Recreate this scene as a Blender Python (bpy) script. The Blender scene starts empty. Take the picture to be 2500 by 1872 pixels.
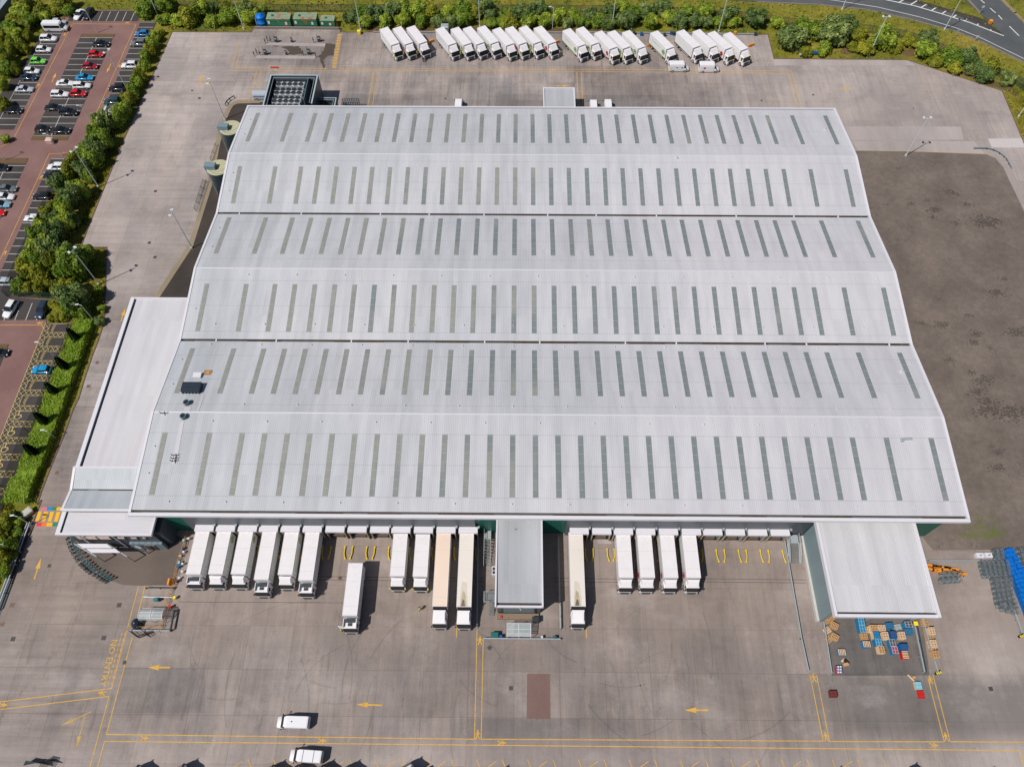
import bpy, bmesh, math, random
import numpy as np
from mathutils import Vector, Matrix, Euler
random.seed(7)
rad = math.radians
sc = bpy.context.scene
COL = sc.collection
# ------------------------------------------------------------------ survey: photo point -> place on the ground
F0, PIT, YAW, ROL, HC = 1820.731, rad(59.73687), rad(-0.616635), rad(-0.145199), 134.0
def axes():
    cy, sy = math.cos(YAW), math.sin(YAW)
    right = np.array([cy, -sy, 0]); fh = np.array([sy, cy, 0]); up = np.array([0, 0, 1.])
    c, s = math.cos(PIT), math.sin(PIT)
    fwd = c*fh - s*up; u = s*fh + c*up
    cr, sr = math.cos(ROL), math.sin(ROL)
    return cr*right + sr*u, -sr*right + cr*u, fwd
AR, AU, AF = axes()
RG = dict(A=(0,0,5.52),B=(400,0,3.6867),C=(900,0,3.6867),D=(1400,0,3.6867),E=(1850,0,3.4031),F=(0,250,5.52),G=(0,500,5.52),H=(0,750,5.52),I=(0,1000,5.52),J=(100,1200,4.14),K=(0,1500,4.424),L=(440,1240,5.52),M=(780,1240,5.175),N=(1130,1240,4.6),O=(1350,1240,5.175),P=(1700,1240,5.175),Q=(2050,1240,4.6),R=(1950,1450,3.9236),S=(1100,1500,4.45),T=(600,1680,4.424),U=(450,150,5.52),V=(2000,200,4.14),W=(2100,600,2.365),X=(380,430,5.52),Y=(350,820,5.017),AA=(1050,950,4.7325),AB=(400,480,3.6867),AC=(1800,700,3.6867),AD=(0,1200,4.732),AE=(160,1260,5.52),Z=(0,0,.8848),BA=(2250,1250,4.732),BB=(2000,1480,6.703),BC=(560,0,7.373),BD=(0,1240,10.35),BE=(2250,0,8.848),BF=(0,1150,8.28),BG=(0,800,11.04),SRC=(0,0,1.0))
def w(k, x, y, z=0.0):
    a = RG[k]; px, py = a[0]+x/a[2], a[1]+y/a[2]
    d = (px-1250)/F0*AR - (py-936)/F0*AU + AF
    t = (HC-z)/-d[2]
    return Vector((float(t*d[0]), float(t*d[1]), z))
PROF = [(44.5,12.0),(63.7,13.75),(81,11.3),(97.6,13.2),(115,10.66),(131.7,12.55),(150.9,9.92)]
def roofz(y):
    for (a, za), (b, zb) in zip(PROF, PROF[1:]):
        if y <= b: return za+(zb-za)*(y-a)/(b-a)
    return PROF[-1][1]
def onroof(k, x, y):
    z = 12
    for i in range(25): p = w(k, x, y, z); z = roofz(p.y)
    return w(k, x, y, z)
# ------------------------------------------------------------------ materials
class NT:
    def __init__(s, name):
        s.m = bpy.data.materials.new(name); s.m.use_nodes = True
        s.t = s.m.node_tree; s.n = s.t.nodes; s.l = s.t.links
        s.b = s.n['Principled BSDF']
        s.b.inputs['Specular IOR Level'].default_value = .3
        s.geo = s.n.new('ShaderNodeNewGeometry')
    def new(s, t, **kw):
        n = s.n.new(t)
        for k, v in kw.items():
            if hasattr(n, k): setattr(n, k, v)
            else: n.inputs[k.replace('_', ' ')].default_value = v
        return n
    def link(s, a, b): s.l.new(a, b)
    def pos(s, scale=(1,1,1)):
        m = s.n.new('ShaderNodeMapping'); m.vector_type = 'POINT'; m.inputs['Scale'].default_value = scale
        s.link(s.geo.outputs['Position'], m.inputs['Vector']); return m.outputs[0]
    def noise(s, scale=1, sc3=(1,1,1), detail=4, rough=.6):
        n = s.new('ShaderNodeTexNoise'); n.inputs['Scale'].default_value = scale
        n.inputs['Detail'].default_value = detail; n.inputs['Roughness'].default_value = rough
        s.link(s.pos(sc3), n.inputs['Vector']); return n.outputs['Fac']
    def ramp(s, fac, stops):
        r = s.new('ShaderNodeValToRGB'); e = r.color_ramp.elements
        while len(e) < len(stops): e.new(.5)
        for q, (p, c) in zip(e, stops):
            q.position = p; q.color = (c, c, c, 1) if isinstance(c, (int, float)) else (*c, 1)
        s.link(fac, r.inputs[0]); return r.outputs[0]
    def mix(s, a, b, fac=.5, mode='MIX'):
        m = s.new('ShaderNodeMix', data_type='RGBA', blend_type=mode)
        for v, i in ((fac, 0), (a, 6), (b, 7)):
            if hasattr(v, 'links') or hasattr(v, 'is_linked'): s.link(v, m.inputs[i])
            elif i == 0: m.inputs[0].default_value = v
            else: m.inputs[i].default_value = (*v, 1) if not isinstance(v, (int, float)) else (v, v, v, 1)
        return m.outputs[2]
    def math(s, op, a, b=0.0):
        m = s.new('ShaderNodeMath', operation=op)
        for v, i in ((a, 0), (b, 1)):
            if isinstance(v, (int, float)): m.inputs[i].default_value = v
            else: s.link(v, m.inputs[i])
        return m.outputs[0]
    def xyz(s):
        x = s.new('ShaderNodeSeparateXYZ'); s.link(s.geo.outputs['Position'], x.inputs[0]); return x.outputs
    def color(s, c):
        if hasattr(c, 'is_linked'): s.link(c, s.b.inputs['Base Color'])
        else: s.b.inputs['Base Color'].default_value = (*c, 1)
    def rough(s, r): s.b.inputs['Roughness'].default_value = r
    def bump(s, h, strength=.3, dist=.05):
        b = s.new('ShaderNodeBump'); b.inputs['Strength'].default_value = strength; b.inputs['Distance'].default_value = dist
        s.link(h, b.inputs['Height']); s.link(b.outputs[0], s.b.inputs['Normal'])
MATS = {}
def plain(name, c, rough=.5, var=.12, scale=1.2, metal=0, spec=.3):
    if name in MATS: return MATS[name]
    t = NT(name)
    f = t.noise(scale, detail=3)
    t.color(t.mix(tuple(v*(1-var) for v in c), tuple(min(1, v*(1+var)) for v in c), f))
    t.rough(rough); t.b.inputs['Metallic'].default_value = metal; t.b.inputs['Specular IOR Level'].default_value = spec
    MATS[name] = t.m; return t.m
def paint(name, c, coat=.5):
    if name in MATS: return MATS[name]
    t = NT(name); t.color(c); t.rough(.3); t.b.inputs['Coat Weight'].default_value = coat; t.b.inputs['Coat Roughness'].default_value = .08
    MATS[name] = t.m; return t.m
def mat_concrete(name='yard_concrete', k=1.0, tint=(1,1,1)):
    t = NT(name)
    br = t.new('ShaderNodeTexBrick'); br.offset = 0; br.squash = 1
    br.inputs['Scale'].default_value = 1; br.inputs['Brick Width'].default_value = 7.7; br.inputs['Row Height'].default_value = 7.2
    br.inputs['Mortar Size'].default_value = .045; br.inputs['Mortar Smooth'].default_value = .3
    br.inputs['Color1'].default_value = (.40,.40,.40,1); br.inputs['Color2'].default_value = (.60,.60,.60,1); br.inputs['Mortar'].default_value = (.17,.16,.15,1)
    t.link(t.pos(), br.inputs['Vector'])
    S = lambda c: tuple(v*k*q for v, q in zip(c, tint))
    x, ym, _ = t.xyz()[0], t.xyz()[1], 0
    def mr(v, a0, a1):
        m = t.new('ShaderNodeMapRange'); m.inputs[1].default_value = a0; m.inputs[2].default_value = a1; t.link(v, m.inputs[0]); return m.outputs[0]
    big = t.noise(.022, detail=4, rough=.6)
    mid = t.noise(.13, (1,.4,1), detail=6, rough=.65)
    streak = t.noise(1.0, (1,.045,1), detail=5, rough=.65)
    cross = t.noise(1.0, (.05,1,1), detail=5, rough=.65)
    fine = t.noise(4, detail=4, rough=.7)
    west = mr(x, -60, -72)       # the side road runs north-south: its brushed finish lies across
    c = t.ramp(big, [(.36, S((.225,.188,.175))), (.64, S((.325,.28,.262)))])
    c = t.mix(c, t.ramp(mid, [(.36, (.36,.37,.38)), (.64, (.63,.60,.57))]), .8, 'OVERLAY')
    c = t.mix(c, t.ramp(streak, [(.36, .34), (.64, .64)]), t.math('MULTIPLY', t.math('SUBTRACT', 1.0, west), .38), 'OVERLAY')
    c = t.mix(c, t.ramp(cross, [(.36, .34), (.64, .64)]), t.math('ADD', t.math('MULTIPLY', west, .38), .1), 'OVERLAY')
    c = t.mix(c, br.outputs['Color'], .55, 'OVERLAY')
    c = t.mix(c, t.ramp(fine, [(.35, .40), (.65, .60)]), .4, 'OVERLAY')
    spot = t.noise(.3, (1,.5,1), detail=6, rough=.75); spot2 = t.noise(.8, (1,.12,1), detail=5, rough=.7)
    c = t.mix(c, S((.095,.085,.08)), t.math('MULTIPLY', t.ramp(spot, [(.57, 0.0), (.70, 1.0)]), .45))
    c = t.mix(c, S((.12,.10,.09)), t.math('MULTIPLY', t.ramp(spot2, [(.57, 0.0), (.66, 1.0)]), .4))
    pale = mr(t.math('ADD', x, t.math('MULTIPLY', big, 30)), 60, 95); pn = mr(ym, 118, 140)
    pw = mr(t.math('ADD', x, t.math('MULTIPLY', mid, 10)), -68, -80); pwy = mr(ym, 88, 105)
    pe = mr(x, 72, 78); pey = mr(ym, 46, 40)
    pf = t.math('MULTIPLY', t.math('MAXIMUM', t.math('MULTIPLY', t.math('MULTIPLY', pe, pey), 1.5), t.math('MAXIMUM', t.math('MULTIPLY', pale, pn), t.math('MULTIPLY', pw, pwy))), .55)
    c = t.mix(c, t.mix(c, S((.60,.52,.49)), .45), pf)
    m1 = t.math('MULTIPLY', t.math('MULTIPLY', mr(t.math('ADD', ym, t.math('MULTIPLY', t.math('SUBTRACT', mid, .5), 9)), 23.0, 20.0), mr(ym, 10.5, 13.5)), mr(t.math('ADD', x, t.math('MULTIPLY', mid, 5)), 50, 60))
    c = t.mix(c, t.mix(c, S((.11,.108,.105)), .62), m1)
    # browner, oilier concrete in front of the loading bays
    dock = t.math('MULTIPLY', mr(ym, 20, 32), mr(ym, 60, 50))
    c = t.mix(c, t.mix(c, S((.27,.205,.165)), .4), dock)
    low = mr(ym, 52, 40)
    c = t.mix(c, t.mix(c, S((.15,.118,.10)), .22), low)
    near = t.math('MULTIPLY', mr(t.math('ADD', ym, t.math('MULTIPLY', big, 10)), 17.5, 13), .5)
    c = t.mix(c, t.mix(c, S((.50,.43,.41)), .4), near)
    patch = t.noise(.07, (1,1.3,1), detail=7, rough=.7)
    c = t.mix(c, t.mix(c, S((.62,.55,.52)), .5), t.math('MULTIPLY', t.ramp(patch, [(.52, 0.0), (.68, 1.0)]), .42))
    c = t.mix(c, t.mix(c, S((.07,.06,.055)), .5), t.math('MULTIPLY', t.ramp(patch, [(.34, 1.0), (.46, 0.0)]), .55))
    t.color(c); t.rough(.85); t.bump(fine, .2, .02)
    return t.m
def mat_roof(name, c1, c2, axis=0, rib=.333, lines=True, rc=.32):
    t = NT(name); x = t.xyz()
    v = x[axis]; u = x[1-axis]
    fr = t.math('FRACT', t.math('DIVIDE', v, rib))
    ribm = t.math('LESS_THAN', fr, .28)
    cells = t.new('ShaderNodeTexWhiteNoise', noise_dimensions='2D')
    cmb = t.new('ShaderNodeCombineXYZ')
    t.link(t.math('FLOOR', t.math('DIVIDE', v, 1.0)), cmb.inputs[0]); t.link(t.math('FLOOR', t.math('DIVIDE', u, 17.3)), cmb.inputs[1])
    t.link(cmb.outputs[0], cells.inputs[0])
    big = t.noise(.03, (1,1,1), detail=3)
    wide = t.noise(.11, (1,.02,1), detail=1) if axis == 0 else t.noise(.11, (.02,1,1), detail=1)
    c = t.mix(c1, c2, t.ramp(big, [(.38, 0.0), (.62, 1.0)]))
    c = t.mix(c, t.ramp(wide, [(.42, .46), (.58, .54)]), .45, 'OVERLAY')
    c = t.mix(c, t.ramp(cells.outputs[0], [(0, .45), (1, .55)]), .5, 'OVERLAY')
    if lines:
        mrx = t.new('ShaderNodeMapRange'); mrx.inputs[1].default_value = -40; mrx.inputs[2].default_value = 60; t.link(t.math('ADD', x[0], t.math('MULTIPLY', wide, 30)), mrx.inputs[0]); c = t.mix(c, t.mix(c, (.60,.565,.585), .45), mrx.outputs[0])
    dirt = t.noise(.5, (1,.12,1) if axis == 0 else (.12,1,1), detail=5)
    c = t.mix(c, t.ramp(dirt, [(.35, .40), (.65, .56)]), .4, 'OVERLAY')
    c = t.mix(c, t.mix(c, (.0,.0,.0), .3), t.math('MULTIPLY', ribm, rc))
    if lines:
        ln = t.math('LESS_THAN', t.math('ABSOLUTE', t.math('SUBTRACT', t.math('FRACT', t.math('DIVIDE', t.math('SUBTRACT', u, 50.9), 5.83)), .5)), .012)
        c = t.mix(c, t.mix(c, (.0,.0,.0), .25), t.math('MULTIPLY', ln, .6))
    t.color(c); t.rough(.5); t.bump(ribm, .35, .04); return t.m
def mat_skylight():
    t = NT('skylight_sheet'); x = t.xyz()
    cells = t.new('ShaderNodeTexWhiteNoise', noise_dimensions='2D'); cmb = t.new('ShaderNodeCombineXYZ')
    fy = t.math('DIVIDE', x[1], 1.65)
    t.link(t.math('FLOOR', t.math('DIVIDE', t.math('ADD', x[0], .4), 2.03)), cmb.inputs[0]); t.link(t.math('FLOOR', fy), cmb.inputs[1])
    t.link(cmb.outputs[0], cells.inputs[0])
    low = t.noise(.06, detail=2)
    mx_ = t.new('ShaderNodeMapRange'); mx_.inputs[1].default_value = -50; mx_.inputs[2].default_value = 30; t.link(x[0], mx_.inputs[0])
    c = t.mix((.27,.268,.245), (.185,.21,.212), t.ramp(t.math('ADD', t.math('MULTIPLY', t.math('SUBTRACT', low, .5), 2.5), mx_.outputs[0]), [(.3, 0.0), (.7, 1.0)]))
    c = t.mix(c, t.ramp(cells.outputs[0], [(0, .44), (1, .56)]), .4, 'OVERLAY')
    c = t.mix(c, t.ramp(t.noise(1.2, (1,.4,1), detail=4), [(.3, .44), (.7, .56)]), .4, 'OVERLAY')
    ln = t.math('LESS_THAN', t.math('FRACT', fy), .05)
    c = t.mix(c, (.40,.44,.42), t.math('MULTIPLY', ln, .45))
    t.color(c); t.rough(.35); return t.m
def mat_ground():
    t = NT('rough_grass'); a = t.noise(.05, detail=5); b = t.noise(.5, detail=6, rough=.7); d = t.noise(3.5, (1,1,1), detail=4, rough=.8)
    c = t.ramp(a, [(.35, (.10,.12,.014)), (.5, (.20,.19,.02)), (.65, (.29,.225,.04))])
    c = t.mix(c, t.ramp(b, [(.3, .3), (.7, .66)]), .9, 'OVERLAY')
    c = t.mix(c, t.ramp(d, [(.3, .25), (.7, .72)]), .7, 'OVERLAY')
    t.color(c); t.rough(.95); t.bump(d, .8, .3); return t.m
def mat_tarmac(name, c, c2, sc3=(1,1,1), spots=False):
    t = NT(name); a = t.noise(.12, sc3, detail=6); b = t.noise(6, detail=3)
    k = t.mix(c, c2, t.ramp(a, [(.35, 0.0), (.65, 1.0)]))
    k = t.mix(k, t.ramp(b, [(.3, .38), (.7, .6)]), .6, 'OVERLAY')
    if spots:
        k = t.mix(k, t.ramp(t.noise(.8, detail=8, rough=.85), [(.35, .34), (.65, .66)]), .6, 'OVERLAY')
    if spots:
        s1 = t.noise(.3, detail=7, rough=.75); s2 = t.noise(1.4, detail=6, rough=.8); s3 = t.noise(.4, (1.3,1,1), detail=6, rough=.8)
        k = t.mix(k, (.03,.024,.022), t.math('MULTIPLY', t.ramp(s1, [(.60, 0.0), (.68, 1.0)]), .5))
        k = t.mix(k, (.06,.045,.035), t.math('MULTIPLY', t.ramp(s2, [(.60, 0.0), (.68, 1.0)]), .5))
        k = t.mix(k, (.12,.1,.05), t.math('MULTIPLY', t.ramp(s3, [(.57, 0.0), (.72, 1.0)]), .45))
    t.color(k); t.rough(.9); t.bump(b, .4, .03); return t.m
def mat_leaf(name, dark, mid, light, sc=.55):
    t = NT(name)
    oi = t.new('ShaderNodeObjectInfo')
    n = t.noise(sc, detail=4, rough=.65); f = t.noise(3.2, detail=2)
    c = t.ramp(n, [(.32, dark), (.5, mid), (.68, light)])
    c = t.mix(c, t.ramp(f, [(.3, .36), (.7, .64)]), .7, 'OVERLAY')
    hs = t.new('ShaderNodeHueSaturation'); t.link(c, hs.inputs['Color'])
    mr = t.new('ShaderNodeMapRange'); mr.inputs[3].default_value = .485; mr.inputs[4].default_value = .515; t.link(oi.outputs['Random'], mr.inputs[0]); t.link(mr.outputs[0], hs.inputs['Hue'])
    mv = t.new('ShaderNodeMapRange'); mv.inputs[3].default_value = 1.25; mv.inputs[4].default_value = .75; t.link(oi.outputs['Random'], mv.inputs[0]); t.link(mv.outputs[0], hs.inputs['Value'])
    t.color(hs.outputs[0]); t.rough(.6)
    t.b.inputs['Specular IOR Level'].default_value = .25
    tr = t.new('ShaderNodeBsdfTranslucent'); t.link(hs.outputs[0], tr.inputs[0])
    ms = t.new('ShaderNodeMixShader'); ms.inputs[0].default_value = .3
    t.link(t.b.outputs[0], ms.inputs[1]); t.link(tr.outputs[0], ms.inputs[2]); t.link(ms.outputs[0], t.n['Material Output'].inputs[0])
    return t.m
def mat_cladding(name, c, rib=.25, axis=0, vert=True, var=.1, rc=.6):
    t = NT(name); x = t.xyz(); v = x[axis]
    fr = t.math('FRACT', t.math('DIVIDE', v, rib)); rb = t.math('LESS_THAN', fr, .4)
    k = t.mix(tuple(q*(1-var) for q in c), tuple(q*(1+var) for q in c), t.noise(.3, detail=3))
    k = t.mix(k, t.mix(k, (0,0,0), .35), t.math('MULTIPLY', rb, rc))
    t.color(k); t.rough(.4); t.bump(rb, .4, .03); return t.m
def mat_mesh(name, c, alpha):
    t = NT(name); t.color(c); tr = t.new('ShaderNodeBsdfTransparent'); ms = t.new('ShaderNodeMixShader'); ms.inputs[0].default_value = alpha
    t.link(tr.outputs[0], ms.inputs[1]); t.link(t.b.outputs[0], ms.inputs[2]); t.link(ms.outputs[0], t.n['Material Output'].inputs[0]); return t.m
def mat_glass():
    t = NT('dark_glass'); t.color((.012,.015,.018)); t.rough(.08); t.b.inputs['Specular IOR Level'].default_value = .6; return t.m
def mat_lumber(name, c):
    t = NT(name); tc = t.new('ShaderNodeTexCoord'); s = t.new('ShaderNodeSeparateXYZ'); t.link(tc.outputs['Object'], s.inputs[0])
    k = t.mix(tuple(q*.8 for q in c), tuple(min(1,q*1.2) for q in c), t.noise(2.2, detail=4))
    t.color(k); t.rough(.8); return t.m
M = dict(
 concrete=mat_concrete(), concrete_d=mat_concrete('yard_concrete_dark', .86, (.96,1,1.02)), concrete_w=mat_concrete('yard_concrete_worn', .60, (.92,1,1.04)), concrete_o=mat_concrete('yard_concrete_oily', .52, (1,.97,.95)), grass=mat_ground(), glass=mat_glass(), skylight=mat_skylight(),
 roof=mat_roof('main_roof_sheet', (.435,.45,.475), (.50,.50,.52)), roof2=mat_roof('flat_roof_membrane', (.53,.515,.535), (.57,.55,.57), 0, 3.1, False, .04),
 roofx=mat_roof('entrance_roof_sheet', (.54,.53,.56), (.60,.58,.61), 1, .3, False, .3),
 roof3=mat_roof('wing_roof_sheet', (.37,.405,.435), (.44,.46,.485), 0, .333, False),
 roof4=mat_roof('cabin_roof_sheet', (.37,.38,.405), (.42,.425,.45), 0, .30, False),
 roof5=mat_roof('canopy_roof_sheet', (.54,.53,.545), (.58,.57,.585), 0, .3, False),
 trim=plain('white_trim', (.64,.62,.66), .45, .04), green=mat_cladding('green_cladding', (.013,.12,.085), .25, 0),
 grey=mat_cladding('grey_cladding', (.10,.115,.13), .2, 0), blue_grey=mat_cladding('blue_grey_cladding', (.19,.255,.28), 4.4, 1, var=.06, rc=.1), blue_grey_y=mat_cladding('blue_grey_cladding_front', (.17,.22,.25), 1.1, 0, var=.05),
 dark_clad=mat_cladding('charcoal_cladding', (.055,.065,.085), .4, 0), gutter=plain('gutter_rust', (.07,.05,.035), .8, .7, 1.5), gutterg=plain('gutter_steel', (.16,.17,.17), .6, .35, .7),
 gravel=mat_tarmac('gravel', (.128,.102,.086), (.18,.145,.123), spots=True), strip=mat_tarmac('dark_gravel', (.042,.033,.028), (.062,.05,.042)),
 red=mat_tarmac('red_tarmac', (.185,.1,.09), (.235,.135,.12)), bay=mat_tarmac('dark_tarmac', (.044,.038,.037), (.066,.057,.055)), asphalt=mat_tarmac('asphalt', (.075,.082,.088), (.105,.108,.11)),
 path=mat_tarmac('path_concrete', (.24,.19,.13), (.30,.24,.17)), court=mat_tarmac('court_tarmac', (.115,.09,.078), (.15,.118,.10)), kerb=plain('kerb_stone', (.22,.19,.17), .8, .2), brick=plain('brick_edge', (.16,.09,.075), .8, .3),
 soil=mat_tarmac('bare_soil', (.16,.085,.045), (.10,.08,.03)), yellow=plain('yellow_line', (.60,.34,.05), .7, .4, 1.1), white=plain('white_line', (.62,.62,.6), .7, .2, .8), yl3=plain('worn_yellow_line', (.46,.30,.09), .7, .4, 1.5), yl2=plain('pale_yellow_line', (.50,.38,.14), .7, .25, .8),
 wpaint=plain('white_vehicle_paint', (.72,.685,.695), .45, .07, .7), black=plain('black_rubber', (.015,.015,.017), .7), chassis=plain('chassis_grey', (.04,.042,.048), .6), steel=plain('galvanised_steel', (.36,.4,.42), .5, .15, metal=.2), dsteel=plain('dark_steel', (.035,.05,.06), .5),
 yel=plain('yellow_steel', (.72,.50,.02), .5), orange=plain('orange_plastic', (.75,.28,.03), .6), wood=mat_lumber('pallet_wood', (.50,.29,.13)), lwood=mat_lumber('pale_pallet_wood', (.66,.46,.29)), bluep=plain('blue_plastic', (.02,.17,.35), .5, .25, 3), dblue=plain('deep_blue_plastic', (.01,.10,.30), .5), redp=plain('red_plastic', (.50,.02,.02), .5), maroon=plain('maroon_plastic', (.15,.03,.025), .6), skyb=plain('sky_blue_plastic', (.22,.46,.55), .5), yelp=plain('yellow_plastic', (.85,.65,.03), .5),
 hiviz=plain('hi_vis', (.62,.68,.05), .8), skin=plain('skin', (.45,.27,.19), .6), cloth=plain('dark_cloth', (.025,.03,.05), .9), wcloth=plain('pale_cloth', (.5,.6,.52), .9), hair=plain('dark_hair', (.02,.015,.01), .8),
 bark=plain('bark', (.09,.065,.045), .9, .3), silo=plain('silo_steel', (.17,.24,.28), .4, .1), silotop=plain('silo_lichen_top', (.44,.42,.27), .8, .18, .8),
 tankg=None, mesh=mat_mesh('fence_mesh', (.03,.07,.055), .42), meshw=mat_mesh('clear_roof_sheet', (.42,.5,.5), .55), mesh2=mat_mesh('cage_wire', (.15,.17,.18), .3), cage=plain('cage_steel', (.17,.20,.21), .4, .5, 1.5, metal=.4),
 lmp=plain('lamp_head', (.55,.6,.62), .4), manhole=plain('manhole_iron', (.075,.062,.057), .6), rpatch=mat_tarmac('red_patch', (.16,.092,.078), (.215,.135,.118), (1,.3,1)), dpatch=mat_tarmac('grey_patch', (.15,.138,.128), (.20,.182,.17), (1,.3,1)), ppatch=mat_tarmac('pale_patch', (.30,.26,.245), (.42,.365,.35), (1,.15,1)), wet=plain('wet_stain', (.085,.066,.052), .5, .2),
 moss=mat_tarmac('moss_patch', (.10,.13,.03), (.15,.13,.07)),
 leaf1=mat_leaf('leaves_mid', (.07,.125,.012), (.21,.30,.026), (.46,.52,.07)), leaf2=mat_leaf('leaves_olive', (.10,.12,.01), (.24,.26,.018), (.42,.40,.045)), leaf3=mat_leaf('leaves_grey', (.05,.095,.022), (.14,.205,.05), (.36,.42,.15)), conif=mat_leaf('conifer_needles', (.012,.032,.012), (.028,.065,.02), (.06,.11,.03)), hedgel=mat_leaf('hedge_leaves', (.13,.21,.014), (.23,.34,.022), (.36,.46,.055), .9), tuft=mat_leaf('grass_blades', (.13,.14,.012), (.27,.26,.022), (.44,.37,.06), .2),
)
def _tank():
    t = NT('rusty_green_tank'); n = t.noise(.7, detail=5); z = t.xyz()[2]
    g = t.mix((.02,.12,.06), (.05,.2,.11), t.noise(.3, detail=3)); c = t.mix(g, (.32,.12,.04), t.ramp(n, [(.58, 0.0), (.66, 1.0)])); t.color(c); t.rough(.5); return t.m
M['tankg'] = _tank()
def _tanktop():
    t = NT('weathered_tank_top'); n = t.noise(.6, detail=5); c = t.mix((.16,.26,.17), (.28,.34,.2), t.noise(1.1, detail=3)); c = t.mix(c, (.36,.11,.04), t.ramp(n, [(.53, 0.0), (.6, 1.0)])); t.color(c); t.rough(.7); return t.m
M['tanktop'] = _tanktop()
# ------------------------------------------------------------------ mesh builder
class MB:
    def __init__(s): s.v = []; s.f = []; s.m = []; s.mats = []; s.sm = []
    def mi(s, m):
        if m not in s.mats: s.mats.append(m)
        return s.mats.index(m)
    def add(s, vs, fs, m, smooth=False):
        o = len(s.v); s.v += [tuple(v) for v in vs]; i = s.mi(m)
        for f in fs: s.f.append(tuple(o+k for k in f)); s.m.append(i); s.sm.append(smooth)
        return s
    def box(s, x0, x1, y0, y1, z0, z1, m, top=None):
        vs = [(x0,y0,z0),(x1,y0,z0),(x1,y1,z0),(x0,y1,z0),(x0,y0,z1),(x1,y0,z1),(x1,y1,z1),(x0,y1,z1)]
        s.add(vs, [(0,3,2,1),(0,1,5,4),(1,2,6,5),(2,3,7,6),(3,0,4,7)], m); s.add(vs, [(4,5,6,7)], top or m); return s
    def obox(s, cx, cy, lx, ly, z0, z1, a, m, top=None):
        c, si = math.cos(a), math.sin(a); P = []
        for z in (z0, z1):
            for x, y in ((-1,-1),(1,-1),(1,1),(-1,1)):
                X, Y = x*lx/2, y*ly/2; P.append((cx+X*c-Y*si, cy+X*si+Y*c, z))
        s.add(P, [(0,3,2,1),(0,1,5,4),(1,2,6,5),(2,3,7,6),(3,0,4,7)], m); s.add(P, [(4,5,6,7)], top or m); return s
    def poly(s, pts, m, z=None):
        s.add([(p[0], p[1], p[2] if z is None else z) for p in pts], [tuple(range(len(pts)))], m); return s
    def prism(s, pts, z0, z1, m, top=None):
        n = len(pts); vs = [(p[0],p[1],z0) for p in pts]+[(p[0],p[1],z1) for p in pts]
        s.add(vs, [(i,(i+1)%n,n+(i+1)%n,n+i) for i in range(n)], m); s.add(vs, [tuple(range(n,2*n))], top or m); return s
    def xprism(s, prof, x0, x1, m):     # profile in (y,z) swept along x
        n = len(prof); vs = [(x0,y,z) for y,z in prof]+[(x1,y,z) for y,z in prof]
        s.add(vs, [(i,(i+1)%n,n+(i+1)%n,n+i) for i in range(n)]+[tuple(range(n))[::-1], tuple(range(n,2*n))], m); return s
    def tube(s, p, q, r, m, n=8, r2=None, cap=True):
        p, q = Vector(p), Vector(q); d = (q-p)
        if d.length < 1e-6: return s
        d.normalize(); a = d.orthogonal().normalized(); b = d.cross(a); r2 = r if r2 is None else r2; vs = []
        for c, rr in ((p, r), (q, r2)):
            for i in range(n):
                t = 2*math.pi*i/n; vs.append(c+(a*math.cos(t)+b*math.sin(t))*rr)
        fs = [(i,(i+1)%n,n+(i+1)%n,n+i) for i in range(n)]
        s.add(vs, fs, m, n > 6)
        if cap: s.add(vs, [tuple(range(n))[::-1], tuple(range(n,2*n))], m)
        return s
    def lathe(s, prof, m, n=24, c=(0,0), tops=None):
        vs = []; k = len(prof)
        for r, z in prof:
            for i in range(n): t = 2*math.pi*i/n; vs.append((c[0]+r*math.cos(t), c[1]+r*math.sin(t), z))
        s.add(vs, [(j*n+i, j*n+(i+1)%n, (j+1)*n+(i+1)%n, (j+1)*n+i) for j in range(k-1) for i in range(n)], m, True)
        s.add(vs, [tuple(range((k-1)*n, k*n))], tops or m); return s
    def blob(s, c, rx, ry, rz, m, n=8, k=5):
        vs = []; 
        for j in range(k+1):
            ph = math.pi*j/k
            for i in range(n): t = 2*math.pi*i/n; vs.append((c[0]+rx*math.sin(ph)*math.cos(t), c[1]+ry*math.sin(ph)*math.sin(t), c[2]-rz*math.cos(ph)))
        s.add(vs, [(j*n+i, j*n+(i+1)%n, (j+1)*n+(i+1)%n, (j+1)*n+i) for j in range(k) for i in range(n)], m, True); return s
    def strip(s, p, q, wd, m, z=.012):
        p, q = Vector((p[0],p[1],0)), Vector((q[0],q[1],0)); d = (q-p).normalized(); o = Vector((-d.y, d.x, 0))*wd/2
        s.poly([p-o, q-o, q+o, p+o], m, z); return s
    def loft(s, secs, m, cap=True, smooth=False):
        n = len(secs[0]); vs = [p for sec in secs for p in sec]
        s.add(vs, [(j*n+i, j*n+(i+1)%n, (j+1)*n+(i+1)%n, (j+1)*n+i) for j in range(len(secs)-1) for i in range(n)], m, smooth)
        if cap: s.add(vs, [tuple(range(n))[::-1], tuple(range((len(secs)-1)*n, len(secs)*n))], m)
        return s
    def mesh(s, name, off=(0,0,0)):
        me = bpy.data.meshes.new(name)
        ox, oy, oz = off
        me.from_pydata([(x-ox, y-oy, z-oz) for x, y, z in s.v], [], s.f)
        for m in s.mats: me.materials.append(m)
        me.polygons.foreach_set('material_index', s.m); me.polygons.foreach_set('use_smooth', s.sm); me.update()
        return me
def obj(name, mesh, parent=None, loc=None, rz=0):
    o = bpy.data.objects.new(name, mesh); COL.objects.link(o)
    if parent: o.parent = parent
    if loc is not None: o.location = loc
    if rz: o.rotation_euler = (0, 0, rz)
    return o
def tag(o, label, cat, group=None, kind=None):
    if label: o['label'] = label
    if cat: o['category'] = cat
    if group: o['group'] = group
    if kind: o['kind'] = kind
    return o
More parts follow.
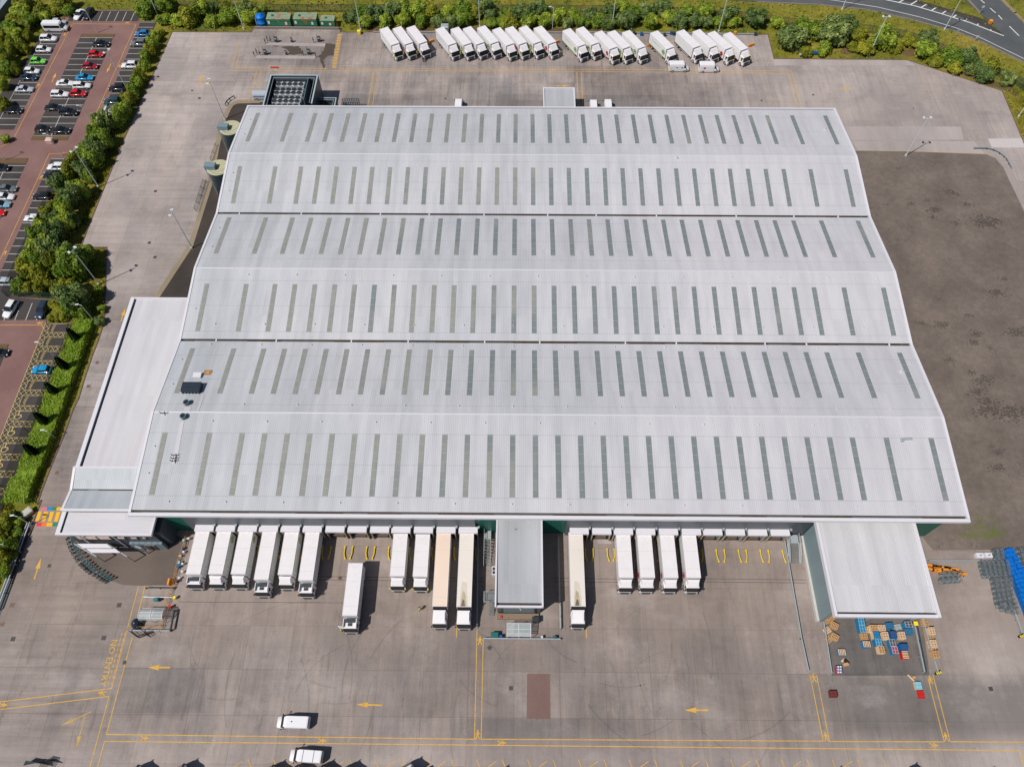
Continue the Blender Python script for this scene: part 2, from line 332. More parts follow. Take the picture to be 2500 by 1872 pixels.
def struct(name, mb): o = obj(name, mb.mesh(name)); o['kind'] = 'structure'; return o
def thing(name, label, cat, loc=(0,0,0), rz=0, group=None):
    o = bpy.data.objects.new(name, None); COL.objects.link(o); o.location = loc; o.rotation_euler = (0,0,rz); o.empty_display_size = .3
    return tag(o, label, cat, group)
def part(name, mb, root, parent=None):      # world-coordinate mesh -> child of a thing at root's location
    L = root.location
    return obj(name, mb.mesh(name, (L.x, L.y, L.z)), parent or root)
class Kit:      # one kind of thing with its parts; each place() makes a separate thing from the shared meshes
    def __init__(s): s.p = []
    def add(s, name, mb, parent=None): s.p.append([name, mb.mesh(name) if isinstance(mb, MB) else mb, parent]); return len(s.p)-1
    def place(s, name, label, cat, loc, rz=0, group=None, skip=(), extra=None, scale=None):
        r = thing(name, label, cat, loc, rz, group); objs = []
        if scale: r.scale = scale
        for nm, me, pa in s.p:
            if nm in skip: objs.append(None); continue
            objs.append(obj(nm, me, r if pa is None else objs[pa]))
        return r
ORD = 'first second third fourth fifth sixth seventh eighth ninth tenth eleventh twelfth thirteenth fourteenth fifteenth sixteenth seventeenth eighteenth nineteenth twentieth'.split()
def nth(i):
    if i < 20: return ORD[i]
    tens = ['twenty','thirty','forty','fifty','sixty','seventy','eighty','ninety'][(i+1)//10-2]; u = (i+1) % 10
    return tens+'-'+ORD[u-1] if u else tens.replace('ty','tieth')
# ------------------------------------------------------------------ the ground
g = MB(); g.poly([(-600,-300),(700,-300),(700,900),(-600,900)], M['grass'], -.10); struct('ground', g)
def P(k, *pts, z=0): return [w(k, x, y, z) for x, y in pts]
yard = (P('SRC',(-500,2600)) + P('AD',(-300,2300),(0,1440)) + P('AD',(140,1060),(300,600),(385,350),(480,100)) + P('I',(505,1270),(560,1100),(690,760),(860,350),(985,0)) + P('H',(1060,1230),(1160,900),(1250,640),(1330,430),(1385,260),(1400,150)) + P('G',(1405,1560),(1440,575),(1090,572)) + P('F',(1200,1656),(1640,570)) + P('B',(75,290),(785,292),(812,255),(1585,262),(1590,292)) + P('C',(0,292),(1740,298)) + P('D',(400,300),(1650,318),(1750,312),(1805,532)) + P('E',(135,490),(1240,500),(2030,757),(2212,1190)) + P('SRC',(2620,620),(2950,2600)))
g = MB(); g.poly(yard, M['concrete'], 0); g.m = g.m; struct('yard', g)
def edge_strip(name, pts, wd, h, m):
    g = MB()
    for a, b in zip(pts, pts[1:]):
        d = (b-a); d.z = 0; L = d.length; c = (a+b)/2; g.obox(c.x, c.y, L+wd*.5, wd, -.1, h, math.atan2(d.y, d.x), m)
    return struct(name, g)
edge_strip('kerb', yard[3:], .22, .10, M['brick'])
g = MB()
grav = P('V',(300,700),(900,706),(1690,735),(1780,775),(1860,870),(2070,1310)) + P('SRC',(2720,900),(2760,1750),(2600,1620)) + P('Q',(2070,740),(1955,465),(1050,472),(930,330)) + P('SRC',(2240,1330),(2230,1290))
grav = grav[:-2] + [Vector((74, 46, 0)), Vector((72, 60, 0)), Vector((72, 145, 0))]
g.poly(grav, M['gravel'], .008); struct('gravel_lot', g)
edge_strip('gravel_kerb', P('V',(380,700),(900,706),(1690,735),(1780,775),(1860,870),(2070,1310)), .15, .06, M['kerb'])
g = MB()
st = P('U',(1045,548),(740,556),(665,590),(620,660),(560,800),(480,1110)) + P('X',(750,150),(500,950),(60,1620)) + P('AB',(-60,930))
g.poly(st + [Vector((-79, 91, 0)), Vector((-63, 91, 0)), Vector((-63, 160, 0)), Vector((-60, 163, 0))], M['strip'], .008); struct('dark_gravel_strip', g)
g = MB()
for a, b in zip(st, st[1:]): g.strip(a+(a-b).normalized()*.1+Vector((-.6,.2,0)), b+Vector((-.6,.2,0)), 1.25, M['path'], .012+.0005*len(g.f))
struct('edge_path', g)
# car park
g = MB()
cp = P('A',(590,440),(880,300),(880,140),(1870,140),(1870,295),(2085,300)) + P('F',(1570,150),(1240,330),(1070,590),(890,740),(560,1600)) + P('G',(160,1080),(100,1200),(740,1285),(625,1560),(620,1590)) + P('H',(960,215),(880,470),(400,1656)) + P('I',(250,800),(60,1220)) + P('SRC',(-60,1300),(-600,1300),(-600,420),(-60,330))
g.poly(cp, M['red'], .004); struct('car_park', g)
edge_strip('car_park_kerb', P('F',(1240,330),(1070,590),(890,740)), .15, .1, M['kerb'])
def rect(x0, x1, y0, y1): return [(x0,y0),(x1,y0),(x1,y1),(x0,y1)]
g = MB()
for r in (rect(-130.9,-110.7,199,203.9), [(-135.9,194),(-130.9,194),(-130.9,153.4),(-140.5,153.4),(-140.5,158)], rect(-109.7,-105.2,154.6,199), rect(-125.1,-115.6,151.2,193), rect(-117.8,-113.4,95,143), rect(-150,-123.5,95,141.2)):
    g.poly(r, M['bay'], .008)
g.poly(P('G',(90,1240),(740,1290),(625,1553),(-40,1553)), M['bay'], .0085)
g.poly([(-102.9,92.5),(-97.6,92.6),(-97.2,60),(-97.2,44),(-103.1,44)], M['bay'], .0085)
g.poly(P('H',(-300,500),(120,500),(85,600),(-40,900),(-300,900)), M['bay'], .0085)
struct('parking_bays', g)
g = MB()
for r in (rect(-125.2,-115.8,149.6,151.1), rect(-124.8,-115.5,191.5,193), rect(-150,-123.6,141.3,143.0)): g.prism(r, .004, .09, M['soil'])
g.prism(P('H',(-300,500),(115,500),(90,580),(-300,580)), .004, .09, M['soil'])
struct('planting_beds', g)
g = MB(); W_ = .11
for k in range(17):
    y = 193.3-2.375*k; xo = -135.6 if y > 160 else -138.5
    g.strip((xo,y), (-130.9,y), W_, M['white'])
for k in range(18):
    y = 191.4-2.365*k; g.strip((-125,y), (-115.7,y), W_, M['white'])
g.strip((-120.35,191.4), (-120.5,151.2), W_, M['white'], .016)
for k in range(16):
    y = 198.6-2.375*k; g.strip((-109.7,y), (-105.4,y), W_, M['white'])
for k in range(17):
    y = 142.85-2.375*k; g.strip((-117.75,y), (-113.5,y), W_, M['white'])
    if k < 16: g.strip((-145,y-2.4), (-123.5,y-2.4), W_, M['white'])
g.strip((-128.3,140.4), (-128.3,100), W_, M['white'], .016)
for k in range(8):
    x = -129.3+2.37*k; g.strip((x,199.05), (x+(.05),203.5), W_, M['white'])
for a, b in ((50,200),(198,290),(345,435),(490,560)):
    p = w('G',a,1555); q = w('G',b,1325); g.strip(p, q, W_, M['white'])
g.strip(w('A',560,550), w('A',0,1600), .08, M['white'], .016)
struct('white_bay_lines', g)
g = MB(); g.poly(P('A',(1415,1430),(1440,1430),(1350,1640),(1320,1640)), plain('mint_paint',(.42,.62,.5)), .016); struct('cycle_lane', g)
def wheelchair(g, c, m, s=1.0, a=0):   # seated figure over a big wheel
    R = Matrix.Rotation(a, 3, 'Z')
    def T(x, y): v = R @ Vector((x*s, y*s, 0)); return (c[0]+v.x, c[1]+v.y)
    pts = [T(.5*math.cos(t)-.1, .5*math.sin(t)-.25) for t in [rad(d) for d in range(100, 400, 30)]]
    for p, q in zip(pts, pts[1:]): g.strip(p, q, .13*s, m, .0165)
    g.strip(T(-.1,.75), T(-.1,.1), .16*s, m, .0172); g.strip(T(-.1,.15), T(.45,.15), .15*s, m, .0178); g.strip(T(.42,.15), T(.6,-.35), .14*s, m, .0184); g.obox(*T(-.1,.92), .28*s, .28*s, .0155, .0166, 0, m)
g = MB()
for x, y in ((1500,1480),(1460,1580)): wheelchair(g, w('A',x,y), M['white'], 1.15)
for k, x, y in (('H',250,1460),('I',160,300),('I',70,520),('I',-5,740)): wheelchair(g, w(k,x,y), M['yl2'], 1.15)
struct('disabled_bay_symbols', g)
# yellow markings
LW = .13
Y = MB(); zc = [0]
def yl(*pts, wd=LW, m=None):
    for a, b in zip(pts, pts[1:]):
        zc[0] = (zc[0]+1) % 9; Y.strip(w(*a), w(*b), wd, m or M['yellow'], .012+zc[0]*.0006)
def dash(a, b, n, duty=.6, wd=LW, m=None):
    p, q = w(*a), w(*b)
    for i in range(n): Y.strip(p.lerp(q, i/n), p.lerp(q, (i+duty)/n), wd, m or M['yellow'], .012)
def arrow(a, b, m=None, wd=.24, hd=.85, hl=1.9):
    p, q = w(*a), w(*b); p.z = q.z = 0; d = (q-p); L = d.length; d.normalize(); o = Vector((-d.y, d.x, 0)); h = q-d*hl
    Y.poly([p-o*wd/2, h-o*wd/2, h-o*hd/2, q, h+o*hd/2, h+o*wd/2, p+o*wd/2], m or M['yellow'], .013)
def walker(k, x, y, a=0, s=1.0):
    c = w(k, x, y); R = Matrix.Rotation(a, 3, 'Z')
    def T(u, v): q = R @ Vector((u*s, v*s, 0)); return (c.x+q.x, c.y+q.y)
    m = M['yellow']; Y.poly([T(.13*math.cos(t), .62+.15*math.sin(t)) for t in [rad(d) for d in range(0,360,45)]], m, .0185)
    Y.poly([T(-.16,.46), T(-.13,-.05), T(.13,-.05), T(.16,.46)], m, .0185)
    Y.strip(T(-.05,0), T(-.3,-.62), .15, m, .019); Y.strip(T(.05,0), T(.32,-.6), .15, m, .0195); Y.strip(T(-.1,.4), T(-.4,.05), .12, m, .02); Y.strip(T(.1,.4), T(.42,.1), .12, m, .0205)
yl(('AE',985,940),('K',1205,795),('K',0,940),('SRC',-120,1722)); yl(('AE',1070,940),('AE',975,1340)); yl(('K',1430,240),('K',1150,1290),('S',260,1350),('S',288,155))
yl(('SRC',-120,1740),('K',0,1022),('K',1180,880),('K',965,1665)); yl(('K',1045,1680),('K',1130,1365),('R',2112,1495),('R',2170,1690))
yl(('S',355,262),('S',332,1350),('R',235,1405),('R',108,770)); yl(('R',170,770),('R',295,1408),('R',1395,1412),('R',1240,810)); yl(('R',1285,770),('R',1450,1410),('R',2300,1416))
yl(('S',68,120),('S',65,245)); yl(('O',420,1520),('O',425,1640))
dash(('K',1318,195),('K',1165,775),10); dash(('K',1352,195),('K',1197,775),10)
yl(('B',690,350),('B',600,635),('C',1870,645),('D',1935,665),('D',2020,975)); yl(('B',680,490),('B',650,608),('B',1480,620)); yl(('B',1580,622),('C',2212,628),('D',1965,640),('D',2057,975))
yl(('B',835,650),('B',765,905)); yl(('B',878,645),('B',800,905)); yl(('B',765,893),('B',690,897),('B',640,915)); yl(('B',1888,650),('B',1838,945)); yl(('B',1925,650),('B',1880,948)); yl(('D',30,650),('D',45,960)); yl(('D',70,650),('D',85,960))
dash(('B',1585,310),('B',1530,618),22,.55,1.2); yl(('V',380,688),('V',1700,718),wd=.1)
arrow(('K',1840,570),('K',1595,570)); arrow(('T',1475,180),('T',1195,172)); arrow(('Z',1530,1533),('Z',1479,1533)); arrow(('AD',395,1010),('AD',475,765)); arrow(('K',990,1045),('K',660,1195),M['yl3'],.16,.7); arrow(('K',920,1090),('K',820,1450),M['yl3'],.16,.7); arrow(('G',1630,1570),('G',1690,1390))
arrow(('C',1690,775),('C',1812,775)); arrow(('V',185,70),('V',328,71)); arrow(('U',205,305),('U',402,318)); arrow(('U',205,305),('U',250,185)); arrow(('A',700,1110),('A',755,985)); arrow(('A',1495,860),('A',1437,988))
for k, x, y, a in (('S',320,285,0),('S',295,1305,0),('S',550,1390,-90),('K',1105,845,80),('K',1555,1330,-90),('K',30,975,-90),('T',820,560,-90),('R',145,805,0),('R',260,1368,0),('R',1410,1370,0),('R',1290,1445,-90),('R',1262,822,0),('B',1010,632,90),('C',1660,632,-90),('A',870,470,0),('A',520,1150,0),('A',1610,895,0),('G',70,650,0),('F',550,1015,0),('H',540,212,90),('A',1720,310,90)): walker(k, x, y, rad(a))
for i in range(26):       # parking corners along the near edge of the yard
    x = 606+62*i; yl(('SRC',x,1853),('SRC',x+9,1876),wd=.12)
    if i % 2 == 0: yl(('SRC',x-34,1871),('SRC',x-14,1857),wd=.1)
struct('yellow_road_markings', Y)
Y = MB()
yl(('A',975,325),('A',1835,330),('F',1235,285),('F',1180,420),('F',1120,520),('F',1070,590),('F',1000,640),('F',910,675),('F',810,690),('F',665,695),('G',0,745),wd=.12); yl(('A',975,325),('F',225,410),('F',180,490),('F',100,560),('F',0,605),('F',-200,640),wd=.12); yl(('G',-200,1620),('G',555,1620),('H',600,290),wd=.12)
struct('car_park_edge_lines', Y)
# visitor bays: hatched strips between bays, Visitor lettering
Y = MB(); X0, X1, X2 = -102.9, -101.75, -97.6
m2 = M['yl2']
Y.strip((X0,92.5), (X0-.1,44), .12, m2, .0122); Y.strip((X1+.2,92.4), (-97,92.6), .1, m2, .0122)
ys = [(90.2,88.93),(86.65,85.3),(83.0,81.7),(79.42,78.05),(75.82,74.5),(72.15,70.86),(68.56,67.3),(64.9,63.6),(61.3,60.0),(57.7,56.4),(54.1,52.8)]
def hatch(x0, x1, y0, y1, st):
    n = int(abs(x1-x0)/st)
    for i in range(n):
        a = x0+(x1-x0)*i/n; b = x0+(x1-x0)*(i+1)/n; Y.strip((a,y0), (b,y1), .08, m2, .0128); Y.strip((a,y1), (b,y0), .08, m2, .0134)
prev = 92.4
for a, b in ys:
    hatch(X1, X2, b, a, .95); Y.strip((X1,a), (X2,a), .09, m2, .014); Y.strip((X1,b), (X2,b), .09, m2, .0146); Y.strip((X1,prev), (X1,a), .09, m2, .0152)
    prev = b
y = 92.4
while y > 45:
    Y.strip((X0,y), (X1,y-1.2), .08, m2, .0128); Y.strip((X1,y), (X0,y-1.2), .08, m2, .0134); y -= 1.2
struct('visitor_bay_markings', Y)
def text_mesh(s, size, m, name, ang, loc, z=.02, shear=(1,1)):
    cu = bpy.data.curves.new(name, 'FONT'); cu.body = s; cu.size = size; cu.align_x = 'CENTER'; cu.align_y = 'CENTER'; cu.resolution_u = 2
    o = bpy.data.objects.new(name, cu); COL.objects.link(o)
    me = bpy.data.meshes.new_from_object(o.evaluated_get(bpy.context.evaluated_depsgraph_get())); COL.objects.unlink(o); bpy.data.objects.remove(o)
    me.name = name; me.materials.clear(); me.materials.append(m)
    q = obj(name, me, None, (loc[0], loc[1], z), ang); q.scale = (shear[0], shear[1], 1); q['kind'] = 'structure'; return q
bpy.context.view_layer.update()
text_mesh('NO ENTRY', 1.55, M['yellow'], 'no_entry_lettering', rad(-90), w('K',1172,515), .02, (1.0, 1.0))
for b0, b1 in ((92.4,90.2),(88.93,86.65),(85.3,83.0),(78.05,75.82),(74.5,72.15)):
    text_mesh('Visitor', .95, M['yl2'], 'visitor_lettering', rad(-90), (-100.75, (b0+b1)/2), .02, (.72, 1.1))
# crossing
g = MB(); cy = plain('crossing_yellow',(.80,.42,.01),.6,.06)
for p in ([(970,85),(1055,85),(980,330),(900,325)], [(1120,88),(1215,88),(1140,330),(1052,328)], [(1275,90),(1368,90),(1295,335),(1210,332)], [(1430,95),(1530,95),(1455,340),(1368,338)]): g.poly(P('BD',*p), cy, .02)
struct('crossing_stripes', g)
g = MB(); cc = dict(pink=(.75,.13,.2), blue=(.01,.22,.5), green=(.03,.2,.1), red=(.7,.03,.05), orange=(.78,.16,.02))
cm = {k: plain('crossing_'+k, v, .6, .06) for k, v in cc.items()}; cm['yellow'] = cy
for n, a, b in (('pink',570,638),('blue',638,712),('green',712,772),('yellow',772,830)): g.poly(P('I',(a,1310),(b,1312),(b-18,1355),(a-18,1353)), cm[n], .021)
for n, a, b in (('red',935,1060),('orange',1060,1188),('yellow',1188,1335),('green',1335,1475)): g.poly(P('BD',(a,365),(b,370),(b-22,462),(a-22,455)), cm[n], .021)
struct('crossing_colour_bands', g)
g = MB(); g.poly(P('BD',(830,80),(920,85),(850,330),(735,325)), plain('tactile_paving',(.26,.17,.07),.8,.2,3), .018); struct('tactile_paving', g)
# patches
def jag(pts, m, z, amp=.5, n=6):
    out = []
    for a, b in zip(pts, pts[1:]+pts[:1]):
        for i in range(n): q = a.lerp(b, i/n); out.append(q+Vector((random.uniform(-amp,amp), random.uniform(-amp,amp), 0)))
    g = MB(); g.poly(out, m, z); return g
g = MB(); g.poly(P('S',(832,640),(1080,640),(1085,1132),(826,1130)), M['rpatch'], .006); struct('red_repair_patch', g)
g = MB()
g.poly(P('C',(715,705),(1290,705),(1290,848),(705,850)), M['concrete_d'], .006); g.poly(P('C',(1300,850),(1600,850),(1600,950),(1300,950)), M['concrete_d'], .006); g.poly(P('D',(80,858),(930,855),(950,960),(85,960)), M['concrete_d'], .006); g.poly(P('C',(-200,850),(1290,850),(1300,950),(-260,950)), M['concrete_d'], .0058)
g.poly(P('K',(1330,565),(2212,570),(2212,1060),(1215,1060)), M['concrete_d'], .0055); g.poly(P('S',(0,1130),(1400,1130),(1400,1340),(0,1340)), M['concrete_d'], .0052)
struct('grey_slabs', g)
g = MB(); g.poly(P('V',(260,450),(1430,455),(1460,585),(320,590)), M['ppatch'], .006); g.poly(P('V',(330,600),(1560,600),(1680,730),(395,695)), M['ppatch'], .006)
g.poly(P('V',(1705,575),(2050,572),(2150,665),(1745,665)), plain('new_concrete',(.50,.45,.44),.85,.06), .0065); g.poly(P('E',(135,495),(430,495),(430,545),(140,545)), M['ppatch'], .006); g.poly(P('E',(440,500),(1240,500),(1310,545),(440,545)), M['ppatch'], .006)
g.poly(P('O',(560,350),(640,350),(760,450),(570,450)), M['ppatch'], .006)
struct('pale_slabs', g)
g = MB(); g.poly(P('R',(225,230),(1180,235),(1255,775),(320,780)), M['concrete_w'], .0062); struct('pallet_area', g)
# court between entrance and docks
g = MB(); g.poly(P('AE',(105,300),(175,450),(275,590),(375,700),(495,800),(620,872),(780,926),(1010,932),(1250,930),(1460,930),(1500,800),(1640,330),(1500,250)), M['court'], .007); struct('entrance_court', g)
g = MB(); cpts = P('AE',(50,300),(70,420),(130,540),(220,670),(320,760),(420,830),(540,890),(650,915),(780,925)); g.poly(cpts+P('AE',(620,870),(500,800),(380,700),(280,590),(180,450),(110,300)), M['kerb'], .009); struct('curved_pavement', g)
# fuel area stains, manholes
g = jag(P('BC',(900,835),(1260,835),(1320,980),(1100,985),(1040,900)), M['wet'], .010, .25); struct('wet_patch', g)
g = jag(P('BC',(1730,780),(1900,810),(1890,1010),(1760,1010),(1690,1100),(1720,1220),(1700,1225),(1610,1030),(1700,900)), M['wet'], .010, .25); struct('wet_patch', g)
for x, y in ((660,1040),(1430,1040),(840,820)): g = jag([w('BC',x+70*math.cos(t),y+26*math.sin(t)) for t in [rad(d) for d in range(0,360,45)]], plain('oil_stain',(.03,.026,.024),.5), .0102, .3, 3); struct('oil_stain', g)
i = 0
for k, x, y, lab, sx in (('S',657,797,'beside the red repair patch',.8),('S',425,358,'set diagonally below the long guard rail',.8),('K',1120,250,'left of the dashed yellow lines',.9),('K',140,262,'near the left kerb in the near corner',.9),('AE',722,1195,'left of the curved clear shelter',.9),('AD',570,855,'right of the white arrow by the crossing',.7),('H',1310,745,'on the left road beside the hedge, upper one',.8),('H',1190,1065,'on the left road beside the hedge, lower one',.8),('I',768,848,'on the left road left of the corrugated roof',.8),('C',692,890,'behind the warehouse on the dark slab',.6),('D',1693,907,'behind the warehouse near its right end',.6),('E',460,790,'left of the right-pointing arrow at the rear',.6),('E',1293,902,'right of the warehouse on the pale apron',.4),('A',2100,0,None,0),('B',255,817,'right of the tall lamp shadow at rear left',.6),('B',320,885,'wide one left of the grey barrier',.8),('F',2095,1198,'on the side road right of the trees',.8),('G',2012,512,'on the side road, upper of a close pair',.8),('G',2088,706,'on the side road, lower of a close pair',.8),('M',262,880,'left of the moving truck',.7),('L',2155,940,None,0),('R',1840,905,'at the right end of the near yard',.8),('J',85,748,None,0),('K',1345,515,'on the yellow walkway line',.7),('AD',140,1308,'on the left kerb, brick red',.9),('AD',25,1530,'at the left frame edge, brick red',.9)):
    if lab is None: continue
    p = w(k, x, y); g = MB(); sx *= .85; g.obox(0,0,sx,sx,0,.012,0,M['rpatch'] if 'brick red' in lab or 'hedge' in lab or 'corrug' in lab else M['manhole'])
    g.obox(0,0,sx*.8,.05,.012,.02,0,M['chassis'])
    tag(obj('manhole_cover', g.mesh('manhole_cover'), None, (p.x,p.y,.012), rad(45) if 'diagonally' in lab else 0), 'square manhole cover '+lab, 'manhole cover', 'manhole covers in the yard')
g = MB(); rn_ = random.Random(21)
for (kk, x0, y0, x1, y1) in (('L',-20,1262,2208,1275),('M',0,862,2070,885),('M',0,905,2070,925),('O',0,884,1120,898),('O',0,925,1120,940),('P',-300,888,1380,905),('P',-300,925,1380,945)):
    g.strip(w(kk,x0,y0), w(kk,x1,y1), .07, M['chassis'], .009)
struct('drain_channels', g)
g = MB(); q_ = 0
for i in range(46):      # tyre arcs swinging out of the bays
    x = rn_.uniform(-55,45); y = rn_.uniform(12,33); R_ = rn_.uniform(9,22); a0 = rn_.uniform(0,6.28); sw = rn_.uniform(.3,.9); wd_ = rn_.uniform(.12,.3); pts = [(x+R_*math.cos(a0+sw*t/10), y+R_*math.sin(a0+sw*t/10)) for t in range(11)]
    if min(p[1] for p in pts) < 2 or max(p[1] for p in pts) > 36 or min(p[0] for p in pts) < -60 or max(p[0] for p in pts) > 48: continue
    for p, q in zip(pts, pts[1:]): q_ += 1; g.strip(p, q, wd_, M['concrete_d'], .0068+(q_%11)*.0001)
struct('tyre_marks', g)
g = MB()
for kk, x, y, rx in (('W',360,450,1.3),('W',470,455,1.9),('W',670,510,1.7),('W',660,560,1.8),('W',628,400,1.2),('W',685,840,2.0),('W',735,900,2.4),('W',760,950,3.0),('W',890,965,3.2),('W',510,660,1.2),('W',720,780,2.2),('W',640,730,1.2),('W',790,270,2.2),('W',900,500,2.6),('W',790,1280,1.8),('W',800,1190,1.2),('W',830,190,1.4),('V',1700,1410,3.6),('V',940,1235,1.0),('V',1160,1300,2.2),('V',1150,1370,1.3),('V',1380,1430,1.3),('V',1340,1120,2.0),('V',1500,1240,1.6),('V',1090,1200,1.0)):
    c = w(kk, x, y); sk = rn_.uniform(-.5,.5)
    for i in range(int(60*rx)):
        u, v = rn_.gauss(0,.5)*rx, rn_.gauss(0,.26)*rx; r = rn_.uniform(.03,.15)*(.4+rx*.4); q_ += 1
        g.poly([(c.x+u+r*1.4*math.cos(t)*rn_.uniform(.6,1.2), c.y+v+u*sk*.5+r*math.sin(t)*rn_.uniform(.6,1.2)) for t in [rad(d) for d in range(0,360,60)]], plain('dark_scuff',(.085,.066,.056),.85,.25,1.5), .011+(q_%400)*.00001)
struct('dark_scuffs', g)
# highway top right
def ribbon(pa, pb, m, z, name):
    n = len(pa); g = MB()
    for i in range(n-1): g.poly([pa[i], pa[i+1], pb[i+1], pb[i]], m, z)
    return struct(name, g)
top = P('E',(-1600,-150),(-600,-100),(0,-30),(600,-60),(1000,-45),(1300,20),(1600,110),(1850,185),(2045,300),(2350,470))
bot = P('E',(-1600,-60),(-600,-20),(0,18),(500,40),(900,80),(1300,170),(1650,265),(1850,345),(2212,520),(2500,680))
ribbon(top, bot, M['asphalt'], .004, 'highway')
ribbon(P('E',(1550,-300),(1720,0),(1850,120),(1950,200),(2045,300),(2350,500)), P('E',(1850,-300),(2010,0),(2110,100),(2212,200),(2350,330),(2600,560)), M['asphalt'], .008, 'slip_road')
ribbon(P('E',(1000,-50),(1300,-5),(1600,80),(1880,160),(2040,290)), P('E',(1000,-20),(1300,25),(1600,110),(1850,210),(2045,305)), M['bay'], .010, 'hatched_taper')
edge_strip('highway_kerb', bot[2:], .3, .1, M['kerb']); edge_strip('slip_road_kerb', P('E',(1720,-60),(1745,0),(1845,110)), .5, .15, M['kerb']); edge_strip('far_kerb', P('E',(1990,-60),(2030,0),(2140,110),(2260,230)), .8, .12, M['path'])
g = MB()
def sline(pts, wd=.2, z=.016):
    for a, b in zip(pts, pts[1:]): g.strip(a, b, wd, M['white'], z)
sline(P('E',(-600,-70),(0,-12),(600,-5),(1060,0)), .15); sline(P('E',(1060,0),(1300,50),(1520,115),(1760,190),(2045,300)), .35); sline(P('E',(600,0),(1000,62),(1350,145),(1650,235),(1850,315),(2212,490)), .2)
for i in range(10):
    t = .02+i*.098; L = P('E',(1060,0),(1300,50),(1520,115),(1760,190),(2045,300)); p = L[min(3,int(t*4))].lerp(L[min(3,int(t*4))+1], t*4-min(3,int(t*4))); g.strip(p, p+Vector((3.2*(1-t),2.2*(1-t)+.3,0)), .35, M['white'], .02)
for a, b in (((1930,70),(1975,110)),((2000,130),(2030,165)),((2090,220),(2170,300)),((1850,0),(1885,30))): g.strip(w('E',*a), w('E',*b), .3, M['white'], .02)
struct('highway_markings', g)
# footpath at the left, soil under bushes
g = MB(); g.poly(P('AD',(280,360),(380,345),(300,600),(140,1060),(-60,1600),(-260,1600),(0,1170),(120,830),(230,480)), M['asphalt'], .006); struct('footpath', g)
g = jag(P('E',(700,395),(800,380),(850,450),(700,450)), M['soil'], -.09, .6); struct('bare_soil', g)
g = jag(P('E',(1100,420),(1300,400),(1520,520),(1750,600),(1940,660),(2130,720),(2212,830),(1900,690),(1600,600),(1400,480),(1100,445)), M['soil'], -.09, .5); struct('bare_soil', g)
g = jag(P('A',(900,190),(960,170),(950,300),(870,330),(610,440),(590,420),(150,1160),(100,1160),(560,480),(700,250)), M['soil'], -.09, .5); struct('bare_soil', g)
g = jag(P('C',(0,240),(900,235),(2212,250),(2212,290),(900,280),(0,285)), M['soil'], -.09, .5); struct('bare_soil', g)
g = MB()
for q in (P('AD',(-60,-60),(60,-60),(-40,200)),): g.poly(q, M['asphalt'], .006)
struct('side_path', g)
# neighbouring yard beyond the far left corner
g = MB(); g.poly(P('A',(-400,-200),(250,-200),(170,40),(-20,290),(-400,700)), M['concrete'], .0); struct('neighbour_yard', g)
# moss on the gravel by the canopy
g = MB()
for q in range(420):
    cx = random.gauss(1590,120); cyy = random.gauss(230,85); cyy = cyy if q%2 else random.gauss(305,14); p = w('Q',cx,cyy); r = random.uniform(.06,.32)
    g.poly([(p.x+r*math.cos(t)*random.uniform(.6,1.3), p.y+r*.7*math.sin(t)*random.uniform(.6,1.3)) for t in [rad(d) for d in range(0,360,45)]], M['moss'], .012+q*.00001)
struct('moss_patches', g)
# ------------------------------------------------------------------ vegetation
def crown_mb(seed, m, r=1.0, flat=.85, n=1500, lobes=9, leaf=.13, core=None):
    rn = random.Random(seed); g = MB(); L = []
    for i in range(lobes):
        a = rn.uniform(0, 2*math.pi); q = rn.uniform(.15,.62); L.append((q*math.cos(a)*r*1.15, q*math.sin(a)*r*1.15, rn.uniform(.3,1.2)*flat*r, rn.uniform(.24,.46)*r))
    L.append((0,0,.6*flat*r,.74*r))
    for i in range(n):
        lx, ly, lz, lr = rn.choice(L)
        u = rn.uniform(-.55,1); a = rn.uniform(0,2*math.pi); s = math.sqrt(1-u*u); d = Vector((s*math.cos(a), s*math.sin(a), u))
        p = Vector((lx,ly,lz))+d*lr*(rn.uniform(.74,1.06) if rn.random() < .93 else rn.uniform(1.0,1.25))
        if p.z < .02: continue
        nrm = (d+Vector((rn.gauss(0,.45),rn.gauss(0,.45),rn.gauss(0,.3)+.25))).normalized(); t = nrm.orthogonal().normalized(); t.rotate(Matrix.Rotation(rn.uniform(0,6.28),3,nrm)); b = nrm.cross(t)
        z = leaf*rn.uniform(.6,1.35); wv = z*rn.uniform(.45,.9)
        g.add([p-t*z, p-b*wv, p+t*z, p+b*wv], [(0,1,2,3)], m)
    for lx, ly, lz, lr in L: g.blob((lx,ly,lz), lr*.70, lr*.70, lr*.66, m, 8, 5)
    return g
CRN = {}
def tree_kit(kind, v):
    if (kind, v) in CRN: return CRN[kind, v]
    m = M[{'a':'leaf1','b':'leaf2','c':'leaf3'}[kind]]; k = Kit()
    g = MB(); g.tube((0,0,-.1),(0,0,.6),.09,M['bark'],7,.06)
    for i in range(4): t = i*1.6+v; g.tube((0,0,.4),(.35*math.cos(t),.35*math.sin(t),.95),.045,M['bark'],5,.015)
    k.add('trunk', g); k.add('crown', crown_mb(hash((kind=='b',v*7+ord(kind)))%9999, m, 1.0, .95, 3600, 12, .085)); CRN[kind, v] = k; return k
BUSH = []
def bushes(k, lst, kinds, where, z=1.9):
    for t in lst:
        x, y, r = t[:3]; p = w(k, x, y, z); BUSH.append([p.x, p.y, r, kinds[len(BUSH) % len(kinds)] if len(t) < 4 else t[3], where])
bk = 'behind the parked white trucks along the top hedge'
